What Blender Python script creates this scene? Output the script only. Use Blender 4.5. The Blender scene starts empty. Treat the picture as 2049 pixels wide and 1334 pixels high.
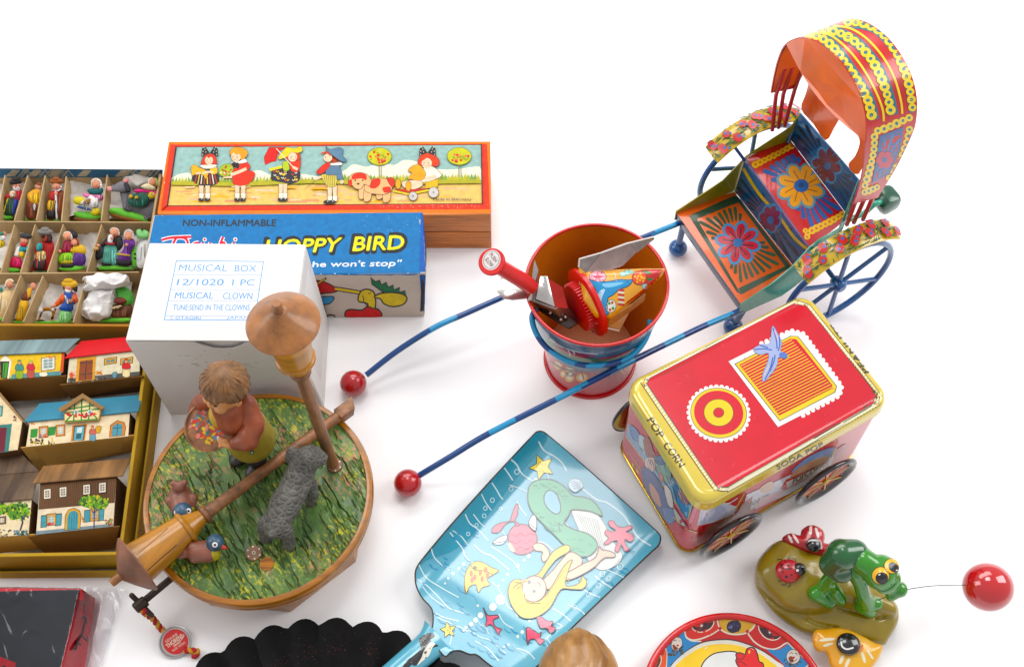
import bpy, bmesh, math, random
from mathutils import Vector, Matrix, noise
from mathutils.bvhtree import BVHTree
from mathutils.geometry import tessellate_polygon, delaunay_2d_cdt

random.seed(7)
SC = bpy.context.scene
COL = SC.collection
S = 0.01                       # all lengths below are centimetres

# ------------------------------------------------------------------ camera
F_PX, PITCH, DIST = 2350.0, math.radians(59), 75.0
CAM = Vector((0, -DIST * math.cos(PITCH), DIST * math.sin(PITCH)))
FW = (-CAM).normalized(); RT = Vector((1, 0, 0)); UP = RT.cross(FW)
cam = bpy.data.cameras.new('camera'); camo = bpy.data.objects.new('camera', cam); COL.objects.link(camo)
camo.location = CAM * S
camo.rotation_euler = (math.radians(90) - PITCH, 0, 0)
cam.sensor_width = 36; cam.lens = 36 * F_PX / 2049; cam.clip_start = 0.01; cam.clip_end = 50
SC.camera = camo

# ------------------------------------------------------------------ light: white studio with big soft boxes
W = bpy.data.worlds.new('World'); SC.world = W; W.use_nodes = True
bg = W.node_tree.nodes['Background']; bg.inputs[0].default_value = (0.98, 0.97, 1.0, 1); bg.inputs[1].default_value = 0.62
def softbox(name, loc, target, sx, sy, power, color=(1, 1, 1)):
    l = bpy.data.lights.new(name, 'AREA'); l.shape = 'RECTANGLE'; l.size = sx; l.size_y = sy
    l.energy = power; l.color = color
    o = bpy.data.objects.new(name, l); COL.objects.link(o); o.location = loc
    o.rotation_euler = (Vector(target) - Vector(loc)).to_track_quat('-Z', 'Y').to_euler()
    return o
softbox('softbox_behind', (-0.2, 1.05, 1.2), (0, 0.0, 0), 1.5, 0.6, 12, (1.0, 0.99, 0.97))
softbox('softbox_overhead', (-0.02, 0.34, 1.32), (-0.02, 0.2, 0), 0.46, 0.36, 3.9)
softbox('softbox_side', (1.15, 0.25, 0.95), (0.05, 0, 0), 0.6, 0.9, 9.5, (1.0, 1.0, 1.0))
softbox('softbox_far_side', (-1.2, 0.1, 0.9), (0, 0, 0), 0.5, 0.8, 5.0, (1.0, 0.98, 0.96))
SC.view_settings.view_transform = 'Standard'; SC.view_settings.look = 'None'
SC.view_settings.exposure = 0.22; SC.view_settings.gamma = 1.0
SC.view_settings.use_curve_mapping = False

# ------------------------------------------------------------------ helpers
def ray(px, py):
    return (FW + RT * ((px - 1024.5) / F_PX) - UP * ((py - 667) / F_PX)).normalized()
def P(px, py, z=0.0):
    """the point at height z seen at this place of the picture"""
    d = ray(px, py); return CAM + d * ((z - CAM.z) / d.z)
def PP(px, py, pt, n):
    """the same on a plane through pt"""
    d = ray(px, py); return CAM + d * ((pt - CAM).dot(n) / d.dot(n))
def proj(p):
    v = p - CAM; z = v.dot(FW); return (1024.5 + F_PX * v.dot(RT) / z, 667 - F_PX * v.dot(UP) / z)
class Zoom:
    def __init__(s, x0, y0, k): s.x0, s.y0, s.k = x0, y0, k
    def __call__(s, x, y): return (s.x0 + x / s.k, s.y0 + y / s.k)
    def l(s, pts): return [s(*p) for p in pts]
Z0 = Zoom(0, 0, 1)
Z1 = Zoom(0, 320, 3.706); Z2 = Zoom(0, 640, 2.4706); Z3 = Zoom(310, 270, 2.9696); Z4 = Zoom(210, 570, 1.991)
Z5 = Zoom(940, 420, 3.5095); Z6 = Zoom(1320, 20, 2.0204); Z7 = Zoom(1210, 580, 2.4259); Z8 = Zoom(780, 850, 2.7554)
Y1 = Zoom(1280, 1030, 2.6645); Y2 = Zoom(0, 1140, 4.8786); Y3 = Zoom(370, 1230, 4.1816); Y4 = Zoom(1480, 1030, 4.3886)
Y5 = Zoom(340, 290, 6.403); Y6 = Zoom(640, 290, 6.0265); Y7 = Zoom(1280, 1210, 5.6917); Y8 = Zoom(1220, 800, 3.6589)

def lin(h):
    h = h.lstrip('#'); out = []
    for i in (0, 2, 4):
        c = int(h[i:i + 2], 16) / 255
        out.append(c / 12.92 if c <= 0.04045 else ((c + 0.055) / 1.055) ** 2.4)
    return out
ALB = 0.75
def alb(h):
    c = lin(h); m = 0.3 * c[0] + 0.6 * c[1] + 0.1 * c[2]                # a little purer than the picture, whose colours the gloss has greyed
    return [min(max((m + (x - m) * 1.18) * ALB, 0.002), 0.88) for x in c]

MATS = {}
def mat(name, hexc, rough=0.5, var=0.12, scale=40.0, bump=0.0, bscale=150.0, metal=0.0, coat=0.0, stretch=None, hex2=None, spec=0.5, detail=4.0, sss=0.0):
    """one surface: base colour broken up by noise, with a fine bump"""
    if name in MATS: return MATS[name]
    m = bpy.data.materials.new(name); m.use_nodes = True; nt = m.node_tree; b = nt.nodes['Principled BSDF']
    b.inputs['Roughness'].default_value = rough; b.inputs['Metallic'].default_value = metal
    b.inputs['Coat Weight'].default_value = coat; b.inputs['Coat Roughness'].default_value = 0.08
    b.inputs['Specular IOR Level'].default_value = spec
    c = alb(hexc); tc = nt.nodes.new('ShaderNodeTexCoord'); mp = nt.nodes.new('ShaderNodeMapping')
    if stretch: mp.inputs['Scale'].default_value = stretch
    nt.links.new(tc.outputs['Object'], mp.inputs['Vector'])
    n = nt.nodes.new('ShaderNodeTexNoise'); n.inputs['Scale'].default_value = scale; n.inputs['Detail'].default_value = detail
    n.inputs['Roughness'].default_value = 0.6
    nt.links.new(mp.outputs[0], n.inputs['Vector'])
    r = nt.nodes.new('ShaderNodeValToRGB')
    c2 = alb(hex2) if hex2 else [x * (1 - 2.2 * var) for x in c]
    c1 = c if hex2 else [min(x * (1 + 0.8 * var), 0.92) for x in c]
    r.color_ramp.elements[0].position = 0.32; r.color_ramp.elements[1].position = 0.68
    r.color_ramp.elements[0].color = (*c2, 1); r.color_ramp.elements[1].color = (*c1, 1)
    nt.links.new(n.outputs['Fac'], r.inputs['Fac']); nt.links.new(r.outputs['Color'], b.inputs['Base Color'])
    if bump:
        n2 = nt.nodes.new('ShaderNodeTexNoise'); n2.inputs['Scale'].default_value = bscale; n2.inputs['Detail'].default_value = 3
        nt.links.new(mp.outputs[0], n2.inputs['Vector'])
        bp = nt.nodes.new('ShaderNodeBump'); bp.inputs['Strength'].default_value = bump; bp.inputs['Distance'].default_value = 0.002
        nt.links.new(n2.outputs['Fac'], bp.inputs['Height']); nt.links.new(bp.outputs[0], b.inputs['Normal'])
    MATS[name] = m; return m
def printmat(name, rough=0.4, coat=0.0, wear=0.06, spec=0.5, scale=300.0, metal=0.0):
    """ink or enamel: the colour of each printed shape comes from the mesh's colour attribute"""
    if name in MATS: return MATS[name]
    m = bpy.data.materials.new(name); m.use_nodes = True; nt = m.node_tree; b = nt.nodes['Principled BSDF']
    b.inputs['Roughness'].default_value = rough; b.inputs['Coat Weight'].default_value = coat; b.inputs['Coat Roughness'].default_value = 0.06
    b.inputs['Specular IOR Level'].default_value = spec; b.inputs['Metallic'].default_value = metal
    a = nt.nodes.new('ShaderNodeAttribute'); a.attribute_name = 'Col'
    tc = nt.nodes.new('ShaderNodeTexCoord')
    n = nt.nodes.new('ShaderNodeTexNoise'); n.inputs['Scale'].default_value = scale; n.inputs['Detail'].default_value = 6
    nt.links.new(tc.outputs['Object'], n.inputs['Vector'])
    mr = nt.nodes.new('ShaderNodeMapRange'); mr.inputs[1].default_value = 0.3; mr.inputs[2].default_value = 0.7
    mr.inputs[3].default_value = 1 - 2 * wear; mr.inputs[4].default_value = 1 + wear
    nt.links.new(n.outputs['Fac'], mr.inputs[0])
    mx = nt.nodes.new('ShaderNodeVectorMath'); mx.operation = 'SCALE'
    nt.links.new(a.outputs['Color'], mx.inputs[0]); nt.links.new(mr.outputs[0], mx.inputs['Scale'])
    nt.links.new(mx.outputs[0], b.inputs['Base Color'])
    MATS[name] = m; return m

ORG = {}; GEO = {}
def thing(name, label, cat, loc=(0, 0, 0), group=None):
    o = bpy.data.objects.new(name, None); COL.objects.link(o); o.empty_display_size = 0.01
    o.location = Vector(loc) * S; ORG[o.name] = Vector(loc)
    o['label'] = label; o['category'] = cat
    if group: o['group'] = group
    return o
def obj(name, vf, m, parent=None, smooth=30, cols=None, label=None):
    """link one mesh; vertices are world centimetres. smooth: angle in degrees, 0 = flat"""
    vs, fs = vf[0], vf[1]
    org = ORG[parent.name] if parent is not None else Vector((0, 0, 0))
    me = bpy.data.meshes.new(name)
    me.from_pydata([tuple((Vector(v) - org) * S) for v in vs], [], [tuple(f) for f in fs]); me.update()
    if cols is not None:
        ca = me.color_attributes.new('Col', 'FLOAT_COLOR', 'CORNER'); i = 0; buf = []
        for f, c in zip(fs, cols): buf += [*c, 1.0] * len(f)
        ca.data.foreach_set('color', buf)
    if smooth:
        me.polygons.foreach_set('use_smooth', [True] * len(me.polygons))
        me.set_sharp_from_angle(angle=math.radians(smooth))
    me.materials.append(m)
    o = bpy.data.objects.new(name, me); COL.objects.link(o)
    if parent is not None: o.parent = parent
    ORG[o.name] = org; me.calc_loop_triangles(); GEO[o.name] = ([Vector(v) for v in vs], [tuple(q.vertices) for q in me.loop_triangles])
    if label: o['label'] = label
    return o
def tag(o, label, cat, group=None):
    o['label'] = label; o['category'] = cat
    if group: o['group'] = group
    return o

# ---- shapes: all return (verts, faces)
def join(*vfs):
    V, Fc = [], []
    for v, f in vfs:
        k = len(V); V += [Vector(x) for x in v]; Fc += [tuple(i + k for i in q) for q in f]
    return V, Fc
def frombm(bm):
    bm.verts.ensure_lookup_table(); bm.verts.index_update()
    out = ([v.co.copy() for v in bm.verts], [tuple(v.index for v in f.verts) for f in bm.faces]); bm.free(); return out
def tobm(vf):
    bm = bmesh.new(); vs = [bm.verts.new(v) for v in vf[0]]
    for f in vf[1]:
        try: bm.faces.new([vs[i] for i in f])
        except ValueError: pass
    bm.normal_update(); return bm
def bevel(vf, w=0.05, seg=2, angle=25):
    bm = tobm(vf); bmesh.ops.recalc_face_normals(bm, faces=bm.faces)
    es = [e for e in bm.edges if len(e.link_faces) == 2 and e.calc_face_angle(0) > math.radians(angle)]
    bmesh.ops.bevel(bm, geom=es, offset=w, segments=seg, affect='EDGES', profile=0.5, clamp_overlap=True)
    return frombm(bm)
def hexa(b, t, bev=0.0, seg=2):
    """solid from a bottom ring and a top ring of points"""
    n = len(b); V = [Vector(x) for x in list(b) + list(t)]
    Fc = [tuple(reversed(range(n))), tuple(range(n, 2 * n))] + [(i, (i + 1) % n, n + (i + 1) % n, n + i) for i in range(n)]
    bm = tobm((V, Fc)); bmesh.ops.recalc_face_normals(bm, faces=bm.faces); vf = frombm(bm)
    return bevel(vf, bev, seg) if bev else vf
def slab(pts, th, n=None, bev=0.0):
    """a flat sheet with thickness th, pts is its upper face"""
    pts = [Vector(p) for p in pts]
    if n is None:
        n = Vector((0, 0, 0))
        for i in range(len(pts)): n += (pts[i] - pts[0]).cross(pts[(i + 1) % len(pts)] - pts[0])
        n.normalize()
        if n.dot(CAM - pts[0]) < 0: n = -n
    return hexa([p - n * th for p in pts], pts, bev)
def frame(axis):
    a = Vector(axis).normalized(); h = Vector((0, 0, 1)) if abs(a.z) < 0.9 else Vector((1, 0, 0))
    u = h.cross(a).normalized(); return u, a.cross(u), a
def lathe(prof, c=(0, 0, 0), axis=(0, 0, 1), seg=32, closed=False, cap=True):
    """prof: (radius, height) pairs along the axis"""
    u, v, a = frame(axis); c = Vector(c); V, Fc = [], []
    for r, h in prof:
        for k in range(seg):
            t = 2 * math.pi * k / seg
            V.append(c + a * h + (u * math.cos(t) + v * math.sin(t)) * r)
    m = len(prof)
    for i in range(m if closed else m - 1):
        j = (i + 1) % m
        for k in range(seg):
            q = (k + 1) % seg; Fc.append((i * seg + k, i * seg + q, j * seg + q, j * seg + k))
    if not closed and cap:
        if prof[0][0] > 1e-6: Fc.append(tuple(reversed(range(seg))))
        if prof[-1][0] > 1e-6: Fc.append(tuple(range((m - 1) * seg, m * seg)))
    bm = tobm((V, Fc)); bmesh.ops.remove_doubles(bm, verts=bm.verts, dist=1e-5); bmesh.ops.recalc_face_normals(bm, faces=bm.faces)
    return frombm(bm)
def catmull(pts, n=6, closed=False):
    pts = [Vector(p) for p in pts]; out = []; m = len(pts)
    for i in range(m if closed else m - 1):
        g = (lambda k: pts[k % m]) if closed else (lambda k: pts[min(max(k, 0), m - 1)])
        a, b, c, d = g(i - 1), g(i), g(i + 1), g(i + 2)
        for k in range(n):
            t = k / n
            out.append(0.5 * (2 * b + (c - a) * t + (2 * a - 5 * b + 4 * c - d) * t * t + (3 * b - a - 3 * c + d) * t ** 3))
    if not closed: out.append(pts[-1])
    return out
def tube(path, r, seg=10, closed=False, caps=True, flat=1.0):
    """a round bar along a path; r a number or one per point"""
    path = [Vector(p) for p in path]; n = len(path); rs = r if isinstance(r, (list, tuple)) else [r] * n
    V, Fc = [], []; u = None
    for i in range(n):
        a = path[(i + 1) % n] if (closed or i < n - 1) else path[i]
        b = path[i - 1] if (closed or i > 0) else path[i]
        d = (a - b).normalized()
        if u is None: u = frame(d)[0]
        u = (u - d * u.dot(d)).normalized(); v = d.cross(u)
        for k in range(seg):
            t = 2 * math.pi * k / seg; V.append(path[i] + (u * math.cos(t) + v * math.sin(t) * flat) * rs[i])
    for i in range(n if closed else n - 1):
        j = (i + 1) % n
        for k in range(seg):
            q = (k + 1) % seg; Fc.append((i * seg + k, i * seg + q, j * seg + q, j * seg + k))
    if not closed and caps: Fc += [tuple(reversed(range(seg))), tuple(range((n - 1) * seg, n * seg))]
    return V, Fc
def ell(c, r, seg=20, rings=12, rot=None):
    """ellipsoid; rot a 3x3 matrix whose columns are its axes"""
    c = Vector(c); r = (r, r, r) if isinstance(r, (int, float)) else r; V, Fc = [], []
    M = rot if rot is not None else Matrix.Identity(3)
    V.append(c + M @ Vector((0, 0, -r[2])))
    for i in range(1, rings):
        f = math.pi * i / rings - math.pi / 2
        for k in range(seg):
            t = 2 * math.pi * k / seg
            V.append(c + M @ Vector((r[0] * math.cos(f) * math.cos(t), r[1] * math.cos(f) * math.sin(t), r[2] * math.sin(f))))
    V.append(c + M @ Vector((0, 0, r[2]))); top = len(V) - 1
    for k in range(seg):
        q = (k + 1) % seg; Fc.append((0, 1 + q, 1 + k)); Fc.append((top, 1 + (rings - 2) * seg + k, 1 + (rings - 2) * seg + q))
        for i in range(rings - 2): Fc.append((1 + i * seg + k, 1 + i * seg + q, 1 + (i + 1) * seg + q, 1 + (i + 1) * seg + k))
    return V, Fc
def axes(z, x=None):
    """3x3 with third column along z"""
    z = Vector(z).normalized()
    if x is None: u, v, _ = frame(z)
    else:
        v = z.cross(Vector(x)).normalized(); u = v.cross(z)
    return Matrix((u, v, z)).transposed()
def fuse(vf, voxel=0.08, smooth=6, dec=0):
    """weld overlapping solids into one continuous skin"""
    me = bpy.data.meshes.new('t'); me.from_pydata([tuple(v) for v in vf[0]], [], vf[1]); me.update()
    o = bpy.data.objects.new('t', me); COL.objects.link(o)
    r = o.modifiers.new('r', 'REMESH'); r.mode = 'VOXEL'; r.voxel_size = voxel
    s = o.modifiers.new('s', 'SMOOTH'); s.iterations = smooth; s.factor = 0.5
    if dec:
        d = o.modifiers.new('d', 'DECIMATE'); d.ratio = dec
    dg = bpy.context.evaluated_depsgraph_get(); dg.update(); ev = o.evaluated_get(dg); m2 = ev.to_mesh()
    out = ([v.co.copy() for v in m2.vertices], [tuple(p.vertices) for p in m2.polygons]); ev.to_mesh_clear()
    bpy.data.objects.remove(o); bpy.data.meshes.remove(me); return out
def rough_up(vf, amp, freq, seed=0):
    """push vertices about with noise"""
    out = []
    for v in vf[0]:
        p = Vector(v) * freq + Vector((seed, seed * 2.1, 0)); out.append(Vector(v) + noise.noise_vector(p) * amp)
    return out, vf[1]
def rrect(w, d, r, n=6):
    """rounded rectangle corners, centred, in 2-D"""
    out = []
    for cx, cy, a0 in ((w / 2 - r, d / 2 - r, 0), (-w / 2 + r, d / 2 - r, 90), (-w / 2 + r, -d / 2 + r, 180), (w / 2 - r, -d / 2 + r, 270)):
        for k in range(n + 1):
            a = math.radians(a0 + 90 * k / n); out.append((cx + r * math.cos(a), cy + r * math.sin(a)))
    return out

# ---- flat art
def poly_area(p): return sum(p[i][0] * p[(i + 1) % len(p)][1] - p[(i + 1) % len(p)][0] * p[i][1] for i in range(len(p))) / 2
def inside(x, y, p):
    c = False; j = len(p) - 1
    for i in range(len(p)):
        if (p[i][1] > y) != (p[j][1] > y) and x < (p[j][0] - p[i][0]) * (y - p[i][1]) / (p[j][1] - p[i][1]) + p[i][0]: c = not c
        j = i
    return c
def edge_dist(x, y, p):
    best = 1e9
    for i in range(len(p)):
        ax, ay = p[i]; bx, by = p[(i + 1) % len(p)]; dx, dy = bx - ax, by - ay; L = dx * dx + dy * dy
        t = 0 if L == 0 else max(0, min(1, ((x - ax) * dx + (y - ay) * dy) / L))
        best = min(best, math.hypot(x - ax - t * dx, y - ay - t * dy))
    return best
def sm2(pts, n=5, closed=True):
    return [(v.x, v.y) for v in catmull([(p[0], p[1], 0) for p in pts], n, closed)]
def ellipse2(cx, cy, rx, ry, rot=0, n=20, a0=0, a1=360):
    c, s = math.cos(math.radians(rot)), math.sin(math.radians(rot)); out = []
    full = abs(a1 - a0) >= 360
    for k in range(n if full else n + 1):
        t = math.radians(a0 + (a1 - a0) * k / n); x, y = rx * math.cos(t), ry * math.sin(t)
        out.append((cx + x * c - y * s, cy + x * s + y * c))
    return out
def ribbon(pts, w, closed=False):
    """triangles of a line of width w"""
    n = len(pts); L, R = [], []
    for i in range(n):
        a = pts[i - 1] if (closed or i > 0) else pts[i]; b = pts[(i + 1) % n] if (closed or i < n - 1) else pts[i]
        dx, dy = b[0] - a[0], b[1] - a[1]; l = math.hypot(dx, dy) or 1; nx, ny = -dy / l, dx / l
        ww = (w[i] if isinstance(w, (list, tuple)) else w) / 2
        L.append((pts[i][0] + nx * ww, pts[i][1] + ny * ww)); R.append((pts[i][0] - nx * ww, pts[i][1] - ny * ww))
    T = []
    for i in range(n if closed else n - 1):
        j = (i + 1) % n; T.append((L[i], R[i], R[j])); T.append((L[i], R[j], L[j]))
    return T
def tris_of(pts):
    pts = [p for i, p in enumerate(pts) if math.hypot(p[0] - pts[i - 1][0], p[1] - pts[i - 1][1]) > 1e-6]
    return [tuple(pts[i] for i in t) for t in tessellate_polygon([[Vector((p[0], p[1], 0)) for p in pts]])]
def text_tris(s, bold=0.0, shear=0.0, spacing=1.0):
    cu = bpy.data.curves.new('t', 'FONT'); cu.body = s; cu.size = 1; cu.offset = bold; cu.shear = shear; cu.space_character = spacing; cu.resolution_u = 3
    o = bpy.data.objects.new('t', cu); COL.objects.link(o); dg = bpy.context.evaluated_depsgraph_get(); dg.update()
    ev = o.evaluated_get(dg); me = ev.to_mesh(); me.calc_loop_triangles()
    V = [v.co.copy() for v in me.vertices]; T = [tuple(t.vertices) for t in me.loop_triangles]; ev.to_mesh_clear()
    bpy.data.objects.remove(o); bpy.data.curves.remove(cu)
    x0 = min(v.x for v in V); x1 = max(v.x for v in V); y0 = min(v.y for v in V); y1 = max(v.y for v in V)
    return [tuple(((V[i].x - x0) / (x1 - x0), (V[i].y - y0) / (y1 - y0)) for i in t) for t in T]
def bil(q, u, v):
    return tuple((q[0][k] * (1 - u) + q[1][k] * u) * (1 - v) + (q[3][k] * (1 - u) + q[2][k] * u) * v for k in (0, 1))
G = 1.5
class Art:
    """collects printed shapes in the coordinates of one zoom, then lays them on real surfaces"""
    def __init__(s, zoom=Z0): s.items = []; s.z = zoom
    def tri(s, hexc, T):
        z = s.z; s.items.append((alb(hexc), [tuple(z(*p) for p in t) for t in T])); return s
    def p(s, hexc, pts): return s.tri(hexc, tris_of(pts))
    def s(s_, hexc, pts, n=4): return s_.tri(hexc, tris_of(sm2(pts, n)))
    def e(s, hexc, cx, cy, rx, ry=None, rot=0, n=18): return s.tri(hexc, tris_of(ellipse2(cx, cy, rx, ry or rx, rot, n)))
    def l(s, hexc, w, pts, closed=False): return s.tri(hexc, ribbon(pts, w, closed))
    def c(s, hexc, w, pts, closed=False, n=5): return s.tri(hexc, ribbon(sm2(pts, n, closed), w, closed))
    def o(s, fill, line, w, pts, smooth=True):
        q = sm2(pts, 4) if smooth else pts
        s.tri(fill, tris_of(q)); return s.tri(line, ribbon(q, w, True))
    def ring(s, hexc, cx, cy, rx, ry, w, rot=0, n=24, a0=0, a1=360):
        full = abs(a1 - a0) >= 360; return s.tri(hexc, ribbon(ellipse2(cx, cy, rx, ry, rot, n, a0, a1), w, full))
    def t(s, hexc, txt, quad, bold=0.0, shear=0.0, spacing=1.0):
        T = [tuple(bil(quad, *p) for p in t) for t in text_tris(txt, 0.0, shear, spacing)]; h = math.hypot(quad[3][0] - quad[0][0], quad[3][1] - quad[0][1]) * bold
        k = 0 if bold == 0 else (2 if bold < 0.03 else (4 if bold < 0.06 else 10))
        for i in range(k): u, v = h * math.cos(6.2832 * i / k + 0.0), h * math.sin(6.2832 * i / k); s.tri(hexc, [tuple((p[0] + u, p[1] + v) for p in t) for t in T])
        return s.tri(hexc, T)
    def lay(s, name, parent, targets, m, sub=None, step=0.0010, mapf=None, thick=0.0):
        if sub: thick = max(thick, 0.007)
        if mapf is None:
            trees = [BVHTree.FromPolygons(GEO[t.name][0], GEO[t.name][1]) for t in targets]
            def mapf(x, y):
                d = ray(x, y); best = None
                for tr in trees:
                    h = tr.ray_cast(CAM, d)
                    if h[0] is not None and (best is None or h[3] < best[2]): best = (h[0], h[1], h[3])
                if best is None: return None
                n = best[1]; return best[0], (n if n.dot(d) < 0 else -n)
        V, Fc, C = [], [], []; cache = {}; grid = {}
        def look(p):
            k = (round(p[0], 3), round(p[1], 3))
            if k not in cache: cache[k] = mapf(*p)
            return cache[k]
        for c, T in s.items:
            if not T: continue
            cells = set()
            for t in T:                                            # which little cells the shape covers
                for gx in range(int(min(p[0] for p in t) // G), int(max(p[0] for p in t) // G) + 1):
                    for gy in range(int(min(p[1] for p in t) // G), int(max(p[1] for p in t) // G) + 1): cells.add((gx, gy))
            lay = 1 + max((grid.get(q, 0) for q in cells), default=0)
            for q in cells: grid[q] = lay
            plane = None
            if sub:
                for _ in range(6):
                    if max(max(math.hypot(t[i][0] - t[i - 1][0], t[i][1] - t[i - 1][1]) for i in range(3)) for t in T) <= sub: break
                    N = []
                    for a, b, d in T:
                        ab, bd, da = ((a[0] + b[0]) / 2, (a[1] + b[1]) / 2), ((b[0] + d[0]) / 2, (b[1] + d[1]) / 2), ((d[0] + a[0]) / 2, (d[1] + a[1]) / 2)
                        N += [(a, ab, da), (ab, b, bd), (da, bd, d), (ab, bd, da)]
                    T = N
            else:                                                  # one flat face: the one most of the shape lies on
                votes = {}
                for t in T[:60]:
                    area = abs((t[1][0] - t[0][0]) * (t[2][1] - t[0][1]) - (t[2][0] - t[0][0]) * (t[1][1] - t[0][1])) + 1e-3
                    for q in (((t[0][0] + t[1][0] + t[2][0]) / 3, (t[0][1] + t[1][1] + t[2][1]) / 3), *t):
                        h = look(q)
                        if h is not None:
                            k = tuple(round(x, 2) for x in h[1]); votes.setdefault(k, [0, h]); votes[k][0] += area
                if not votes: continue
                plane = max(votes.values(), key=lambda x: x[0])[1]
            vid = {}
            for t in T:
                ids = []
                for p in t:
                    k = (round(p[0], 3), round(p[1], 3))
                    if k not in vid:
                        if plane: h = (PP(p[0], p[1], plane[0], plane[1]), plane[1])
                        else: h = look(p)
                        if h is None: vid[k] = None
                        else: vid[k] = len(V); V.append(h[0] + h[1] * (step * lay + thick))
                    ids.append(vid[k])
                if None in ids or len(set(ids)) < 3: continue
                a, b, d = (V[i] for i in ids)
                if sub and max((a - b).length, (b - d).length, (a - d).length) > sub * 0.2: continue
                if (b - a).cross(d - a).dot(CAM - a) < 0: ids.reverse()
                Fc.append(tuple(ids)); C.append(c)
        return obj(name, (V, Fc), m, parent, smooth=(40 if sub else 0), cols=C)

def puff(pts, pt, n, depth, back=0.5, zoom=Z0, smooth=True, lift=0.0, s=None, k=0.5):
    """an outline given real thickness: a rounded solid on the plane (pt, n); pts in zoom coordinates"""
    q = sm2(pts, 4) if smooth else list(pts)
    q = zoom.l(q); n = Vector(n).normalized()
    if poly_area(q) < 0: q = q[::-1]
    xs = [a[0] for a in q]; ys = [a[1] for a in q]
    s = s or max(1.2, min(max(xs) - min(xs), max(ys) - min(ys)) / 7)
    b = []
    for i in range(len(q)):
        a, c = q[i], q[(i + 1) % len(q)]; L = math.hypot(c[0] - a[0], c[1] - a[1]); m = max(1, int(L / s + 0.5))
        if L < 0.15 * s and len(b) > 3: continue
        for j in range(m): b.append((a[0] + (c[0] - a[0]) * j / m, a[1] + (c[1] - a[1]) * j / m))
    nb = len(b); pv = list(b); y = min(ys); row = 0
    while y < max(ys):
        x = min(xs) + (s / 2 if row % 2 else 0)
        while x < max(xs):
            if inside(x, y, b) and edge_dist(x, y, b) > 0.45 * s: pv.append((x, y))
            x += s
        y += s * 0.87; row += 1
    r = delaunay_2d_cdt([Vector(p) for p in pv], [(i, (i + 1) % nb) for i in range(nb)], [list(range(nb))], 1, 1e-4)
    W2 = [(v.x, v.y) for v in r[0]]; Fc = [tuple(f) for f in r[2]]
    D = [edge_dist(x, y, b) for x, y in W2]; R = max(D) or 1
    if depth is None: depth = min(R * 0.028, 0.17)
    elif depth < 0: depth = -depth * R * 0.033
    V = []; idb = {}
    for (x, y), d in zip(W2, D):
        h = 0 if d < 0.02 else depth * (1 - (1 - min(d / R, 1)) ** 2) ** k; base = PP(x, y, pt, n) + n * lift
        V.append(base + n * h)
    m = len(V)
    for i, ((x, y), d) in enumerate(zip(W2, D)):
        if d < 0.02: idb[i] = i
        else:
            h = depth * back * (1 - (1 - min(d / R, 1)) ** 2) ** k; idb[i] = len(V); V.append(PP(x, y, pt, n) + n * (lift - h))
    Fc = Fc + [tuple(reversed([idb[i] for i in f])) for f in Fc if any(idb[i] != i for i in f)]
    bm = tobm((V, Fc)); bmesh.ops.recalc_face_normals(bm, faces=bm.faces); return frombm(bm)

UPV = Vector((0, 0, 1))
# common surfaces
M_PRINT = printmat('printed_paper', 0.6, wear=0.08, spec=0.25)
M_ENAMEL = printmat('painted_enamel', 0.28, coat=0.3, wear=0.05, scale=120)
M_LITHO = printmat('printed_tin', 0.2, coat=0.5, wear=0.04, scale=80)
M_CLAY = printmat('painted_clay', 0.5, wear=0.12, scale=160, spec=0.3)
# ------------------------------------------------------------------ the setting
M_TABLE = mat('white_paper_sheet', 'ffffff', 0.75, var=0.008, scale=3, spec=0.15)
for e_ in next(n for n in M_TABLE.node_tree.nodes if n.type == 'VALTORGB').color_ramp.elements: e_.color = (0.90, 0.90, 0.90, 1)
tb = obj('table_top', ([(-160, -120, 0), (160, -120, 0), (160, 220, 0), (-160, 220, 0)], [(0, 1, 2, 3)]), M_TABLE, smooth=0)
tb['kind'] = 'structure'

# ------------------------------------------------------------------ long wooden box with a picture lid
M_BOXWOOD = mat('orange_varnished_wood', 'd68242', 0.42, var=0.2, scale=28, bump=0.12, bscale=90, stretch=(1, 14, 14), coat=0.15)
zt = 3.7
top = [P(315, 429, zt), P(982, 430, zt), P(981, 284, zt), P(338, 284, zt)]
t = thing('wooden_box', 'long orange wooden box with children and a dog pictured on its lid', 'box', (top[0] + top[1]) / 2 * 1 - UPV * zt)
at = lambda z: [Vector((p.x, p.y, z)) for p in top]
obj('box_body', hexa(at(0), at(1.80), 0.05), M_BOXWOOD, t)
lid = obj('lid', hexa(at(1.85), at(zt), 0.06), M_BOXWOOD, t)
a = Art(Z3)
a.p('e8843e', [(83, 41), (1993, 40), (1996, 466), (15, 464)])
a.p('d84a3a', [(95, 58), (1973, 54), (1990, 442), (38, 452)])
a.p('4a3030', [(124, 71), (1940, 57), (1947, 410), (72, 424)])
a.p('9cbdb6', [(130, 75), (1936, 61), (1942, 406), (78, 419)])
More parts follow.
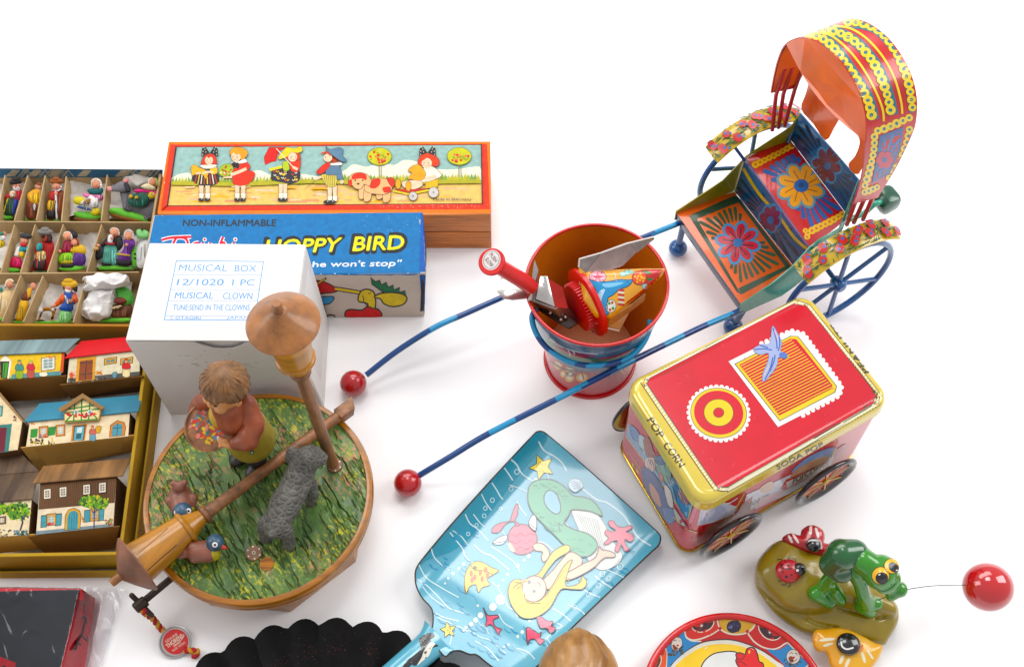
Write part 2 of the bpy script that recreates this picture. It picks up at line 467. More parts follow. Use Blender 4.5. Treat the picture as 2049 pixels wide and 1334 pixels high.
# clouds, grass and sand
a.s('f4efd9', [(110, 250), (200, 225), (300, 262), (420, 250), (520, 262), (560, 225), (620, 210), (680, 235), (760, 250), (860, 230), (1000, 250), (1120, 215), (1180, 175), (1260, 190), (1340, 165), (1420, 180), (1480, 150), (1560, 160), (1640, 200), (1780, 205), (1900, 190), (1936, 200), (1938, 300), (1500, 310), (800, 300), (105, 300)], 3)
a.p('eac77e', [(98, 292), (1938, 268), (1942, 406), (78, 419)])
rnd = random.Random(3)
def borders():
    a.p('d84a3a', [(95, 58), (124, 70), (72, 424), (38, 452)]); a.p('d84a3a', [(1973, 54), (1990, 442), (1947, 410), (1940, 57)]); a.l('4a3030', 6, [(127, 72), (75, 424)]); a.l('4a3030', 6, [(1939, 58), (1945, 410)])
for k in range(95):
    x = 105 + k * 19.3; y = 270 - 14 * (x > 1100) - rnd.random() * 8; h = 14 + rnd.random() * 22
    a.p(rnd.choice(['8fa84a', 'a7b843', '7f9a52', 'c2bb45']), [(x - 14, y + 30), (x - 5, y + 4), (x + rnd.uniform(-6, 8), y - h * 0.6), (x + 8, y + 2), (x + 16, y + 30)])
a.l('b7b04c', 22, [(100, 292), (500, 300), (900, 282), (1300, 290), (1938, 282)])
for k in range(60):
    x = rnd.uniform(110, 1800); y = rnd.uniform(310, 402); w = rnd.uniform(40, 130)
    a.l(rnd.choice(['f0b648', 'f2d9b0', 'e8a37c', 'f3c45c', 'e9cfae', 'd9b98f', 'eebf9b']), rnd.uniform(5, 13), [(x, y), (x + w / 2, y + rnd.uniform(-3, 3)), (x + w, y + rnd.uniform(-4, 4))])
borders()
INK, SKIN = '3a3030', 'f6d3b4'
def foot(x, y, w=38): a.e('2c2c30', x, y, w, 22); a.e('f3efe4', x + 8, y - 8, 8, 5)
a.z = Y5
def legs(x1, x2, y0, y1, w=62):
    for x in (x1, x2):
        a.o(SKIN, INK, 4, [(x - w / 2, y0), (x + w / 2, y0), (x + w / 2 - 6, y1), (x - w / 2 + 4, y1)], False)
        a.o('f3ecd9', INK, 4, [(x - w / 2, y1 - 12), (x + w / 2, y1 - 10), (x + w / 2 - 4, y1 + 58), (x - w / 2 + 4, y1 + 58)], False)
        foot(x - 4, y1 + 74)
def face(x, y, r, turn=0):
    a.e(SKIN, x, y, r, r * 1.05)
    for sx in (-0.42, 0.42): a.e('4a3a34', x + r * (sx + turn), y - r * 0.05, r * 0.12, r * 0.09); a.e('f0a48c', x + r * (sx * 1.3 + turn), y + r * 0.35, r * 0.2, r * 0.14)
    a.l('b0503c', 6, [(x + r * (turn - 0.2), y + r * 0.6), (x + r * (turn + 0.2), y + r * 0.58)])
def bow(x, y, k=1.0):
    for s in (-1, 1):
        a.p('2b2d2c', [(x, y), (x + s * 60 * k, y - 85 * k), (x + s * 100 * k, y - 55 * k), (x + s * 108 * k, y + 40 * k), (x + s * 60 * k, y + 25 * k)])
        for dx, dy in ((60, -45), (85, -20), (50, -10), (90, 20), (72, -70)): a.e('efe9cf', x + s * dx * k, y + dy * k, 6, 6, n=8)
# girl with a puppy
legs(408, 488, 520, 640)
a.o('33302f', INK, 4, [(330, 390), (600, 380), (632, 450), (590, 522), (460, 532), (380, 528), (293, 465)])
for k, c in enumerate(['c8463a', 'e9d15a', 'f0e6d0', 'c8463a', 'e9d15a', 'c8463a', 'f0e6d0', 'c8463a']):
    x = 345 + k * 33; a.l(c, 13, [(x + 8 - k * 1, 392), (x - 24 + k * 8, 515)])
a.o('f1c23f', INK, 4, [(520, 300), (595, 290), (612, 375), (530, 385)])
a.o('f3ead6', INK, 4, [(395, 272), (600, 268), (560, 312), (440, 318)])
a.o('f0b53c', INK, 4, [(278, 290), (330, 268), (370, 300), (450, 330), (500, 372), (460, 450), (430, 400), (350, 388), (290, 402)])
a.l(SKIN, 26, [(560, 365), (480, 360), (420, 378)]); a.l(SKIN, 24, [(335, 385), (400, 372)])
a.o('d1492f', INK, 4, [(440, 160), (500, 128), (560, 135), (598, 180), (605, 255), (560, 262), (440, 268), (402, 250)])
face(505, 212, 52); a.s('d1492f', [(448, 190), (470, 145), (540, 140), (565, 190), (530, 168), (500, 186), (480, 165)])
bow(515, 118)
# boy with a bouquet
legs(868, 945, 510, 640); a.o('e5482f', INK, 4, [(820, 365), (990, 338), (1096, 385), (1000, 520), (830, 522), (806, 440)])
a.o('e5482f', INK, 4, [(880, 260), (980, 232), (1036, 300), (985, 340), (905, 335), (800, 380), (850, 290)])
a.l(SKIN, 38, [(985, 318), (890, 360), (780, 400)]); a.l(SKIN, 26, [(800, 425), (690, 430)])
a.o('a9c24a', '6c7a33', 5, [(640, 320), (700, 262), (790, 270), (815, 330), (770, 400), (700, 420), (640, 390)])
for k in range(16): x, y = 725 + rnd.uniform(-70, 70), 340 + rnd.uniform(-55, 55); a.e(rnd.choice(['b8343a', 'd86a5a', 'f0e2c0', 'b8343a']), x, y, 13, 11, n=10)
a.o('f4f0e2', INK, 4, [(780, 235), (880, 225), (960, 190), (990, 235), (900, 255), (830, 262)])
a.e('25262a', 830, 262, 34, 26); a.e('25262a', 870, 280, 24, 40)
a.o('e8a23a', INK, 4, [(768, 120), (800, 60), (880, 42), (970, 70), (1002, 125), (960, 190), (900, 200), (800, 160)])
face(850, 168, 60, -0.2); a.s('e8a23a', [(780, 130), (830, 80), (920, 85), (940, 160), (900, 130), (850, 140), (820, 115)])
# girl with parasol
legs(1425, 1480, 515, 640, 56)
a.o('d5392f', INK, 5, [(1218, 258), (1206, 160), (1270, 32), (1510, 30), (1420, 75), (1380, 130), (1362, 210), (1300, 222)], False)
a.o('34323a', INK, 4, [(1330, 340), (1460, 320), (1650, 330), (1662, 460), (1560, 510), (1450, 495), (1320, 465), (1300, 410)])
for k in range(26): x, y = 1480 + rnd.uniform(-140, 150), 420 + rnd.uniform(-70, 70); a.l(rnd.choice(['e9c84a', 'e2503a', 'e9e3d0', 'e9c84a']), 11, [(x - 16, y - 8), (x, y + 8), (x + 16, y - 8)])
a.l('f0d63c', 34, [(1280, 335), (1440, 295)]); a.o('dd4a38', INK, 4, [(1540, 230), (1640, 200), (1680, 220), (1650, 350), (1560, 350)])
a.o('b7c94c', INK, 4, [(1450, 240), (1510, 230), (1535, 330), (1460, 340)])
a.o('c94a32', INK, 4, [(1480, 110), (1600, 90), (1670, 140), (1660, 210), (1520, 220)]); face(1575, 170, 58, 0.2)
a.o('f2d235', INK, 4, [(1455, 90), (1500, 45), (1600, 60), (1680, 35), (1702, 90), (1640, 120), (1560, 110), (1500, 170), (1405, 200), (1400, 160)])
a.l('e9dfc6', 12, [(1365, 60), (1600, 320)]); a.l(SKIN, 34, [(1640, 330), (1580, 300)])
a.z = Y6
# boy in the blue hat, walking the dog
for x in (120, 180): a.o(SKIN, INK, 4, [(x - 30, 500), (x + 30, 500), (x + 26, 630), (x - 18, 630)], False); a.o('f3ecd9', INK, 4, [(x - 22, 625), (x + 32, 625), (x + 30, 690), (x - 22, 690)], False); foot(x - 30, 700, 46)
a.o('d8c66a', INK, 4, [(30, 370), (200, 375), (205, 470), (175, 520), (90, 510), (40, 440)])
for k in range(6): a.l('6d6a3a', 6, [(55 + k * 26, 378), (75 + k * 20, 505)])
a.o('5e7d94', INK, 4, [(90, 290), (130, 250), (230, 260), (280, 400), (270, 440), (205, 420), (200, 380), (75, 370)])
a.l(SKIN, 30, [(-60, 430), (20, 400)]); a.e(SKIN, 268, 460, 24, 24)
a.o('d8432f', INK, 4, [(0, 290), (90, 225), (135, 245), (90, 310), (20, 365), (-40, 350)])
a.o('f4f0e2', INK, 4, [(130, 240), (255, 225), (262, 258), (150, 262)])
a.o('c9502f', INK, 4, [(60, 110), (150, 80), (230, 170), (220, 205), (130, 210)]); a.e(SKIN, 100, 170, 52, 50); a.e('4a3a34', 70, 160, 6, 8)
a.s('c9502f', [(0, 120), (70, 95), (140, 95), (130, 150), (90, 120)])
a.o('5f7f97', INK, 4, [(75, 30), (130, 70), (220, 45), (285, 70), (275, 140), (328, 205), (270, 215), (180, 160), (90, 85)])
a.l('6a5a48', 5, [(-180, 540), (-60, 450), (20, 415)]); a.l('6a5a48', 5, [(280, 470), (360, 540), (470, 548)])
# little trees
for x in (720, 1680):
    a.l('8a8a6a', 10, [(x - 6, 230), (x, 400)]); a.l('8a8a6a', 8, [(x + 20, 235), (x + 26, 400)])
    a.o('c8c63e', '6f7a2a', 6, ellipse2(x + 2, 148, 145, 105, n=14))
    for k in range(22): u, v = rnd.uniform(0, 6.28), rnd.uniform(0.1, 0.9); a.e(rnd.choice(['d5452f', 'c23a30', 'e88060', '9aa83a']), x + 125 * v * math.cos(u), 148 + 88 * v * math.sin(u), 17, 14, n=10)
# toy dog
for x, y in ((520, 640), (580, 670), (730, 640), (810, 680)): a.o('edbb8a', INK, 5, [(x - 40, y - 130), (x + 40, y - 130), (x + 34, y), (x - 44, y + 20)])
a.o('edbb8a', INK, 5, [(560, 470), (650, 425), (780, 420), (860, 450), (865, 560), (780, 610), (620, 600), (540, 560)])
a.s('d64534', [(640, 430), (730, 428), (720, 500), (660, 540), (600, 520)]); a.s('d64534', [(760, 530), (850, 520), (850, 580), (780, 590)]); a.o('d64534', INK, 5, [(810, 420), (890, 420), (905, 490), (870, 525)])
a.o('edbb8a', INK, 5, [(350, 430), (390, 370), (470, 345), (570, 370), (620, 440), (600, 510), (540, 490), (500, 545), (430, 540), (380, 490), (350, 500)])
a.s('d64534', [(390, 430), (400, 375), (480, 350), (560, 375), (560, 440), (510, 420), (450, 425)]); a.s('d64534', [(348, 450), (385, 430), (390, 500), (355, 505)])
for x in (430, 520): a.e(INK, x, 442, 12, 9)
a.e(INK, 465, 485, 18, 11)
# girl in a cart
a.o('e2b93a', INK, 4, [(1280, 440), (1435, 405), (1420, 520), (1270, 540)], False); a.l('d8452f', 26, [(1290, 435), (1430, 410)])
a.o('cf4436', INK, 4, [(890, 550), (1250, 540), (1330, 535), (1080, 590)], False); a.l('ead04a', 20, [(885, 565), (1070, 605), (1330, 555)])
a.o('f3e6d4', INK, 4, [(1200, 330), (1350, 270), (1465, 370), (1410, 420), (1230, 460)]); a.o(SKIN, INK, 4, [(1010, 450), (1200, 440), (1240, 500), (1130, 550), (1010, 520)])
for x, y in ((945, 485), (1070, 510)): a.o('e0a94a', INK, 5, ellipse2(x, y, 34, 62, n=12))
a.l(SKIN, 36, [(1400, 390), (1260, 430)])
a.o('eda94a', INK, 4, [(1065, 320), (1130, 260), (1210, 260), (1280, 360), (1230, 440), (1110, 430), (1060, 420), (1110, 350)])
a.o('d8502f', INK, 4, [(1190, 250), (1210, 150), (1290, 105), (1390, 140), (1445, 210), (1420, 270), (1350, 270)])
face(1290, 235, 62, -0.1); a.s('d8502f', [(1215, 215), (1230, 140), (1320, 120), (1370, 190), (1310, 160), (1270, 185)]); bow(1300, 110, 0.95)
for x, y, r in ((1125, 630, 50), (1372, 585, 60)): a.e(INK, x, y, r + 5, r + 7); a.e('cfcac2', x, y, r, r + 2); a.e('8a8a88', x, y, 12, 12)
a.t('4a4034', 'Made in Germany', [(1368, 688), (1830, 690), (1832, 650), (1370, 652)], 0.012)
for k in range(50): x, y = rnd.uniform(700, 2030), rnd.uniform(722, 762); a.e('f3c9b4', x, y, rnd.uniform(2, 9), 2.5, n=6)
a.lay('lid_picture', t, [lid], M_PRINT)

# ------------------------------------------------------------------ blue carton for a toy bird
zt = 4.9
M_CARD = mat('grey_beige_card', 'd6c8ba', 0.7, var=0.05, scale=60, bump=0.05)
M_BLUECARD = mat('blue_printed_card', '1467c0', 0.45, var=0.1, scale=60)
tp = [P(283, 552, zt), P(852, 547, zt), P(846, 424, zt), P(308, 430, zt)]
bt = [P(300, 640, 0), P(849, 634, 0), P(854, 509, 0), P(306, 516, 0)]
t = thing('blue_carton', 'blue and yellow carton for a hopping toy bird, half behind the white carton', 'box', (bt[0] + bt[1]) / 2)
cb = obj('carton_body', hexa(bt, tp, 0.07), M_CARD, t)
a = Art(Z3)
edge = [(1, 474)] + [(x, 466 - 9 * x / 1590 + rnd.uniform(-3, 3)) for x in range(20, 1585, 24)] + [(1590, 458), (1608, 560)] + [(1590 - rnd.uniform(0, 5), y) for y in range(600, 820, 25)] + [(1572, 826)] + [(x, 832 + rnd.uniform(-3, 2)) for x in range(1550, -60, -30)] + [(-75, 836)]
a.p('0076b0', edge)
for k in range(34):
    x = rnd.uniform(30, 1570); a.e('dfe8f0', x, rnd.choice([467 - 9 * x / 1590 + rnd.uniform(-2, 5), rnd.uniform(820, 829)]), rnd.uniform(2, 7), rnd.uniform(1.5, 3), n=7)
for k in range(14): a.e('8fc3e8', rnd.uniform(1200, 1570), rnd.uniform(480, 620), 2.5, 2.5, n=6)
a.t('303a44', 'NON-INFLAMMABLE', [(166, 542), (718, 542), (721, 503), (170, 505)], 0.05)
D = [(30, 690), (500, 690), (500, 596), (40, 596)]
for col, w in (('f4f4f4', 24), ('e02a48', 14)):
    a.c(col, w, [(40, 625), (90, 612), (150, 608), (215, 606)]); a.c(col, w, [(130, 608), (112, 640), (95, 690), (70, 720)])
    a.c(col, w, [(90, 612), (170, 612), (195, 640), (180, 690), (110, 715)]); a.c(col, w, [(262, 640), (230, 650), (220, 690), (262, 690)]); a.c(col, w, [(285, 640), (275, 690)])
    a.c(col, w, [(330, 640), (318, 690), (340, 690)]); a.c(col, w, [(405, 606), (388, 650), (372, 690)]); a.c(col, w, [(378, 660), (410, 640), (430, 690)]); a.c(col, w, [(470, 640), (455, 690)]); a.e(col, 296, 622, w / 2, w / 2); a.e(col, 478, 622, w / 2, w / 2)
for col, b in (('2a2c30', 0.10), ('f5ea25', 0.035)):
    k = 12 if b > 0.05 else 0
    a.t(col, 'HOPPY', [(655 - k, 705 + k), (1085 + k, 694 + k), (1112 + k, 612 - k), (670 - k, 626 - k)], b); a.t(col, 'BIRD', [(1175 - k, 690 + k), (1475 + k, 678 + k), (1485 + k, 598 - k), (1192 - k, 608 - k)], b)
a.t('f2f5f7', 'he won\'t stop"', [(935, 795), (1452, 790), (1468, 742), (940, 752)], 0.03)
a.p('2a5fae', [(1578, 470), (1592, 462), (1612, 690), (1602, 1066), (1586, 1010), (1572, 826)])
# the bird on the front
a.o('c8232c', INK, 7, [(900, 870), (990, 868), (1070, 905), (1078, 930), (1010, 940), (960, 935)]); a.l(INK, 14, [(950, 895), (1018, 850)]); a.l('e8c020', 7, [(950, 893), (1012, 853)])
a.o('4fa0cf', INK, 6, [(960, 968), (1062, 960), (1040, 1000), (985, 1004)]); a.l(INK, 9, [(1000, 1000), (1020, 1085), (980, 1090)]); a.ring(INK, 1045, 1082, 26, 14, 8)
a.l(INK, 26, [(1070, 912), (1232, 938)]); a.l('e8cd1c', 14, [(1070, 912), (1235, 938)])
a.o('e8cd1c', INK, 8, [(1208, 985), (1222, 930), (1262, 916), (1302, 935), (1312, 1000), (1300, 1040), (1268, 1040), (1262, 1000)]); a.l(INK, 5, [(1265, 938), (1276, 942), (1284, 932)]); a.l(INK, 5, [(1236, 950), (1240, 990), (1280, 1035)])
a.o('d8262c', INK, 8, [(1132, 1052), (1160, 1036), (1230, 1040), (1262, 1018), (1300, 1030), (1328, 1036), (1338, 1080), (1150, 1084)])
a.o('1d7a52', INK, 7, [(1282, 845), (1290, 885), (1360, 935), (1430, 950), (1495, 962), (1485, 925), (1450, 935), (1455, 905), (1420, 920), (1415, 890), (1385, 905), (1375, 875), (1345, 890), (1335, 862), (1310, 872)], False)
a.o('e6cc20', INK, 8, [(1308, 955), (1350, 938), (1420, 935), (1480, 948), (1498, 975), (1470, 1008), (1410, 1018), (1360, 1000), (1340, 972), (1308, 966)])
a.p('2c2622', [(1584, 850), (1602, 880), (1600, 1040), (1576, 1050)])
a.lay('printed_side', t, [cb], M_PRINT, sub=14)

# ------------------------------------------------------------------ white carton
zt = 8.8
M_WHITE = mat('white_card', 'f3f0ec', 0.6, var=0.02, scale=30, bump=0.04, bscale=60)
tp = [P(251, 680, zt), P(586, 682, zt), P(611, 489, zt), P(299, 486, zt)]
bt = [P(342, 830, 0), P(647, 816, 0), P(657, 645, 0)]; bt.append(bt[0] + bt[2] - bt[1])
t = thing('white_carton', 'white folded carton with a blue stamped label on its top', 'box', (bt[0] + bt[1]) / 2)
obj('carton_body', hexa([p + (Vector((0, 0.3, 0)) if i in (0, 1) else Vector()) for i, p in enumerate(bt)], [p - UPV * 0.125 + (Vector((0, 0.3, 0)) if i in (0, 1) else Vector()) for i, p in enumerate(tp)], 0.04), M_WHITE, t)
# front flap with a thumb notch
f0, f1, g0, g1 = bt[0], bt[1], tp[0] - UPV * 0.16, tp[1] - UPV * 0.16
q = [f0 * (1 - u) + f1 * u for u in (0, 1)]
edge = [g0.lerp(g1, u) - (g0 - f0).normalized() * d for u, d in [(1.0, 0), (0.735, 0), (0.71, 0.1), (0.68, 0.4), (0.62, 0.72), (0.56, 0.8), (0.50, 0.72), (0.44, 0.38), (0.41, 0.1), (0.385, 0), (0.0, 0)]]
obj('front_flap', slab(q + edge, 0.10, (f1 - f0).cross(g0 - f0).normalized(), 0.0), M_WHITE, t, smooth=0)
lid = obj('top_flap', hexa([p - UPV * 0.11 for p in tp], tp, 0.05), M_WHITE, t)
obj('side_flap', slab([tp[1] + Vector((0.03, 0.1, -0.12)), tp[2] + Vector((0.03, -0.1, -0.12)), bt[2] + Vector((0.05, -0.1, 0.05)), bt[1] + Vector((0.05, 0.1, 0.05))], 0.08), M_WHITE, t, smooth=0)
a = Art(Z4)                                                        # scuffs on the front
for k in range(26): x, y = rnd.uniform(290, 600), rnd.gauss(308, 18); a.l('b8b0a6', rnd.uniform(1.2, 2.5), [(x, y), (x + rnd.uniform(5, 26), y + rnd.uniform(-2, 2))])
a.lay('scuff_marks', t, [bpy.data.objects['front_flap']], M_PRINT)
a = Art(Z3)
B = '74ace4'
a.l(B, 5, [(128, 747), (645, 752)]); a.l(B, 5, [(56, 1098), (566, 1100)]); a.l(B, 5, [(128, 745), (55, 1100)]); a.l(B, 5, [(645, 750), (602, 1042)])
for y, x0, x1 in ((833, 110, 632), (918, 92, 620), (984, 78, 612), (1073, 60, 575)): a.l(B, 2.5, [(x0, y), (x1, y)])
a.t(B, 'MUSICAL', [(138, 808), (428, 810), (436, 770), (148, 770)], 0.0); a.t(B, 'BOX', [(472, 812), (600, 813), (606, 774), (478, 773)], 0.0)
a.t(B, '12/1020', [(128, 892), (405, 894), (412, 855), (138, 855)], 0.012); a.t(B, '1 PC', [(458, 895), (590, 895), (594, 858), (462, 858)], 0.012)
a.t(B, 'MUSICAL', [(116, 972), (345, 974), (350, 934), (124, 934)], 0.015); a.t(B, 'CLOWN', [(402, 975), (576, 976), (582, 938), (408, 936)], 0.015)
a.t(B, 'TUNE:SEND IN THE CLOWNS', [(106, 1040), (562, 1042), (566, 1008), (110, 1008)], 0.012)
a.ring(B, 100, 1085, 8, 8, 2); a.t(B, 'OTAGIRI', [(120, 1095), (270, 1096), (273, 1078), (124, 1077)], 0.02); a.t(B, 'JAPAN', [(424, 1097), (556, 1097), (560, 1078), (430, 1078)], 0.02)
a.lay('stamped_label', t, [lid], M_PRINT)
# ------------------------------------------------------------------ compartment tray of clay figurines
M_CARDBOARD = mat('brown_cardboard', 'c8ae88', 0.85, var=0.10, scale=50, bump=0.15, bscale=200, spec=0.2)
M_MUSTARD = mat('mustard_card', 'b8903a', 0.7, var=0.18, scale=14, bump=0.08, hex2='a8742e', spec=0.3)
M_MUSTARD2 = mat('ochre_card', 'c09c44', 0.7, var=0.12, scale=18, bump=0.08, spec=0.3)
M_WOOL = mat('cotton_wool', 'e6e0d8', 0.95, var=0.08, scale=40, bump=0.6, bscale=120, spec=0.1)
def wall(a, b, z0, z1, th, bev=0.02):
    a = Vector(a); b = Vector(b); d = (b - a); d.z = 0; n = Vector((-d.y, d.x, 0)).normalized() * th / 2
    r = [a - n, b - n, b + n, a + n]
    return hexa([Vector((p.x, p.y, z0)) for p in r], [Vector((p.x, p.y, z1)) for p in r], bev, 1)
ZD = 1.9
t = thing('figurine_tray', 'shallow cardboard tray divided into compartments of painted clay figurines', 'tray', P(60, 640, 0))
c0, c1, c2, c3 = P(-70, 340, ZD), P(322, 346, ZD), P(271, 650, ZD), P(-110, 655, ZD)
fl = [Vector((p.x, p.y, 0.02)) for p in (c3, c2, c1, c0)]
obj('tray_floor', hexa(fl, [p + UPV * 0.2 for p in fl]), M_CARDBOARD, t)
back = obj('tray_wall', wall(c0, c1, 0.23, ZD + 0.1, 0.16), M_CARDBOARD, t)
obj('tray_wall', wall(c1 + Vector((0, -0.1, 0)), c2, 0.23, ZD + 0.08, 0.16), M_CARDBOARD, t)
obj('tray_wall', wall(c2 + Vector((-0.1, 0, 0)), c3, 0.23, ZD - 0.02, 0.16), M_CARDBOARD, t)
# woven paper on the inside of the back wall
a = Art(Z1); a.p('3f7296', [(-20, 62), (1208, 72), (1204, 128), (-20, 134)])
for k in range(70):
    x = rnd.uniform(-20, 1190)
    if 150 < x < 520 or x > 900: a.l('d8cdb0', 4, [(x, 72), (x - 50, 128)]); a.l('c9bd9c', 3, [(x, 80), (x + 40, 126)])
for x in (90, 250, 400, 620, 900, 1060): a.p('c8bda4', [(x, 74), (x + 60, 76), (x + 20, 122), (x - 50, 122)])
a.lay('woven_lining', t, [back], M_PRINT)
def zl(x0, y0, x1, y1, z=ZD): return P(*Z1(x0, y0), z), P(*Z1(x1, y1), z)
for x0, y0, x1, y1 in ((-60, 455, 1130, 462), (-60, 842, 1030, 830)):
    p, q = zl(x0, y0, x1, y1); obj('divider', wall(p, q, 0.24, ZD, 0.09), M_CARDBOARD, t)
for x0, y0, x1, y1 in ((35, 108, -30, 450), (205, 112, 105, 448), (335, 115, 270, 450), (490, 118, 455, 452), (795, 108, 750, 452),
                       (105, 475, 0, 835), (260, 475, 150, 832), (468, 475, 350, 832), (752, 475, 640, 830),
                       (155, 855, 15, 1200), (318, 855, 170, 1200), (642, 852, 540, 1200)):
    p, q = zl(x0, y0, x1, y1, ZD - 0.03); obj('divider', wall(p, q, 0.24, ZD - 0.04 + rnd.uniform(-0.06, 0.05), 0.08), M_CARDBOARD, t)
# cotton wool bedding, one fluffy pad in each row
pads = [((-20, 150), (1170, 150), (1120, 440), (-40, 440)), ((-20, 520), (1090, 520), (1020, 815), (-20, 815)), ((-20, 890), (1000, 890), (930, 1190), (-20, 1190))]
for quad in pads:
    V, Fc = [], []; nu, nv = 70, 18
    for j in range(nv + 1):
        for i in range(nu + 1):
            x, y = bil(quad, i / nu, j / nv); v = P(*Z1(x, y), 0.5)
            V.append(v + UPV * (0.18 + 0.42 * noise.noise(v * 0.9) + 0.2 * noise.noise(v * 3.1)))
    for j in range(nv):
        for i in range(nu): Fc.append((j * (nu + 1) + i, j * (nu + 1) + i + 1, (j + 1) * (nu + 1) + i + 1, (j + 1) * (nu + 1) + i))
    w = obj('cotton_wool', (V, Fc), M_WOOL, t, smooth=180); 
tuft = obj('cotton_wool', rough_up(ell(P(*Z1(1030, 160), 1.3), (1.0, 0.5, 0.5), 30, 20), 0.25, 1.6), M_WOOL, t, smooth=180)

GREEN = '7fd35c'; FIG_SKIN = 'dc9a7c'
def figurine(name, label, cat, base_xy, parts, heads=(), z=0.85, tilt=22, zoom=Z1):
    n = Vector((0, -math.sin(math.radians(tilt)), math.cos(math.radians(tilt)))); pt = P(*zoom(*base_xy), z)
    t = thing(name, label, cat, Vector((pt.x, pt.y, 0.4)), 'clay figurines in the tray')
    by = {}
    for nm, c, pts, lift, dep in parts: by.setdefault(nm, []).append((c, pts, lift, dep))
    out = []; folds = Art(zoom); fr_ = random.Random(len(parts) * 7 + int(base_xy[0]))
    for nm, L in by.items():
        vf = []; cols = []
        for c, pts, lift, dep in L:
            q = puff(pts, pt, n, dep, 0.8, zoom, lift=lift, k=0.42); vf.append(q); cols += [alb(c)] * len(q[1])
            xs, ys = [p[0] for p in pts], [p[1] for p in pts]; w_, h_ = max(xs) - min(xs), max(ys) - min(ys)
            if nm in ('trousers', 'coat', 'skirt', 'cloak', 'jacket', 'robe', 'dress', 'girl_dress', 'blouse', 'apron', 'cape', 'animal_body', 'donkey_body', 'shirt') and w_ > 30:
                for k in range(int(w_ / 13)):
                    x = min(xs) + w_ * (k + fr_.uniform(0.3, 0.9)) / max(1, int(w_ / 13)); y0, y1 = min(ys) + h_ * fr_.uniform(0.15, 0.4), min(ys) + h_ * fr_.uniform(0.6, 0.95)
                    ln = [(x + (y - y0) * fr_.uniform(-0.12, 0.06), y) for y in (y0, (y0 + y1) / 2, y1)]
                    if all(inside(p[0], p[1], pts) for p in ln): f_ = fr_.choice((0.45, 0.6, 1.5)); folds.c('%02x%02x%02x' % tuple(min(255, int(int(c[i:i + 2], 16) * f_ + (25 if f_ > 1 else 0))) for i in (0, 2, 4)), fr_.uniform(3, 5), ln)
        out.append(obj(nm, join(*vf), M_CLAY, t, smooth=60, cols=cols))
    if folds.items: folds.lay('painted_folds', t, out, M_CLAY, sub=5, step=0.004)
    if heads:
        a = Art(zoom)
        for hx, hy, r in heads:
            for s in (-1, 1): a.e('2a1c18', hx + s * r * 0.36, hy - r * 0.1, r * 0.14, r * 0.1, n=8); a.e('c85a50', hx + s * r * 0.5, hy + r * 0.25, r * 0.22, r * 0.18, n=8)
            a.l('8a1f1c', r * 0.14, [(hx - r * 0.22, hy + r * 0.5), (hx + r * 0.22, hy + r * 0.48)])
        a.lay('painted_face', t, out, M_CLAY, step=0.006)
    return t
E_ = ellipse2
figurine('figurine', 'clay man in a black hat, red coat and dark striped trousers', 'figurine', (70, 425), [
    ('base', GREEN, E_(45, 425, 52, 24), 0, None), ('trousers', '24452f', [(45, 285), (140, 285), (104, 415), (28, 408)], 0.1, None), ('trousers', '2c3c9c', [(110, 300), (143, 298), (112, 412), (96, 380)], 0.14, None),
    ('trousers', 'd8b84a', [(62, 300), (74, 300), (40, 405), (32, 400)], 0.24, None), ('coat', 'b02430', [(78, 240), (150, 212), (168, 250), (140, 312), (85, 296), (40, 304), (40, 280)], 0.12, None),
    ('shirt', 'd9c9a8', [(88, 245), (126, 240), (124, 285), (90, 286)], 0.3, None), ('head', FIG_SKIN, E_(132, 196, 33, 32), 0.2, None), ('beard', 'd8d4d0', [(108, 205), (158, 208), (150, 238), (115, 235)], 0.24, None),
    ('hat', '241c1c', E_(128, 172, 46, 26, -8), 0.3, None), ('hat', '241c1c', E_(135, 156, 30, 20), 0.38, None)], [(132, 196, 30)])
figurine('figurine', 'clay person in a yellow jacket and brown trousers, head tucked behind the divider', 'figurine', (230, 435), [
    ('base', GREEN, E_(225, 440, 44, 14), 0, None), ('trousers', '7a3f26', [(205, 315), (280, 328), (264, 440), (198, 434)], 0.08, None),
    ('jacket', 'e6aa22', [(214, 250), (262, 220), (305, 225), (296, 322), (240, 328), (208, 285)], 0.12, None), ('head', FIG_SKIN, E_(290, 200, 24, 26), 0.1, None), ('hat', '8c4a2a', E_(296, 186, 20, 14), 0.2, None), ('bag', 'd8d8d8', [(262, 335), (278, 340), (275, 380), (258, 378)], 0.26, None)])
figurine('figurine', 'clay old man in a brown cloak and wide brown hat with a white stick', 'figurine', (395, 440), [
    ('base', GREEN, E_(388, 446, 56, 12), 0, None), ('cloak', '8c4a2a', [(372, 235), (470, 228), (478, 310), (440, 432), (350, 442), (356, 275)], 0.05, None),
    ('trousers', 'e3b81f', [(368, 310), (428, 312), (416, 388), (364, 380)], 0.22, None), ('boots', '231c1e', [(362, 376), (420, 384), (412, 440), (358, 436)], 0.22, None),
    ('vest', 'b3222a', [(388, 246), (442, 240), (426, 312), (384, 308)], 0.26, None), ('stick', 'd8dde0', [(424, 262), (438, 260), (446, 440), (432, 440)], 0.42, None), ('hand', FIG_SKIN, E_(432, 262, 14, 12), 0.42, None),
    ('head', FIG_SKIN, E_(430, 205, 32, 32), 0.25, None), ('beard', 'e6e6ea', [(402, 190), (418, 225), (442, 232), (470, 195), (462, 228), (440, 244), (415, 236)], 0.3, None), ('hat', '9a5a30', E_(430, 168, 52, 24), 0.3, None), ('hat', '9a5a30', E_(430, 155, 30, 18), 0.38, None)], [(432, 202, 28)])
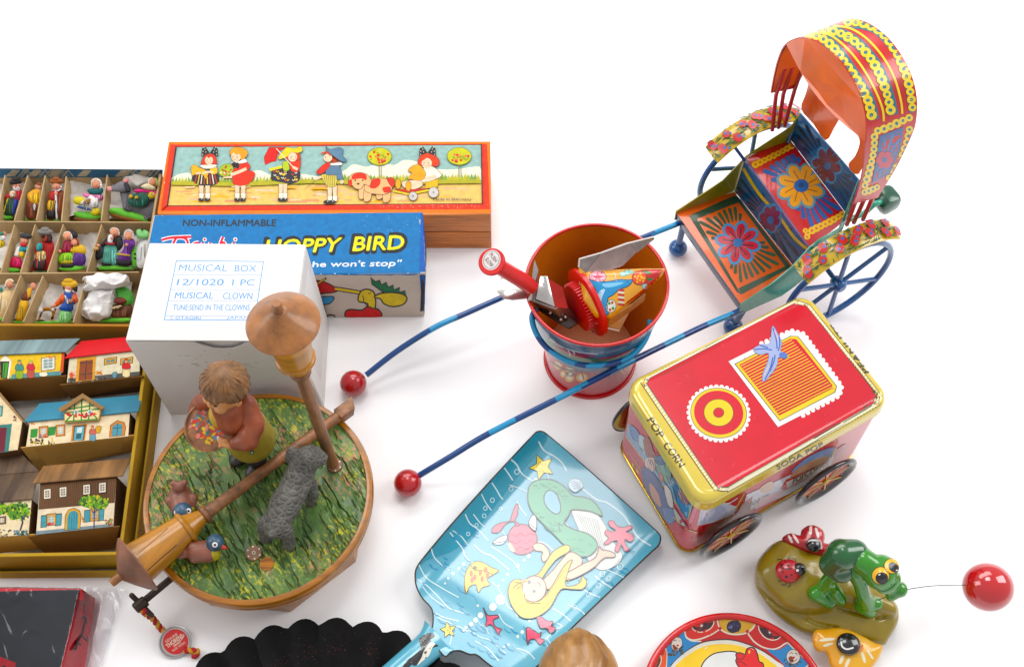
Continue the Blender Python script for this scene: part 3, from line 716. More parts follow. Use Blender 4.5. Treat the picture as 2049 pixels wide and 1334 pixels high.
figurine('figurine', 'clay woman in a white bonnet holding a white goose and a yellow basket', 'figurine', (650, 420), [
    ('base', '8a6238', E_(640, 438, 100, 30, 4), -0.1, None), ('base', GREEN, E_(652, 410, 106, 34, 4), 0.0, None), ('skirt', 'f0f0f2', [(602, 315), (700, 270), (742, 320), (735, 380), (596, 388)], 0.1, None), ('skirt', '2c4c7a', [(602, 352), (690, 376), (690, 388), (597, 368)], 0.42, 0.05),
    ('blouse', 'e788b4', [(618, 248), (680, 258), (760, 262), (768, 302), (720, 308), (640, 284)], 0.15, None), ('bodice', '1d5c5c', [(662, 225), (768, 216), (762, 262), (700, 268), (668, 254)], 0.25, None),
    ('basket', 'd8c828', E_(598, 310, 46, 32), 0.3, None), ('goose', 'ece8e2', [(606, 332), (660, 300), (690, 272), (712, 288), (742, 300), (738, 352), (690, 368), (650, 346)], 0.42, None), ('goose', '9c7448', [(640, 325), (690, 300), (690, 340), (655, 345)], 0.58, None),
    ('cloth', 'e8d63c', E_(718, 388, 40, 30), 0.22, None), ('head', FIG_SKIN, E_(726, 190, 35, 35), 0.35, None), ('bonnet', 'eeeae4', [(690, 170), (720, 148), (758, 160), (772, 200), (756, 222), (752, 180), (720, 168), (700, 190), (698, 215)], 0.4, None)], [(726, 192, 30)])
figurine('figurine', 'clay woman in a green skirt and shawl riding a grey donkey', 'figurine', (950, 420), [
    ('base', '9a6a3c', [(818, 385), (900, 395), (1075, 440), (1060, 462), (960, 455), (835, 425)], -0.1, None), ('base', GREEN, [(812, 365), (890, 355), (1000, 385), (1085, 425), (1088, 458), (980, 440), (830, 400)], 0.0, None),
    ('donkey_body', '6c6a6e', [(898, 210), (985, 240), (1060, 300), (1175, 290), (1190, 390), (1080, 445), (1060, 400), (960, 385), (915, 340)], 0.15, None), ('donkey_body', '6c6a6e', [(915, 330), (960, 340), (985, 385), (930, 380)], 0.2, None),
    ('donkey_head', '77757a', [(812, 218), (850, 205), (905, 172), (960, 180), (978, 230), (930, 250), (860, 248), (818, 244)], 0.4, None), ('donkey_head', 'd89a94', [(810, 215), (845, 212), (850, 246), (818, 248)], 0.46, None), ('ear', 'd88a8a', [(930, 172), (965, 152), (972, 176), (945, 190)], 0.5, None), ('mane', '26242a', [(935, 190), (970, 190), (988, 250), (960, 256), (945, 225)], 0.52, None),
    ('skirt', '1f5a4a', [(972, 300), (1050, 252), (1120, 258), (1116, 335), (1052, 366), (975, 345)], 0.5, None), ('skirt', 'd8b428', E_(996, 294, 15, 15), 0.75, None), ('skirt', 'd8b428', E_(1040, 304, 14, 14), 0.8, None), ('blouse', 'd23a7c', [(1022, 235), (1080, 235), (1170, 245), (1182, 275), (1100, 262), (1025, 258)], 0.55, None),
    ('shawl', 'e6dcb8', [(1068, 215), (1120, 196), (1175, 225), (1160, 246), (1090, 236)], 0.66, None), ('bundle', 'e0c62a', E_(1146, 280, 30, 26), 0.6, None), ('head', FIG_SKIN, E_(1152, 184, 30, 32), 0.62, None), ('hood', '9cc06a', [(1150, 152), (1185, 160), (1192, 200), (1172, 215), (1178, 180)], 0.62, None), ('hood', 'ece4cc', [(1120, 175), (1140, 152), (1165, 155), (1135, 175), (1125, 205)], 0.68, None)], [(1150, 186, 25)])
figurine('figurine', 'clay figure in yellow and purple at the cut-off edge of the tray', 'figurine', (5, 690), [
    ('base', GREEN, E_(-30, 800, 60, 20), 0, None), ('skirt', '6a3a8c', [(-60, 650), (10, 655), (18, 700), (-40, 790), (-90, 780)], 0.05, None), ('blouse', 'e6c61f', [(-50, 600), (20, 598), (45, 620), (10, 660), (-60, 655)], 0.12, None), ('head', FIG_SKIN, E_(40, 556, 18, 20), 0.2, None), ('beard', 'dfe5e0', E_(36, 585, 20, 18), 0.25, None), ('hat', '3f7f6c', E_(25, 555, 24, 14), 0.3, None)], z=0.8)
figurine('figurine', 'clay person in a dark hat, teal shirt and bright pink trousers', 'figurine', (95, 815), [
    ('base', GREEN, E_(92, 818, 62, 22), 0, None), ('trousers', 'd8245c', [(100, 722), (160, 735), (165, 795), (120, 805), (78, 785)], 0.1, None), ('shirt', '2c98a4', [(160, 642), (228, 655), (232, 682), (190, 692), (150, 690)], 0.15, None), ('sleeve', 'ece4d8', [(130, 660), (160, 645), (150, 720), (112, 716)], 0.15, None),
    ('belt', 'e3bc1c', [(155, 688), (192, 690), (188, 728), (158, 724)], 0.24, None), ('scarf', 'c82a34', [(165, 625), (215, 630), (200, 652), (170, 648)], 0.28, None), ('head', FIG_SKIN, E_(192, 602, 30, 32), 0.2, None), ('hat', '3a3636', E_(205, 572, 46, 24, 5), 0.3, None)], [(190, 606, 26)])
figurine('figurine', 'clay bearded man in a long red coat and wide grey hat', 'figurine', (300, 825), [
    ('base', '8fc89a', E_(290, 830, 52, 13), 0, None), ('coat', 'b81f22', [(262, 640), (320, 600), (385, 595), (404, 650), (385, 740), (352, 812), (236, 826), (262, 725)], 0.05, None), ('trousers', 'e2c88c', [(285, 690), (350, 688), (345, 755), (285, 752)], 0.3, None), ('boots', '201c1c', [(270, 750), (352, 752), (338, 824), (262, 818)], 0.3, None),
    ('shirt', '2a9a96', [(290, 636), (325, 625), (330, 680), (288, 685)], 0.36, None), ('head', 'a8503c', E_(345, 580, 32, 36), 0.3, None), ('beard', '241816', E_(342, 578, 14, 16), 0.55, None), ('hair', '3a1c18', E_(382, 590, 20, 32), 0.3, None), ('hat', '8c8680', E_(354, 546, 60, 26), 0.45, None), ('hat', '8c8680', E_(356, 530, 34, 20), 0.5, None)])
figurine('figurine', 'clay woman in maroon and green with a small girl in yellow', 'figurine', (535, 805), [
    ('base', '9a7440', E_(545, 822, 98, 20), -0.08, None), ('base', GREEN, E_(535, 804, 100, 24, -3), 0, None), ('skirt', '98cf4a', [(452, 700), (540, 690), (556, 755), (445, 768)], 0.12, None), ('skirt', 'd8c01f', [(470, 752), (552, 748), (552, 772), (468, 776)], 0.16, None), ('shoes', '221c1c', [(466, 772), (550, 770), (548, 804), (464, 804)], 0.1, None),
    ('jacket', '8e1f3c', [(488, 602), (548, 602), (556, 680), (470, 694), (446, 690), (470, 650)], 0.18, None), ('hat', '201a1c', E_(548, 556, 40, 28, 40), 0.15, None), ('head', FIG_SKIN, E_(514, 572, 34, 34), 0.3, None), ('bonnet', 'ddd8d2', [(480, 575), (490, 545), (525, 540), (548, 565), (552, 605), (535, 600), (528, 560), (500, 560)], 0.34, None),
    ('girl_dress', '5a2c86', [(562, 692), (636, 698), (636, 780), (550, 776)], 0.2, None), ('girl_blouse', 'e3bd18', [(538, 662), (590, 630), (640, 650), (650, 695), (620, 704), (540, 692)], 0.26, None), ('girl_head', FIG_SKIN, E_(570, 624, 27, 28), 0.4, None), ('girl_hair', '8c3c28', [(545, 610), (568, 590), (602, 605), (608, 640), (594, 640), (585, 610), (560, 606)], 0.46, None), ('hand', FIG_SKIN, E_(458, 686, 12, 12), 0.35, None)], [(512, 575, 28), (568, 628, 22)])
figurine('figurine', 'clay couple on one base, man in a black coat and woman in purple', 'figurine', (850, 800), [
    ('base', GREEN, [(735, 790), (800, 780), (900, 785), (975, 795), (975, 815), (850, 818), (738, 818)], 0, None), ('trousers', '63a896', [(776, 640), (880, 645), (862, 775), (820, 780), (768, 772)], 0.15, None), ('shoes', '1f1c1c', [(765, 765), (830, 772), (828, 786), (764, 784)], 0.2, None), ('coat', '1d1a1c', [(748, 645), (800, 585), (835, 566), (905, 570), (922, 640), (884, 684), (866, 640), (800, 635), (775, 652)], 0.25, None), ('vest', 'ece8e4', [(822, 574), (856, 572), (850, 628), (818, 624)], 0.48, None), ('sash', 'b02c34', [(806, 622), (866, 626), (864, 642), (804, 638)], 0.46, None), ('hat_in_hand', '1d1a1c', E_(738, 690, 46, 56, 15), 0.2, None), ('hat_in_hand', 'c89a64', E_(742, 676, 20, 14), 0.7, 0.1), ('hand', FIG_SKIN, E_(748, 648, 14, 12), 0.5, None), ('hand', FIG_SKIN, E_(854, 596, 12, 11), 0.62, None),
    ('head', FIG_SKIN, E_(866, 548, 34, 36), 0.42, None), ('hair', 'c8c8c6', [(832, 545), (840, 520), (870, 514), (898, 528), (906, 565), (894, 570), (890, 540), (860, 528), (842, 536)], 0.48, None),
    ('dress', '6a2f8a', [(928, 600), (998, 592), (1012, 640), (980, 690), (975, 760), (884, 752), (930, 655)], 0.28, None), ('dress', 'd8b41f', [(892, 706), (976, 716), (975, 728), (890, 718)], 0.58, 0.06), ('hem', '201c22', [(880, 740), (976, 748), (972, 792), (868, 782)], 0.24, None), ('woman_head', FIG_SKIN, E_(970, 572, 34, 36), 0.42, None), ('woman_bonnet', 'd5d4d8', [(934, 570), (945, 538), (975, 526), (1004, 545), (1008, 580), (998, 596), (990, 552), (962, 548), (945, 590)], 0.48, None), ('woman_hand', FIG_SKIN, E_(962, 646, 13, 12), 0.62, None)], [(864, 552, 28), (968, 576, 28)])
figurine('figurine', 'white spotted clay animal lying on its side against its green base', 'figurine', (1040, 740), [
    ('base', GREEN, E_(1002, 722, 30, 88), 0.2, None), ('animal_body', 'eef0ec', [(1020, 655), (1080, 590), (1130, 600), (1140, 720), (1080, 800), (1022, 790)], 0.25, None), ('animal_body', '1c1c20', E_(1024, 714, 9, 9), 0.65, None), ('animal_body', '1c1c20', E_(1024, 745, 9, 9), 0.65, None), ('leaf', '8fd08a', [(1034, 530), (1112, 540), (1120, 590), (1040, 592)], 0.5, None), ('leaf', '1c2c1c', E_(1080, 538, 10, 8), 0.75, None)])
figurine('figurine', 'clay figure in a long cream hooded robe', 'figurine', (30, 1180), [
    ('base', GREEN, E_(-20, 1180, 50, 24), 0, None), ('robe', 'e8cc9c', [(12, 985), (55, 955), (108, 968), (100, 1050), (55, 1130), (20, 1180), (-50, 1180), (-30, 1060)], 0.08, None), ('head', FIG_SKIN, E_(86, 930, 28, 30), 0.3, None), ('hood', 'efe0bc', [(50, 945), (62, 900), (95, 888), (118, 905), (112, 925), (88, 905), (68, 940), (60, 970)], 0.32, None), ('sleeve', '2c8c74', E_(14, 965, 14, 18), 0.15, None)], [(88, 932, 24)])
figurine('figurine', 'clay figure in a bright yellow robe with a brown cape', 'figurine', (145, 1190), [
    ('base', GREEN, E_(142, 1202, 46, 12), 0, None), ('robe', 'e3b41a', [(160, 1042), (218, 1050), (205, 1110), (172, 1190), (122, 1184), (136, 1110)], 0.1, None), ('cape', '6c3a24', [(170, 1000), (225, 970), (235, 1030), (200, 1050), (165, 1044)], 0.12, None), ('scarf', 'e0a82a', [(215, 965), (250, 955), (240, 1015), (215, 1030)], 0.25, None), ('head', FIG_SKIN, E_(252, 940, 24, 28), 0.15, None)], z=0.9)
figurine('figurine', 'clay carpenter in orange with a blue apron beside a sawhorse', 'figurine', (420, 1195), [
    ('base', GREEN, [(265, 1200), (400, 1192), (525, 1192), (535, 1206), (400, 1212), (268, 1212)], 0, None), ('trousers', '93d58a', [(455, 1115), (535, 1120), (522, 1202), (446, 1198)], 0.12, None), ('jacket', 'e0662a', [(400, 1085), (440, 1030), (480, 990), (560, 985), (580, 1020), (584, 1050), (550, 1078), (490, 1060), (430, 1090)], 0.14, None), ('apron', '2450a0', [(488, 982), (548, 980), (556, 1050), (546, 1125), (448, 1112), (488, 1050)], 0.26, None), ('collar', 'ece8e4', [(500, 965), (545, 972), (535, 995), (505, 990)], 0.4, None), ('hand', FIG_SKIN, E_(412, 1088, 22, 12, -20), 0.35, None), ('hand', FIG_SKIN, E_(540, 1056, 17, 16), 0.42, None), ('saw', 'd8dce0', [(498, 1018), (512, 1020), (532, 1066), (518, 1078)], 0.48, None),
    ('hair', '32201c', [(485, 935), (580, 935), (582, 985), (560, 978), (540, 940), (510, 940), (500, 978), (484, 970)], 0.28, None), ('head', FIG_SKIN, E_(525, 950, 32, 34), 0.36, None), ('hat', 'e4b61c', E_(532, 928, 60, 34), 0.38, None), ('hat', 'e4b61c', E_(528, 906, 38, 18), 0.46, None),
    ('sawhorse', 'a8702c', [(296, 1108), (345, 1096), (420, 1104), (424, 1122), (400, 1192), (384, 1190), (392, 1130), (330, 1130), (306, 1190), (290, 1186), (312, 1125)], 0.2, None), ('sawhorse', 'ddd8d2', E_(322, 1122, 16, 20, 20), 0.4, None), ('sawhorse', 'ddd8d2', E_(410, 1118, 12, 12), 0.4, None)], [(525, 955, 27)])
figurine('figurine', 'brown and green clay animal mostly covered by white tissue', 'figurine', (880, 1150), [
    ('base', GREEN, [(720, 1195), (860, 1165), (960, 1170), (965, 1200), (800, 1206)], 0, None), ('animal_body', '6a4028', [(840, 1080), (960, 1070), (985, 1120), (950, 1170), (840, 1172)], 0.1, None), ('rider', '5aa84c', [(860, 960), (930, 940), (990, 990), (1000, 1060), (930, 1080), (880, 1050), (870, 1000)], 0.2, None), ('rider', '7c3a30', E_(905, 1050, 50, 28), 0.3, None), ('horn', 'd8c49c', [(842, 1100), (915, 1084), (905, 1108), (850, 1116)], 0.4, None)], z=0.75)
# crumpled tissue
n = Vector((0, -0.4, 0.92)); pt = P(*Z1(750, 1050), 1.3)
M_TISSUE = mat('white_tissue', 'f2f0ee', 0.8, var=0.02, scale=60, spec=0.2)
t = thing('tissue_wrap', 'crumpled white tissue paper wrapped in the front right compartment', 'tissue', P(*Z1(750, 1150), 0.5))
for pts, lift in (([(650, 985), (720, 960), (862, 960), (845, 1060), (822, 1165), (740, 1195), (690, 1195), (640, 1180), (582, 1132), (590, 1090), (640, 1040)], 0.0), ([(640, 880), (740, 850), (830, 846), (950, 855), (975, 880), (978, 915), (880, 955), (760, 965), (640, 982), (622, 965), (660, 930), (655, 905), (632, 900)], 0.3)):
    vf = puff(pts, pt, n, 0.5, 0.5, Z1, smooth=False, lift=lift, s=2.2)
    vf = (vf[0], [f for f in vf[1]])
    V = [v + n * (0.16 * (1 - abs(noise.noise(v * 1.3)) * 3) + 0.05 * noise.noise(v * 5)) + noise.noise_vector(v * 1.8) * 0.1 for v in vf[0]]
    obj('tissue_fold', (V, vf[1]), M_TISSUE, t, smooth=12)
a = Art(Z1)
for k in range(12): x = 715 + k * 20; a.l('8a98d8', 3, [(x, 895 - k * 1.2), (x + rnd.uniform(2, 10), 880 - k * 0.8 + rnd.uniform(-8, 8))])

# ------------------------------------------------------------------ open box of lithographed card houses
ZB = 2.5
t = thing('house_box', 'open mustard card box filled with little printed card houses', 'box', P(100, 1150, 0))
b0, b1, b2, b3 = P(-90, 650, ZB), P(300, 652, ZB), P(240, 1106, ZB), P(-120, 1112, ZB)
br = P(292, 753, ZB)
obj('box_wall', wall(b0 + Vector((0, 0.05, 0)), b1 + Vector((0, 0.05, 0)), 0.25, ZB, 0.18), M_MUSTARD, t)
obj('box_wall', wall(b1, b2, 0.25, ZB, 0.2), M_MUSTARD2, t)
obj('box_wall', wall(b2 + Vector((-0.12, 0, 0)), b3, 0.25, ZB, 0.2), M_MUSTARD2, t)
flo = [Vector((p.x, p.y, 0.1)) for p in (b3, b2, b1, b0)]
obj('box_floor', hexa(flo, [p + UPV * 0.14 for p in flo]), mat('pale_card_floor', 'ece4d8', 0.8, var=0.08, scale=10), t)
# the lid it stands in, whose low rim shows outside the walls
dx = (b2 - b1).normalized(); sx = Vector((-dx.y, dx.x, 0)) * 0.0 + Vector((0.42, -0.1, 0)); sy = Vector((0.0, -0.36, 0))
obj('lid_rim', wall(b1 + sx, b2 + sx + sy, 0.0, 1.35, 0.12), M_MUSTARD2, t)
obj('lid_rim', wall(b2 + sx + sy + Vector((-0.1, 0, 0)), b3 + sy, 0.0, 0.9, 0.12), M_MUSTARD2, t)

M_DARKCARD = mat('brown_card_underside', '8e6438', 0.75, var=0.15, scale=20, bump=0.05, spec=0.25)
M_TANCARD = mat('tan_card_underside', 'c89c5c', 0.75, var=0.12, scale=20, bump=0.05, spec=0.25)
M_SIDECARD = mat('dark_card_gable', '6a4a2e', 0.75, var=0.2, scale=20, spec=0.25)
def house(label, facade, roofs, base, art, zf=2.75, baselow=0.6, mcard=None, extra=None, side=None):
    """a card house lying on its back: facade up, roof and base standing at its ends"""
    cx = sum(p[0] for p in facade) / len(facade); cy = max(p[1] for p in facade)
    t = thing('card_house', label, 'toy house', P(*Z2(cx, cy), 0.3), 'printed card houses in the box')
    top = [P(*Z2(*p), zf) for p in facade]
    w = obj('house_wall', hexa([Vector((p.x, p.y + 0.25, 0.3)) for p in top], top, 0.02, 1), side or M_SIDECARD, t)
    fw_ = slab([p + UPV * 0.05 for p in top], 0.05, UPV); f = obj('facade', fw_, mat('cream_card', 'e9d5ae', 0.7, var=0.04, scale=30, spec=0.3), t, smooth=0)
    rs = []
    for nm, quad, zq, m in roofs:
        rs.append(obj(nm, slab([P(*Z2(x, y), z) for (x, y), z in zip(quad, zq)], 0.07, None, 0.012), m, t))
    if base:
        q = [P(*Z2(*base[0]), zf + 0.02), P(*Z2(*base[1]), zf + 0.02), P(*Z2(*base[2]), baselow), P(*Z2(*base[3]), baselow)]
        obj('base_card', slab(q, 0.07, None, 0.012), mcard or M_DARKCARD, t)
    a = Art(Z2); art(a); a.lay('printed_facade', t, [f], M_PRINT); return t, rs
def win(a, x, y, w, h, fr, gl, k=0, lw=2.5, sk=-0.12):
    q = [(x, y), (x + w, y + w * sk), (x + w, y + h + w * sk), (x, y + h)]
    a.p('3a2c22', [(q[0][0] - 3, q[0][1] - 3), (q[1][0] + 3, q[1][1] - 3), (q[2][0] + 3, q[2][1] + 3), (q[3][0] - 3, q[3][1] + 3)]); a.p(fr, q)
    i = [bil((q[3], q[2], q[1], q[0]), u, v) for u, v in ((0.16, 0.14), (0.84, 0.14), (0.84, 0.86), (0.16, 0.86))]; a.p(gl, i)
    m = lambda u0, v0, u1, v1: a.l(fr if k == 0 else 'e9e2d0', lw, [bil((q[3], q[2], q[1], q[0]), u0, v0), bil((q[3], q[2], q[1], q[0]), u1, v1)])
    m(0.5, 0.14, 0.5, 0.86); m(0.16, 0.38, 0.84, 0.38); m(0.16, 0.62, 0.84, 0.62)
def little(a, x, y, h, top, bottom, hat='d8a078'):
    a.o(bottom, '2c2420', 1.6, [(x - h * 0.16, y - h * 0.5), (x + h * 0.16, y - h * 0.5), (x + h * 0.2, y), (x - h * 0.2, y)])
    a.o(top, '2c2420', 1.6, [(x - h * 0.17, y - h * 0.78), (x + h * 0.17, y - h * 0.78), (x + h * 0.24, y - h * 0.45), (x - h * 0.22, y - h * 0.45)])
    a.o('e0a884', '2c2420', 1.4, ellipse2(x, y - h * 0.88, h * 0.1, h * 0.12, n=8)); a.e(hat, x, y - h * 0.98, h * 0.12, h * 0.07, n=8)
def scrib(a, n, x0, x1, y0, y1, cols, r=4, seed=1):
    q = random.Random(seed)
    for k in range(n): a.e(q.choice(cols), q.uniform(x0, x1), q.uniform(y0, y1), q.uniform(r * 0.5, r * 1.4), q.uniform(r * 0.4, r), q.uniform(0, 90), n=7)
R_GREY = mat('grey_blue_roof', '8ba0a2', 0.65, var=0.2, scale=9, stretch=(14, 1, 1), spec=0.3); R_RED = mat('red_roof', 'd8283a', 0.6, var=0.08, scale=40, spec=0.3)
R_BLUE = mat('blue_roof', '4f93ad', 0.6, var=0.12, scale=16, spec=0.3); R_BROWN = mat('brown_shingle_roof', 'b08458', 0.65, var=0.3, scale=10, stretch=(9, 1.2, 1.2), hex2='4c3624', spec=0.3)
R_DARK = mat('dark_brown_roof', '7a6450', 0.65, var=0.3, scale=10, stretch=(9, 1.2, 1.2), hex2='3a2c24', spec=0.3); R_EDGE = mat('roof_edge_card', '9a7850', 0.7, var=0.1, scale=30, spec=0.3)
def f_yellow(a):
    a.p('ecc42e', [(-60, 172), (312, 155), (302, 264), (-70, 298)]); a.p('cf5a2c', [(306, 156), (320, 156), (312, 258), (296, 262)]); a.p('5f9090', [(60, 268), (300, 252), (302, 272), (50, 292)])
    scrib(a, 40, 60, 295, 175, 250, ['e0b02a', 'f2d45a', 'd8a428'], 5); scrib(a, 18, -10, 20, 180, 280, ['b8442c', '8c9a3a'], 5)
    a.o('efe6d0', '2c2420', 2, [(-5, 205), (25, 172), (62, 205)], False); a.p('2c2420', [(0, 206), (56, 204), (44, 288), (2, 288)]); a.p('f0ead8', [(46, 205), (58, 204), (44, 290), (36, 290)]); a.p('4f9a3e', [(16, 212), (42, 210), (32, 284), (12, 284)]); a.p('2c2420', [(24, 212), (27, 212), (20, 284), (17, 284)])
    little(a, 96, 286, 86, '4f8a7a', '8fa83a', '6a8c4a'); little(a, 152, 282, 82, 'c83a4a', 'c05a4c', 'a8c04a'); win(a, 206, 190, 64, 60, 'e9e6da', '8fa3a2'); a.o('efe4c8', '2c2420', 1.6, [(195, 262), (225, 256), (236, 268), (228, 278), (200, 278)]); scrib(a, 12, 225, 270, 178, 188, ['d8682c', 'e0983a'], 5)
house('printed card house with yellow walls and a grey roof, two villagers outside', [(-60, 172), (318, 154), (305, 264), (-70, 298)], [('roof', [(-60, 172), (325, 156), (396, 90), (-60, 104)], (2.95, 2.95, 2.3, 2.3), R_GREY)], [(-70, 302), (328, 276), (326, 384), (-70, 412)], f_yellow, baselow=0.9)
def f_red(a):
    a.p('e3d9bb', [(345, 188), (690, 152), (690, 270), (332, 310)]); a.p('54504a', [(338, 288), (690, 254), (690, 274), (334, 312)]); scrib(a, 40, 340, 520, 285, 306, ['3c3834', '7c7468', '2c2826', '6a5c58'], 8, 4); scrib(a, 26, 345, 372, 255, 285, ['d8683a', 'c84a3c', 'e3a08a'], 6, 5); scrib(a, 20, 470, 505, 255, 268, ['d8683a', 'c84a3c', 'e3c04a'], 5, 6)
    a.p('dba02c', [(382, 190), (475, 180), (468, 295), (374, 306)]); a.p('8c4a2c', [(396, 204), (460, 196), (456, 294), (388, 302)]); a.l('3a241a', 4, [(428, 200), (421, 298)])
    for y in (215, 270): a.l('3a3a30', 5, [(394, y), (422, y - 2)]); a.l('3a3a30', 5, [(432, y - 3), (458, y - 6)])
    for x in (518, 598): a.p('3a2c22', [(x - 3, 190), (x + 62, 180), (x + 58, 214), (x - 5, 224)]); a.p('dba02c', [(x, 192), (x + 58, 183), (x + 55, 211), (x - 2, 220)]); a.p('6c8c84', [(x + 8, 198), (x + 50, 191), (x + 48, 207), (x + 7, 213)]); a.l('dba02c', 4, [(x + 28, 190), (x + 27, 214)])
    a.o('6c9aa4', '2c2420', 2, [(556, 262), (578, 258), (574, 284), (558, 286)]); little(a, 624, 278, 84, 'cc2c36', 'ead9a8', 'a84430')
house('printed card house with cream walls and a bright red roof', [(345, 188), (690, 152), (690, 272), (332, 310)], [('roof', [(318, 188), (690, 145), (690, 78), (402, 104)], (2.95, 2.95, 2.3, 2.3), R_RED)], [(296, 322), (714, 278), (716, 322), (352, 390)], f_red, baselow=1.4)
def f_gable(a):
    a.p('ead7b2', [(-60, 310), (0, 372), (106, 500), (86, 640), (-60, 660)]); a.p('3f7c74', [(-20, 424), (16, 424), (12, 476), (-20, 478)]); a.p('8fb4a8', [(-20, 430), (8, 430), (6, 470), (-20, 470)]); a.p('3f7c74', [(-20, 520), (60, 512), (42, 650), (-20, 656)]); a.p('6a2030', [(-20, 534), (34, 530), (22, 650), (-20, 654)])
    scrib(a, 10, 66, 82, 475, 498, ['6a3424', '8c4a34'], 5, 8)
house('printed card house with a tall cream gable and dark red door', [(-60, 310), (0, 368), (112, 500), (88, 642), (-60, 662)], [('roof', [(0, 356), (140, 522), (106, 496), (-4, 368)], (2.9, 2.8, 2.85, 2.9), R_EDGE), ('roof', [(-60, 300), (0, 356), (-4, 370), (-60, 316)], (2.95, 2.9, 2.9, 2.95), R_EDGE)], None, f_gable)
def f_blue(a):
    a.p('ecd9b6', [(150, 500), (642, 456), (634, 574), (134, 626)])
    for x in (152, 240): a.p('3c8a3e', [(x, 540 - (x - 152) * 0.12), (x + 36, 535 - (x - 152) * 0.12), (x + 32, 578 - (x - 152) * 0.12), (x - 3, 584 - (x - 152) * 0.12)])
    win(a, 194, 530, 42, 52, 'd8862c', 'b8c4b8', 1); win(a, 278, 522, 42, 52, 'd8862c', 'b8c4b8', 1); scrib(a, 9, 196, 228, 564, 578, ['4f80a8', 'c8443a'], 5, 9); scrib(a, 30, 150, 272, 588, 618, ['b89a4a', '5c4a2c', 'd8c078', '3a3020'], 7, 10)
    a.p('d8862c', [(358, 520), (432, 512), (420, 594), (350, 600)]); a.p('3a2c22', [(366, 524), (424, 518), (414, 594), (360, 598)]); a.p('6fa8b4', [(370, 528), (418, 523), (410, 592), (364, 596)]); a.p('cfe0dc', [(382, 532), (408, 529), (404, 556), (379, 558)]); a.p('2c5c68', [(378, 562), (404, 560), (400, 586), (375, 588)])
    little(a, 458, 594, 70, 'c86a5c', '6c98a8', 'b8544c'); a.o('d8a84a', '2c2420', 2, [(474, 528), (500, 525), (494, 556), (476, 556)])
    a.o('d8862c', '3a2c22', 3, [(540, 578), (546, 520), (580, 496), (614, 506), (622, 530), (616, 570)], False); a.p('5c98a4', [(552, 574), (556, 526), (582, 508), (606, 518), (604, 568)]); a.l('24404a', 3, [(582, 508), (578, 570)]); a.l('24404a', 3, [(556, 536), (606, 530)])
    scrib(a, 6, 155, 170, 508, 516, ['d8682c'], 4, 11)
tt, rs = house('printed card house with a blue roof and half-timbered green dormer', [(150, 500), (642, 456), (634, 574), (130, 628)], [('roof', [(118, 502), (684, 450), (704, 368), (195, 412)], (2.95, 2.95, 2.25, 2.25), R_BLUE)], [(102, 632), (662, 570), (650, 650), (190, 748)], f_blue, mcard=M_TANCARD)
dg = [P(*Z2(x, y), 3.02) for x, y in ((318, 508), (316, 455), (405, 372), (505, 428), (488, 494))]
dm = obj('dormer', hexa([p - UPV * 0.35 + Vector((0, 0.12, 0)) for p in dg], dg), M_TANCARD, tt, smooth=0)
for quad in ([(288, 438), (408, 362), (410, 385), (300, 456)], [(408, 362), (518, 432), (502, 442), (410, 385)]): obj('dormer_roof', slab([P(*Z2(x, y), 3.22) for x, y in quad], 0.1), R_EDGE, tt, smooth=0)
a = Art(Z2); a.p('ecd9a8', [(322, 504), (320, 458), (405, 380), (498, 430), (484, 492)])
for q in ([(322, 502), (484, 490)], [(320, 460), (494, 438)], [(370, 410), (364, 498)], [(445, 402), (438, 492)], [(405, 380), (402, 494)], [(325, 500), (362, 462)], [(480, 488), (446, 446)], [(340, 440), (470, 420)]): a.l('3a8038', 7, q)
for x in (366, 434): a.p('e9e9e0', [(x, 446), (x + 22, 444), (x + 20, 466), (x - 1, 468)]); a.p('7c94a0', [(x + 4, 450), (x + 18, 448), (x + 17, 462), (x + 3, 464)])
scrib(a, 22, 335, 480, 462, 478, ['c8343a', 'd8503c', 'b02c38'], 8, 12); a.lay('printed_gable', tt, [dm], M_PRINT)
def leaves(a, cx, cy, rx, ry, n, seed):
    q = random.Random(seed); a.s('5c8c34', [(cx + rx * math.cos(k * 0.7) * q.uniform(0.8, 1.1), cy + ry * math.sin(k * 0.7) * q.uniform(0.8, 1.15)) for k in range(9)])
    for k in range(n): u, v = q.uniform(0, 6.28), q.uniform(0, 1) ** 0.5; a.e(q.choice(['6ca838', '3c6c2c', 'a8b83c', '8cb840', '2c4824', 'd8c04a']), cx + rx * 1.05 * v * math.cos(u), cy + ry * 1.05 * v * math.sin(u), 8, 5, q.uniform(0, 180), n=7)
def f_tree(a):
    a.p('e9d8b4', [(-60, 905), (156, 886), (140, 1060), (-60, 1075)]); leaves(a, 85, 945, 62, 44, 60, 3); leaves(a, 0, 935, 40, 28, 30, 4); a.l('4a3a4c', 9, [(108, 965), (112, 1000), (100, 1040)]); a.l('4a3a4c', 5, [(108, 985), (130, 960)]); win(a, -12, 975, 40, 34, '6c5a4a', 'b8a890', 1)
    scrib(a, 40, 70, 138, 1040, 1060, ['4f7c34', '3c5c3c', '6a8c9c', '2c4420'], 6, 13); scrib(a, 20, -10, 50, 1035, 1070, ['8c7c5c', '5c5040', 'd8c8a8'], 6, 14)
house('printed card house with a dark brown roof and a leafy tree on its wall', [(-60, 905), (158, 886), (142, 1060), (-60, 1076)], [('roof', [(-60, 902), (160, 882), (194, 748), (-60, 772)], (2.95, 2.95, 2.2, 2.2), R_DARK), ('rear_roof', [(-60, 770), (192, 746), (100, 652), (-60, 668)], (2.2, 2.2, 1.9, 1.9), R_DARK)], [(-60, 1078), (172, 1060), (192, 1130), (-60, 1160)], f_tree, mcard=M_TANCARD, baselow=1.3)
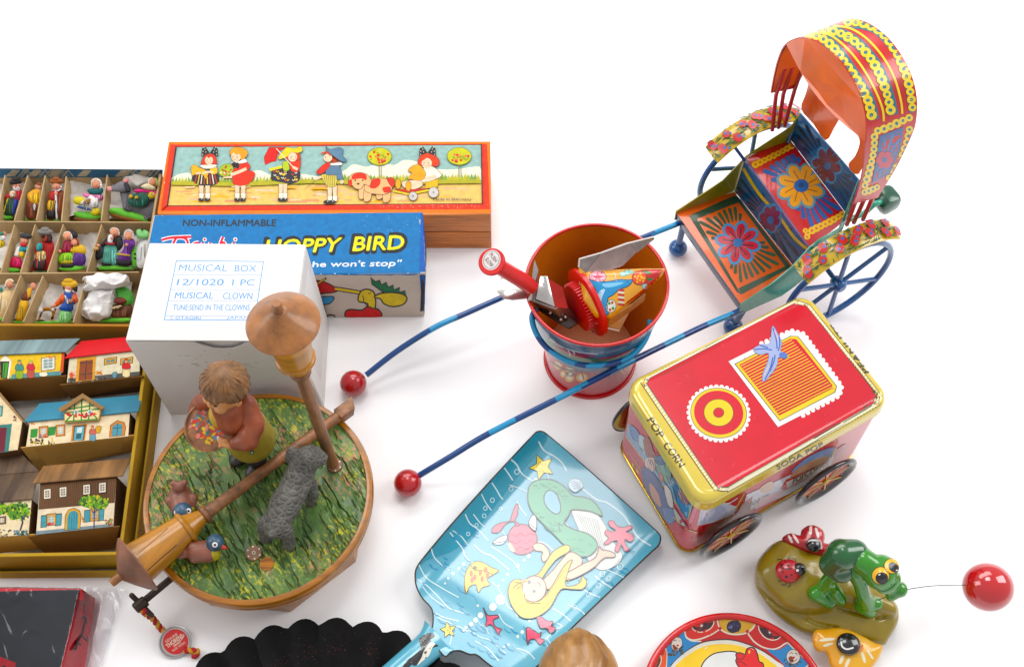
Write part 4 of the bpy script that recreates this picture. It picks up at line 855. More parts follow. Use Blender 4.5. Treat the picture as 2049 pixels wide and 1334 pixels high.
def f_timber(a):
    a.p('6c4a2e', [(200, 800), (576, 770), (566, 905), (190, 940)])
    for k in range(40): x = 200 + k * 9.5; a.l('4a301e', 2.2, [(x, 802 - k * 0.75), (x - 9 + k * 0.05, 936 - k * 0.85)])
    a.p('ecdcc0', [(190, 938), (568, 904), (560, 1012), (180, 1050)]); a.p('7c8c90', [(180, 1044), (560, 1006), (560, 1020), (178, 1062)])
    for x, y in ((218, 838), (296, 829), (413, 817), (491, 808)): win(a, x, y, 32, 46, 'eae4d2', '8c7c6c')
    for x, y, flip in ((206, 970, 0), (278, 962, 0), (420, 944, 0), (488, 938, 0)): a.p('2c2420', [(x - 2, y - 4), (x + 30, y - 7), (x + 26, y + 54), (x - 5, y + 58)]); a.p('4f98a4', [(x, y), (x + 27, y - 3), (x + 24, y + 52), (x - 2, y + 55)])
    win(a, 234, 962, 42, 54, 'e0a02c', 'a8b4a4', 1); win(a, 448, 940, 40, 54, 'e0a02c', '8c9a90', 1); scrib(a, 10, 238, 272, 1002, 1014, ['c83a3c', '3c7c3c', 'd86a8c'], 6, 15)
    a.o('dba42c', '3a2c22', 3, [(320, 1040), (324, 965), (340, 938), (368, 930), (394, 942), (402, 965), (396, 1032)], False); a.p('4f98a4', [(332, 1038), (335, 970), (350, 946), (370, 942), (388, 956), (386, 1032)])
    for x in (344, 356, 368, 378): a.l('2c6470', 2, [(x + 2, 950), (x - 3, 1034)])
    leaves(a, 468, 902, 72, 34, 70, 5); a.l('5a4468', 6, [(468, 925), (466, 1030)]); a.l('5a4468', 4, [(466, 960), (450, 930)]); a.l('5a4468', 4, [(466, 960), (484, 932)]); scrib(a, 24, 515, 558, 985, 1012, ['b8643c', 'd8983a', '8c4a34', '6c8c4a'], 6, 16); scrib(a, 12, 408, 416, 975, 1000, ['b8643c', 'd8983a'], 5, 17)
house('printed card house with a brown plank upper storey and arched blue door', [(200, 800), (576, 770), (562, 1020), (180, 1060)], [('roof', [(160, 806), (608, 768), (645, 682), (215, 720)], (2.98, 2.98, 2.35, 2.35), R_BROWN)], [(136, 1070), (592, 1020), (565, 1130), (232, 1166)], f_timber, side=M_SIDECARD)

# ------------------------------------------------------------------ black and red packet in clear film
zt = 2.6
t = thing('wrapped_packet', 'flat black packet with red edges sealed in crinkled clear film', 'packet', P(60, 1320, 0))
tp = [P(-60, 1390, zt), P(*Y2(560, 1150), zt), P(*Y2(795, 178), zt), P(-60, 1174, zt)]
bt = [Vector((p.x, p.y, 0.12)) for p in tp]; bt[1] = P(*Y2(800, 1180), 0.12); bt[2] = P(*Y2(935, 270), 0.12)
M_BLACKP = mat('black_printed_card', '3a434c', 0.5, var=0.3, scale=12, spec=0.3); M_REDP = mat('red_printed_card', 'e03a44', 0.5, var=0.06, scale=20)
pk = obj('packet_body', hexa(bt, tp, 0.06), M_REDP, t)
pc = obj('cover', slab([tp[0] + UPV * 0.08, tp[1] + UPV * 0.08 + Vector((-0.08, 0, 0)), tp[2] + UPV * 0.08 + Vector((-0.06, -0.08, 0)), tp[3] + UPV * 0.08 + Vector((0, -0.3, 0))], 0.06, UPV, 0.02), M_BLACKP, t)
a = Art(Y2)
a.p('e03a44', [(-60, 830), (20, 850), (158, 905), (140, 960), (-60, 960)]); a.s('2a2c30', [(20, 960), (30, 928), (60, 938), (70, 962)])
a.c('3c1a20', 20, [(800, 460), (835, 470), (815, 560), (800, 620), (760, 700), (735, 780)]); a.c('3c1a20', 14, [(800, 640), (850, 690), (845, 640)]); a.c('3c1a20', 10, [(840, 300), (815, 380), (830, 420)]); a.c('3c1a20', 10, [(835, 470), (850, 520)]); a.c('3c1a20', 10, [(760, 700), (790, 730), (750, 720)])
a.lay('printed_ornament', t, [pc, pk], M_PRINT)
m = bpy.data.materials.new('clear_film'); m.use_nodes = True; nt = m.node_tree; nt.nodes.clear()
o_ = nt.nodes.new('ShaderNodeOutputMaterial'); mx = nt.nodes.new('ShaderNodeMixShader'); tr = nt.nodes.new('ShaderNodeBsdfTransparent'); gl = nt.nodes.new('ShaderNodeBsdfGlossy'); fr = nt.nodes.new('ShaderNodeFresnel')
fr.inputs[0].default_value = 1.5; gl.inputs['Roughness'].default_value = 0.06; tr.inputs[0].default_value = (0.93, 0.92, 0.93, 1)
nt.links.new(fr.outputs[0], mx.inputs[0]); nt.links.new(tr.outputs[0], mx.inputs[1]); nt.links.new(gl.outputs[0], mx.inputs[2]); nt.links.new(mx.outputs[0], o_.inputs[0])
# film: drapes over the packet and runs out past its edge
V, Fc = [], []; nu, nv = 110, 90
tree = BVHTree.FromPolygons(*[GEO[pk.name][0], [f for f in GEO[pk.name][1]]])
for j in range(nv + 1):
    for i in range(nu + 1):
        u, v = i / nu, j / nv; x, y = bil(((-150, 1080), (880, 1080), (1165, 120), (-150, 95)), u, v); p = P(*Y2(x, y), 1.2)
        h = tree.ray_cast(Vector((p.x, p.y, 20)), Vector((0, 0, -1)))
        z = (h[0].z if h[0] is not None else 0.1)
        V.append(Vector((p.x, p.y, z)))
for it in range(10):                                            # relax so that the film bridges the edges
    Z = [v.z for v in V]
    for j in range(1, nv):
        for i in range(1, nu):
            k = j * (nu + 1) + i; mz = (Z[k - 1] + Z[k + 1] + Z[k - nu - 1] + Z[k + nu + 1]) / 4; V[k].z = max(Z[k], mz)
for v in V:
    q = v * 0.8; r1 = 1 - abs(noise.noise(Vector((q.x * 1.2 + q.y * 0.5, q.y * 0.5 - q.x * 0.2, 3)))) * 2.2; r2 = 1 - abs(noise.noise(Vector((q.x * 2.6, q.y * 2.6, 9)))) * 2
    e = min(1.0, max(0.0, (2.7 - v.z) / 1.2)); v.z += 0.14 + (0.012 + 0.07 * e) * max(r1, 0) ** 4 + 0.015 * e * max(r2, 0) ** 2 + 0.012 * noise.noise(v * 1.4)
for j in range(nv):
    for i in range(nu): Fc.append((j * (nu + 1) + i, j * (nu + 1) + i + 1, (j + 1) * (nu + 1) + i + 1, (j + 1) * (nu + 1) + i))
obj('film', (V, Fc), m, t, smooth=180)
# ------------------------------------------------------------------ wooden music box with a grassy round top
M_PALEWOOD = mat('honey_turned_wood', 'c58a42', 0.35, var=0.22, scale=16, bump=0.05, stretch=(1, 1, 9), coat=0.3)
M_RIMWOOD = mat('varnished_rim_wood', 'b87a36', 0.35, var=0.2, scale=24, stretch=(1, 6, 6), coat=0.3)
M_POST = mat('brown_beech_post', '9a6a48', 0.5, var=0.25, scale=60, bump=0.12, bscale=200, stretch=(3, 3, 0.6), coat=0.1)
M_ROOFWOOD = mat('reddish_beech_roof', 'ac7448', 0.42, var=0.22, scale=90, bump=0.08, bscale=260, coat=0.2)
M_ROOFDARK = mat('walnut_roof', '8a5a40', 0.5, var=0.25, scale=50, bump=0.06, bscale=260, coat=0.1)
dc = Vector((-14.18, -12.52, 0)); DR = 6.40; ZT = 3.4
t = thing('music_box', 'round wooden music box with grassy top, boy, two birds, grey dog and lamp post', 'music box', dc)
v0 = P(582, 1224, 0); rb = (v0 - dc); rb.z = 0; r0 = rb.length; a0 = math.atan2(rb.y, rb.x); 
ring8 = [dc + Vector((math.cos(a0 + k * math.pi / 4), math.sin(a0 + k * math.pi / 4), 0)) * min(r0, 6.15) for k in range(8)]
obj('base', hexa(ring8, [p + UPV * 2.15 for p in ring8], 0.06), M_RIMWOOD, t)
obj('rim', lathe([(5.4, 2.17), (6.1, 2.17), (6.3, 2.35), (6.36, 2.6), (6.3, 2.78), (6.38, 2.95), (6.42, 3.2), (6.34, 3.42), (6.22, 3.47), (6.06, 3.47), (6.02, 3.3), (5.4, 3.3)], dc, seg=96, closed=True), M_RIMWOOD, t, smooth=35)
m = bpy.data.materials.new('carved_painted_grass'); m.use_nodes = True; nt = m.node_tree; b = nt.nodes['Principled BSDF']; b.inputs['Roughness'].default_value = 0.5; b.inputs['Coat Weight'].default_value = 0.15
tc = nt.nodes.new('ShaderNodeTexCoord')
def nz(scale, rot, elong, det=5, rough=0.65):
    mp = nt.nodes.new('ShaderNodeMapping'); mp.vector_type = 'TEXTURE'; mp.inputs['Rotation'].default_value = (0, 0, math.radians(rot)); mp.inputs['Scale'].default_value = (elong, 1, 1)
    n = nt.nodes.new('ShaderNodeTexNoise'); n.inputs['Scale'].default_value = scale; n.inputs['Detail'].default_value = det; n.inputs['Roughness'].default_value = rough
    nt.links.new(tc.outputs['Object'], mp.inputs[0]); nt.links.new(mp.outputs[0], n.inputs[0]); return n.outputs['Fac']
def ramp(src, p0, p1, c0=(0, 0, 0, 1), c1=(1, 1, 1, 1)):
    r = nt.nodes.new('ShaderNodeValToRGB'); r.color_ramp.elements[0].position = p0; r.color_ramp.elements[1].position = p1
    r.color_ramp.elements[0].color = c0; r.color_ramp.elements[1].color = c1; nt.links.new(src, r.inputs[0]); return r.outputs[0]
def mixc(f, a_, b_):
    x = nt.nodes.new('ShaderNodeMix'); x.data_type = 'RGBA'; nt.links.new(f, x.inputs[0])
    for s_, i in ((a_, 6), (b_, 7)):
        if isinstance(s_, str): x.inputs[i].default_value = (*alb(s_), 1)
        else: nt.links.new(s_, x.inputs[i])
    return x.outputs[2]
def mul(a_, b_):
    x = nt.nodes.new('ShaderNodeMath'); x.operation = 'MULTIPLY'; nt.links.new(a_, x.inputs[0]); nt.links.new(b_, x.inputs[1]); return x.outputs[0]
base_g = mixc(ramp(nz(90, -55, 2.0), 0.35, 0.65), '456436', '6a8a46')
ysp = mul(ramp(nz(520, -50, 1.6, 6, 0.7), 0.53, 0.57), ramp(nz(36, 0, 1, 3), 0.42, 0.58)); psp = mul(ramp(nz(560, -50, 1.8, 6, 0.7), 0.52, 0.57), ramp(nz(24, 90, 1.0, 3), 0.50, 0.66))
gr = ramp(nz(210, -58, 3.6, 2, 0.5), 0.38, 0.52)
c_ = mixc(psp, mixc(ysp, base_g, 'ccc44c'), 'c4886a')
nt.links.new(c_, b.inputs['Base Color'])
bp = nt.nodes.new('ShaderNodeBump'); bp.inputs['Strength'].default_value = 1.0; bp.inputs['Distance'].default_value = 0.004
nt.links.new(gr, bp.inputs['Height']); nt.links.new(bp.outputs[0], b.inputs['Normal'])
nr = 60; V, Fc = [dc + UPV * (ZT + 0.1)], []
for i in range(1, nr + 1):
    for k in range(160):
        a_ = 2 * math.pi * k / 160; p = dc + Vector((math.cos(a_), math.sin(a_), 0)) * (6.04 * i / nr)
        q = Vector((p.x * 0.5 - p.y * 0.87, (p.x * 0.87 + p.y * 0.5) * 3.2, 0)); e = min(1, (nr - i) / 4)
        V.append(p + UPV * (ZT + 0.02 + e * (0.08 + 0.09 * (abs(noise.noise(q * 0.55)) - 0.25) + 0.03 * noise.noise(q * 1.3))))
for k in range(160): Fc.append((0, 1 + k, 1 + (k + 1) % 160))
for i in range(nr - 1):
    for k in range(160): q = (k + 1) % 160; Fc.append((1 + i * 160 + k, 1 + (i + 1) * 160 + k, 1 + (i + 1) * 160 + q, 1 + i * 160 + q))
grass = obj('carved_grass', (V, Fc), m, t, smooth=40)

# lamp profile from the finial tip down to the foot of the post, (distance, radius) in cm
LP = dict(finial=[(0, 0.0), (0, 0.2), (0.1, 0.24), (0.5, 0.22), (0.62, 0.24)], roof=[(0.6, 0.3), (0.7, 0.45), (0.95, 0.85), (1.35, 1.4), (1.6, 1.66), (1.68, 1.72), (1.76, 1.70), (1.8, 1.2)],
          lantern=[(1.8, 1.18), (3.2, 1.02), (4.75, 0.86), (4.8, 0.95), (4.92, 0.98), (5.02, 0.93), (5.1, 0.75), (5.6, 0.55), (6.0, 0.42)], collar=[(6.0, 0.40), (6.08, 0.52), (6.2, 0.55), (6.32, 0.5), (6.4, 0.38), (6.6, 0.37)], post=[(6.6, 0.34), (10, 0.32), (16.9, 0.34)])
def lamp(tip, footp, parent, names, mats_, L=16.9, square=False):
    ax = (footp - tip).normalized(); k = (footp - tip).length / L
    for nm in names:
        pr = [(r, d * k) for d, r in LP[nm]]
        if nm == 'post' and square: pr = pr[:-1] + [(0.33, 15.9 * k)]
        obj(nm, lathe(pr, tip, ax, 40), mats_[nm], parent, smooth=40)
    return ax, k
LM = dict(finial=M_ROOFWOOD, roof=M_ROOFWOOD, lantern=M_PALEWOOD, collar=M_POST, post=M_POST)
tip, ft = P(*Z4(682, 72), 20.3), P(*Z4(908, 716), 3.45)
lp = obj('lamp_post', lathe([(r, d) for d, r in LP['post']], tip, ft - tip, 40), M_POST, t, smooth=40)
for nm in ('collar', 'lantern', 'roof', 'finial'): obj(nm, lathe([(r, d) for d, r in LP[nm]], tip, ft - tip, 48), LM[nm], lp, smooth=40)

# dowel buttons and the empty dowel hole
M_BUTTON = mat('brown_button', '8a6448', 0.45, var=0.15, scale=80); M_PLUG = mat('raw_dowel_wood', 'c8823c', 0.6, var=0.25, scale=90, bump=0.2, stretch=(1, 5, 1))
for x, y, r in ((915, 718, 30), (593, 1067, 32)):
    c = P(*Z4(x, y), 3.56); k = obj('dowel_button', lathe([(0.0, -0.1), (0.43, -0.1), (0.45, 0.0), (0.42, 0.07), (0, 0.09)], c, seg=32), M_BUTTON, t, smooth=40)
    a = Art(Z4)
    for j in range(6): q = j * 1.047 + 0.4; a.p('ece4d4', [(x + r * s_ * math.cos(q + d), y - 2 + r * 0.92 * s_ * math.sin(q + d)) for s_, d in ((0.72, -0.13), (0.93, -0.12), (0.93, 0.12), (0.72, 0.13))])
    a.ring('ece4d4', x, y - 2, 6, 6, 2.5); a.lay('button_marks', k, [k], M_CLAY)
c = P(*Z4(645, 1110), 3.5); obj('dowel_hole', lathe([(0, -0.05), (0.36, -0.05), (0.38, 0.05), (0, 0.06)], c, seg=28), M_PLUG, t, smooth=0)

# boy carrying a tray of flowers
M_COAT = mat('rust_painted_jacket', 'a05436', 0.5, var=0.2, scale=60, bump=0.1, coat=0.1); M_OLIVE = mat('olive_painted_coat', 'a08c40', 0.5, var=0.15, scale=60, bump=0.08, coat=0.1)
M_SKINW = mat('painted_skin_wood', 'd89a68', 0.45, var=0.08, scale=60, coat=0.1); M_HAIRW = mat('brown_carved_hair', '8c6440', 0.5, var=0.25, scale=90, bump=0.3, stretch=(2, 2, 0.6)); M_VEST = mat('mustard_painted_vest', 'd0a850', 0.5, var=0.15, scale=60); M_BOOT = mat('black_painted_boot', '2c2624', 0.45, var=0.1)
q4 = lambda x, y, z: P(*Z4(x, y), z)
def capsule(p, q, r0, r1, n=7):
    p, q = Vector(p), Vector(q); d = (q - p).normalized(); rs, ps = [], []
    for k in range(1, 5): s_ = math.sin(k * math.pi / 8); ps.append(p - d * r0 * math.cos(k * math.pi / 8)); rs.append(r0 * s_)
    for k in range(n + 1): ps.append(p.lerp(q, k / n)); rs.append(r0 + (r1 - r0) * k / n)
    for k in range(3, 0, -1): s_ = math.sin(k * math.pi / 8); ps.append(q + d * r1 * math.cos(k * math.pi / 8)); rs.append(r1 * s_)
    return tube(ps, rs, 18)
def chain(pts, rs): return join(*[capsule(pts[i], pts[i + 1], rs[i], rs[i + 1]) for i in range(len(pts) - 1)])
face_d = Vector((-0.62, -0.78, 0)).normalized(); lf = Vector((-face_d.y, face_d.x, 0)) * -1
foot_c = q4(592, 700, 3.5)
body = obj('boy', fuse(join(capsule(q4(560, 560, 7.8), q4(578, 600, 6.4), 1.15, 1.28), capsule(q4(578, 600, 6.4), q4(582, 612, 6.0), 1.28, 1.36)), 0.1, 6), M_OLIVE, t, smooth=60)
body_b = BVHTree.FromPolygons(*GEO[body.name])
for s_ in (-1, 1): obj('boot', fuse(join(capsule(foot_c + lf * 0.6 * s_ + UPV * 1.3, foot_c + lf * 0.6 * s_ + UPV * 0.35, 0.5, 0.45), ell(foot_c + lf * 0.62 * s_ + face_d * 0.35 + UPV * 0.32, (0.5, 0.75, 0.36), rot=axes(UPV, lf))), 0.08, 4), M_BOOT, body, smooth=60)
jk = fuse(chain([q4(488, 478, 10.0), q4(512, 520, 9.0), q4(530, 555, 8.2)], [0.85, 1.02, 0.95]), 0.08, 5)
for pts_, rs_ in (([q4(565, 475, 9.7), q4(590, 555, 8.9), q4(568, 618, 8.6), q4(525, 628, 8.5)], [0.55, 0.64, 0.6, 0.42]), ([q4(418, 446, 9.7), q4(385, 470, 8.8), q4(362, 500, 8.2)], [0.5, 0.5, 0.42])):
    obj('sleeve', rough_up(fuse(chain(pts_, rs_), 0.07, 4), 0.06, 1.9), M_COAT, body, smooth=70)
jacket = obj('jacket', rough_up(jk, 0.05, 1.6), M_COAT, body, smooth=70)
vest = obj('vest', fuse(join(ell(q4(462, 512, 9.0), (0.8, 0.62, 0.95), rot=axes((0, -0.3, 1)))), 0.08, 2), M_VEST, body, smooth=70)
hd = q4(474, 418, 11.0)
head = obj('head', fuse(join(ell(hd, (1.02, 1.0, 1.08), 28, 18), ell(hd + face_d * 0.98 - UPV * 0.15, 0.2), ell(hd + face_d * 0.72 + lf * 0.42 - UPV * 0.35, 0.36), ell(hd + face_d * 0.72 - lf * 0.42 - UPV * 0.35, 0.36), ell(hd + lf * 1.02 - UPV * 0.1, (0.18, 0.25, 0.3)), ell(hd - lf * 1.02 - UPV * 0.1, (0.18, 0.25, 0.3)), capsule(hd - UPV * 0.5, q4(486, 476, 10.0), 0.5, 0.5)), 0.07, 4), M_SKINW, body, smooth=70)
for s_ in (-1, 1): obj('eye', ell(hd + face_d * 0.92 + lf * 0.36 * s_ + UPV * 0.12, (0.1, 0.1, 0.12), 10, 8), M_BOOT, head, smooth=60)
hv, hf = ell(hd + UPV * 0.42 - face_d * 0.18, (1.28, 1.26, 1.16), 96, 40)
hv2 = []
hc = hd + UPV * 0.42 - face_d * 0.18
for v in hv:
    d = (v - hc).normalized(); az = math.atan2(d.dot(lf), d.dot(face_d)); st = 0.03 * math.sin(az * 24 + 4 * noise.noise(d * 3)) + 0.018 * math.sin(az * 51 + 4 * d.z); st *= min(1, max(0, (1 - d.z) * 3))
    v = v + d * (st + 0.06 * noise.noise(d * 2))
    cut = -0.42 if d.dot(face_d) < 0.25 else 0.0 + 0.12 * math.sin(az * 7)
    if d.z < cut: v = hc + (v - hc) * 0.78
    hv2.append(v)
obj('hair', (hv2, hf), M_HAIRW, body, smooth=45)
for c_, r_ in ((q4(498, 632, 8.4), 0.32), (q4(348, 522, 8.0), 0.3)):
    d_ = Vector((-0.7, 0.1, -0.1)) if r_ > 0.31 else Vector((0.15, -0.7, -0.2))
    fingers = [capsule(c_, c_ + d_ * 0.75 + Vector((0, 0.13 * k - 0.2, 0.06 * k)) if r_ > 0.31 else c_ + d_ * 0.6 + Vector((0.13 * k - 0.15, 0, 0.05 * k)), 0.15, 0.1) for k in range(4)] + [capsule(c_, c_ + UPV * 0.4 + d_ * 0.3, 0.14, 0.1)]
    obj('hand', fuse(join(ell(c_, (r_, r_ * 0.9, r_ * 0.75)), *fingers), 0.045, 3), M_SKINW, body, smooth=70)
tn = Vector((-0.1, -0.36, 0.93)).normalized(); tcn = q4(420, 562, 8.6)
fl = obj('flower_tray', lathe([(0.0, -0.12), (1.22, -0.12), (1.36, 0.0), (1.38, 0.14), (1.3, 0.16), (1.24, 0.06), (0.0, 0.12)], tcn, tn, 48), M_POST, body, smooth=40)
a = Art(Z4); q = random.Random(5)
for k in range(130):
    u, v = q.uniform(0, 6.28), q.uniform(0, 1) ** 0.5; x, y = 420 + 78 * v * math.cos(u), 560 + 68 * v * math.sin(u)
    w = (x - 340) + (y - 500)
    a.e(q.choice(['c85a4a', 'd8684c', 'e0c24a', 'c84a44', 'd88a7c'] if k % 5 else ['3c7c7c', '4a8c84', '6c8ca8', 'e8dcc0']), x, y, q.uniform(5, 13), q.uniform(4, 9), q.uniform(0, 180), n=8)
a.lay('painted_flowers', fl, [fl], M_CLAY, sub=8)
a = Art(Z4)
for x, y in ((619, 570), (585, 665)): a.e('2c4c40', x, y, 8, 9, 20); a.e('a8c8b0', x, y, 4.5, 5, 20)
a.lay('button', body, [body, jacket], M_CLAY, sub=4, step=0.02)

# grey carved dog
M_DOG = mat('grey_carved_wood', '6c6a64', 0.55, var=0.3, scale=120, bump=0.25, bscale=260, hex2='4c4a46')
sp = [q4(682, 958, 5.3), q4(715, 880, 5.6), q4(765, 790, 5.9), q4(790, 725, 6.3)]
dg_ = join(chain(sp, [0.74, 0.86, 0.8, 0.75]), capsule(q4(790, 725, 6.3), q4(805, 690, 6.9), 0.75, 0.72), capsule(q4(815, 680, 6.9), q4(858, 690, 6.3), 0.62, 0.46), capsule(q4(745, 662, 7.0), q4(732, 690, 6.4), 0.3, 0.24), capsule(q4(832, 655, 7.2), q4(862, 668, 6.8), 0.26, 0.2),
     chain([q4(640, 945, 5.3), q4(632, 985, 4.2), q4(640, 1000, 3.6)], [0.42, 0.36, 0.4]), chain([q4(722, 975, 5.2), q4(735, 1020, 4.2), q4(735, 1035, 3.6)], [0.44, 0.36, 0.4]), chain([q4(815, 790, 5.4), q4(826, 840, 4.2), q4(822, 860, 3.6)], [0.42, 0.34, 0.36]), chain([q4(745, 755, 5.6), q4(735, 790, 4.2), q4(735, 800, 3.6)], [0.4, 0.34, 0.36]), capsule(q4(672, 985, 5.7), q4(660, 1000, 6.1), 0.26, 0.16))
nt = M_DOG.node_tree; bs = nt.nodes['Principled BSDF']; vo = nt.nodes.new('ShaderNodeTexVoronoi'); vo.inputs['Scale'].default_value = 330; vo.feature = 'DISTANCE_TO_EDGE'
tc_ = nt.nodes.new('ShaderNodeTexCoord'); mp_ = nt.nodes.new('ShaderNodeMapping'); mp_.inputs['Rotation'].default_value = (0, 0, 0.9); mp_.inputs['Scale'].default_value = (0.7, 1.1, 1); nt.links.new(tc_.outputs['Object'], mp_.inputs[0]); nt.links.new(mp_.outputs[0], vo.inputs['Vector'])
rp_ = nt.nodes.new('ShaderNodeValToRGB'); rp_.color_ramp.elements[0].position = 0.0; rp_.color_ramp.elements[1].position = 0.07; nt.links.new(vo.outputs['Distance'], rp_.inputs[0])
bp_ = nt.nodes.new('ShaderNodeBump'); bp_.inputs['Strength'].default_value = 0.7; bp_.inputs['Distance'].default_value = 0.003; nt.links.new(vo.outputs['Distance'], bp_.inputs['Height']); nt.links.new(bp_.outputs[0], bs.inputs['Normal'])
ol_ = bs.inputs['Base Color'].links[0].from_socket; mx_ = nt.nodes.new('ShaderNodeMix'); mx_.data_type = 'RGBA'; nt.links.new(rp_.outputs[0], mx_.inputs[0]); mx_.inputs[6].default_value = (*alb('86837a'), 1); nt.links.new(ol_, mx_.inputs[7]); nt.links.new(mx_.outputs[2], bs.inputs['Base Color'])
vd, fd = rough_up(fuse(dg_, 0.1, 3, dec=0.07), 0.10, 1.3)
obj('dog', (vd, fd), M_DOG, t, smooth=0)
# two painted birds
M_BIRD = mat('brown_pink_painted_bird', '96604e', 0.45, var=0.15, scale=80, bump=0.06, coat=0.1); M_BLUEH = mat('dark_blue_painted_head', '3a5a72', 0.4, var=0.15, scale=80, coat=0.15); M_BREAST = mat('yellow_painted_breast', 'c8b840', 0.45, var=0.15, scale=80); M_BEAK = mat('red_painted_beak', 'b8482c', 0.4, var=0.1)
def bird(label, bodyp, br_, headp, hr, tail, beak, breast, wings, eyes):
    o = obj('bird', fuse(join(chain(bodyp, br_), *[puffs for puffs in [capsule(tail[0], tail[1], 0.3, 0.34), capsule(tail[1], tail[2], 0.34, 0.2), capsule(tail[1], tail[3], 0.3, 0.18)]], *[capsule(w0, w1, 0.32, 0.16) for w0, w1 in wings]), 0.06, 4), M_BIRD, t, smooth=70, label=label)
    obj('bird_head', fuse(join(ell(headp, hr)), 0.08, 1), M_BLUEH, o, smooth=70); obj('beak', lathe([(0.17, 0), (0.1, 0.2), (0.0, 0.36)], beak[0], beak[1], 12), M_BEAK, o)
    obj('breast', ell(breast[0], breast[1], rot=axes(UPV)), M_BREAST, o, smooth=70)
    for e in eyes: d = (CAM - e).normalized(); obj('eye', join(ell(e, (0.15, 0.15, 0.07), 14, 8, axes(d))), mat('white_paint', 'f0eee8', 0.4, var=0.02), o, smooth=70); obj('pupil', ell(e + d * 0.06, (0.07, 0.07, 0.04), 10, 6, axes(d)), M_BOOT, o, smooth=70)
bird('bird with its tail raised towards the boy', [q4(300, 838, 4.3), q4(308, 885, 4.4)], [0.66, 0.62], q4(310, 902, 4.75), 0.52, [q4(298, 830, 4.6), q4(295, 805, 5.0), q4(275, 790, 5.2), q4(318, 786, 5.2)], (q4(318, 925, 4.6), Vector((0.1, -0.8, -0.3))), (q4(330, 900, 4.3), (0.4, 0.4, 0.4)), [(q4(262, 860, 4.4), q4(268, 890, 4.3)), (q4(348, 850, 4.4), q4(352, 880, 4.3))], [q4(286, 905, 5.05), q4(333, 899, 5.05)])
bird('bird facing the small button with a red beak', [q4(370, 1062, 4.3), q4(415, 1060, 4.4)], [0.6, 0.6], q4(438, 1026, 4.9), 0.48, [q4(360, 1060, 4.4), q4(325, 1062, 4.3), q4(292, 1052, 4.3), q4(300, 1080, 4.2)], (q4(466, 1042, 4.8), Vector((0.9, -0.25, -0.1))), (q4(432, 1066, 4.4), (0.42, 0.38, 0.5)), [(q4(360, 1085, 4.3), q4(405, 1092, 4.2)), (q4(352, 1045, 4.6), q4(385, 1038, 4.6))], [q4(438, 1034, 5.33)])
# winding key
M_IRON = mat('dark_iron', '4a4038', 0.4, var=0.2, scale=120, metal=0.7)
k0, k1 = P(*Y2(1720, 40), 1.7), P(*Y2(1395, 310), 1.7)
key = obj('winding_key', lathe([(0.2, 0), (0.2, (k1 - k0).length)], k0, k1 - k0, 20), M_IRON, t, smooth=40)
hub = P(*Y2(1375, 335), 1.7); obj('key_hub', fuse(join(lathe([(0.3, -0.35), (0.34, -0.2), (0.34, 0.3), (0.26, 0.4)], hub, k1 - k0, 20)), 0.05, 2), M_IRON, key, smooth=50)
obj('key_wing', fuse(capsule(P(*Y2(1285, 245), 1.9), P(*Y2(1480, 440), 1.5), 0.15, 0.15), 0.05, 1), M_IRON, key, smooth=60)
# tag on its cord
tg = P(*Y2(1712, 700), 0.2)
t2 = thing('metal_tag', 'round red and silver tag on a twisted cord hanging from the winding key', 'tag', tg)
tag_n = Vector((0.1, -0.2, 1)).normalized()
td = obj('tag_disc', lathe([(0.0, 0.0), (0.84, 0.0), (0.88, 0.06), (0.87, 0.14), (0.80, 0.15), (0.76, 0.1), (0, 0.1)], tg, tag_n, 48), mat('silver_tag_metal', 'c8c4c0', 0.3, var=0.06, metal=0.8), t2, smooth=40)
a = Art(Y2); a.e('d02a30', 1714, 698, 124, 124, n=40)
def rq(cx, cy, w, h, rot):
    c_, s_ = math.cos(math.radians(rot)), math.sin(math.radians(rot)); return [(cx + x * c_ - y * s_, cy + x * s_ + y * c_) for x, y in ((-w / 2, h / 2), (w / 2, h / 2), (w / 2, -h / 2), (-w / 2, -h / 2))]
for s_, cx, cy, w, h, bd in (('GENUINE', 1672, 660, 140, 26, 0.02), ('THORENS', 1704, 690, 190, 40, 0.05), ('SWISS', 1728, 722, 80, 20, 0.02), ('MUSIC WORKS', 1745, 745, 150, 20, 0.02)): a.t('f0dcc8', s_, rq(cx, cy, w, h, -35), bd)
a.c('f0dcc8', 7, [(1700, 735), (1760, 690), (1796, 640), (1785, 625)]); a.lay('tag_print', td, [td], M_ENAMEL)
M_CORDR = mat('red_cord', 'b8243c', 0.8, var=0.1); M_CORDY = mat('yellow_cord', 'd8a04c', 0.8, var=0.1)
path = catmull([P(*Y2(1395, 395), 1.75), P(*Y2(1430, 430), 1.4), P(*Y2(1500, 480), 0.9), P(*Y2(1560, 560), 0.45), P(*Y2(1612, 605), 0.35)], 12)
end = catmull([P(*Y2(1800, 775), 0.3), P(*Y2(1860, 785), 0.35), P(*Y2(1925, 795), 0.3), P(*Y2(1895, 850), 0.2)], 10)
for nm, ph, mm in (('red_cord', 0, M_CORDR), ('yellow_cord', math.pi, M_CORDY)):
    vfs = []
    for pth, tw in ((path, 0.55), (end, 0.5)):
        pp = []
        for i, p in enumerate(pth): u_, v_, _ = frame(pth[min(i + 1, len(pth) - 1)] - pth[max(i - 1, 0)]); an = ph + tw * i; pp.append(p + (u_ * math.cos(an) + v_ * math.sin(an)) * 0.085)
        vfs.append(tube(pp, 0.11, 8))
    obj(nm, join(*vfs), mm, t2, smooth=60)

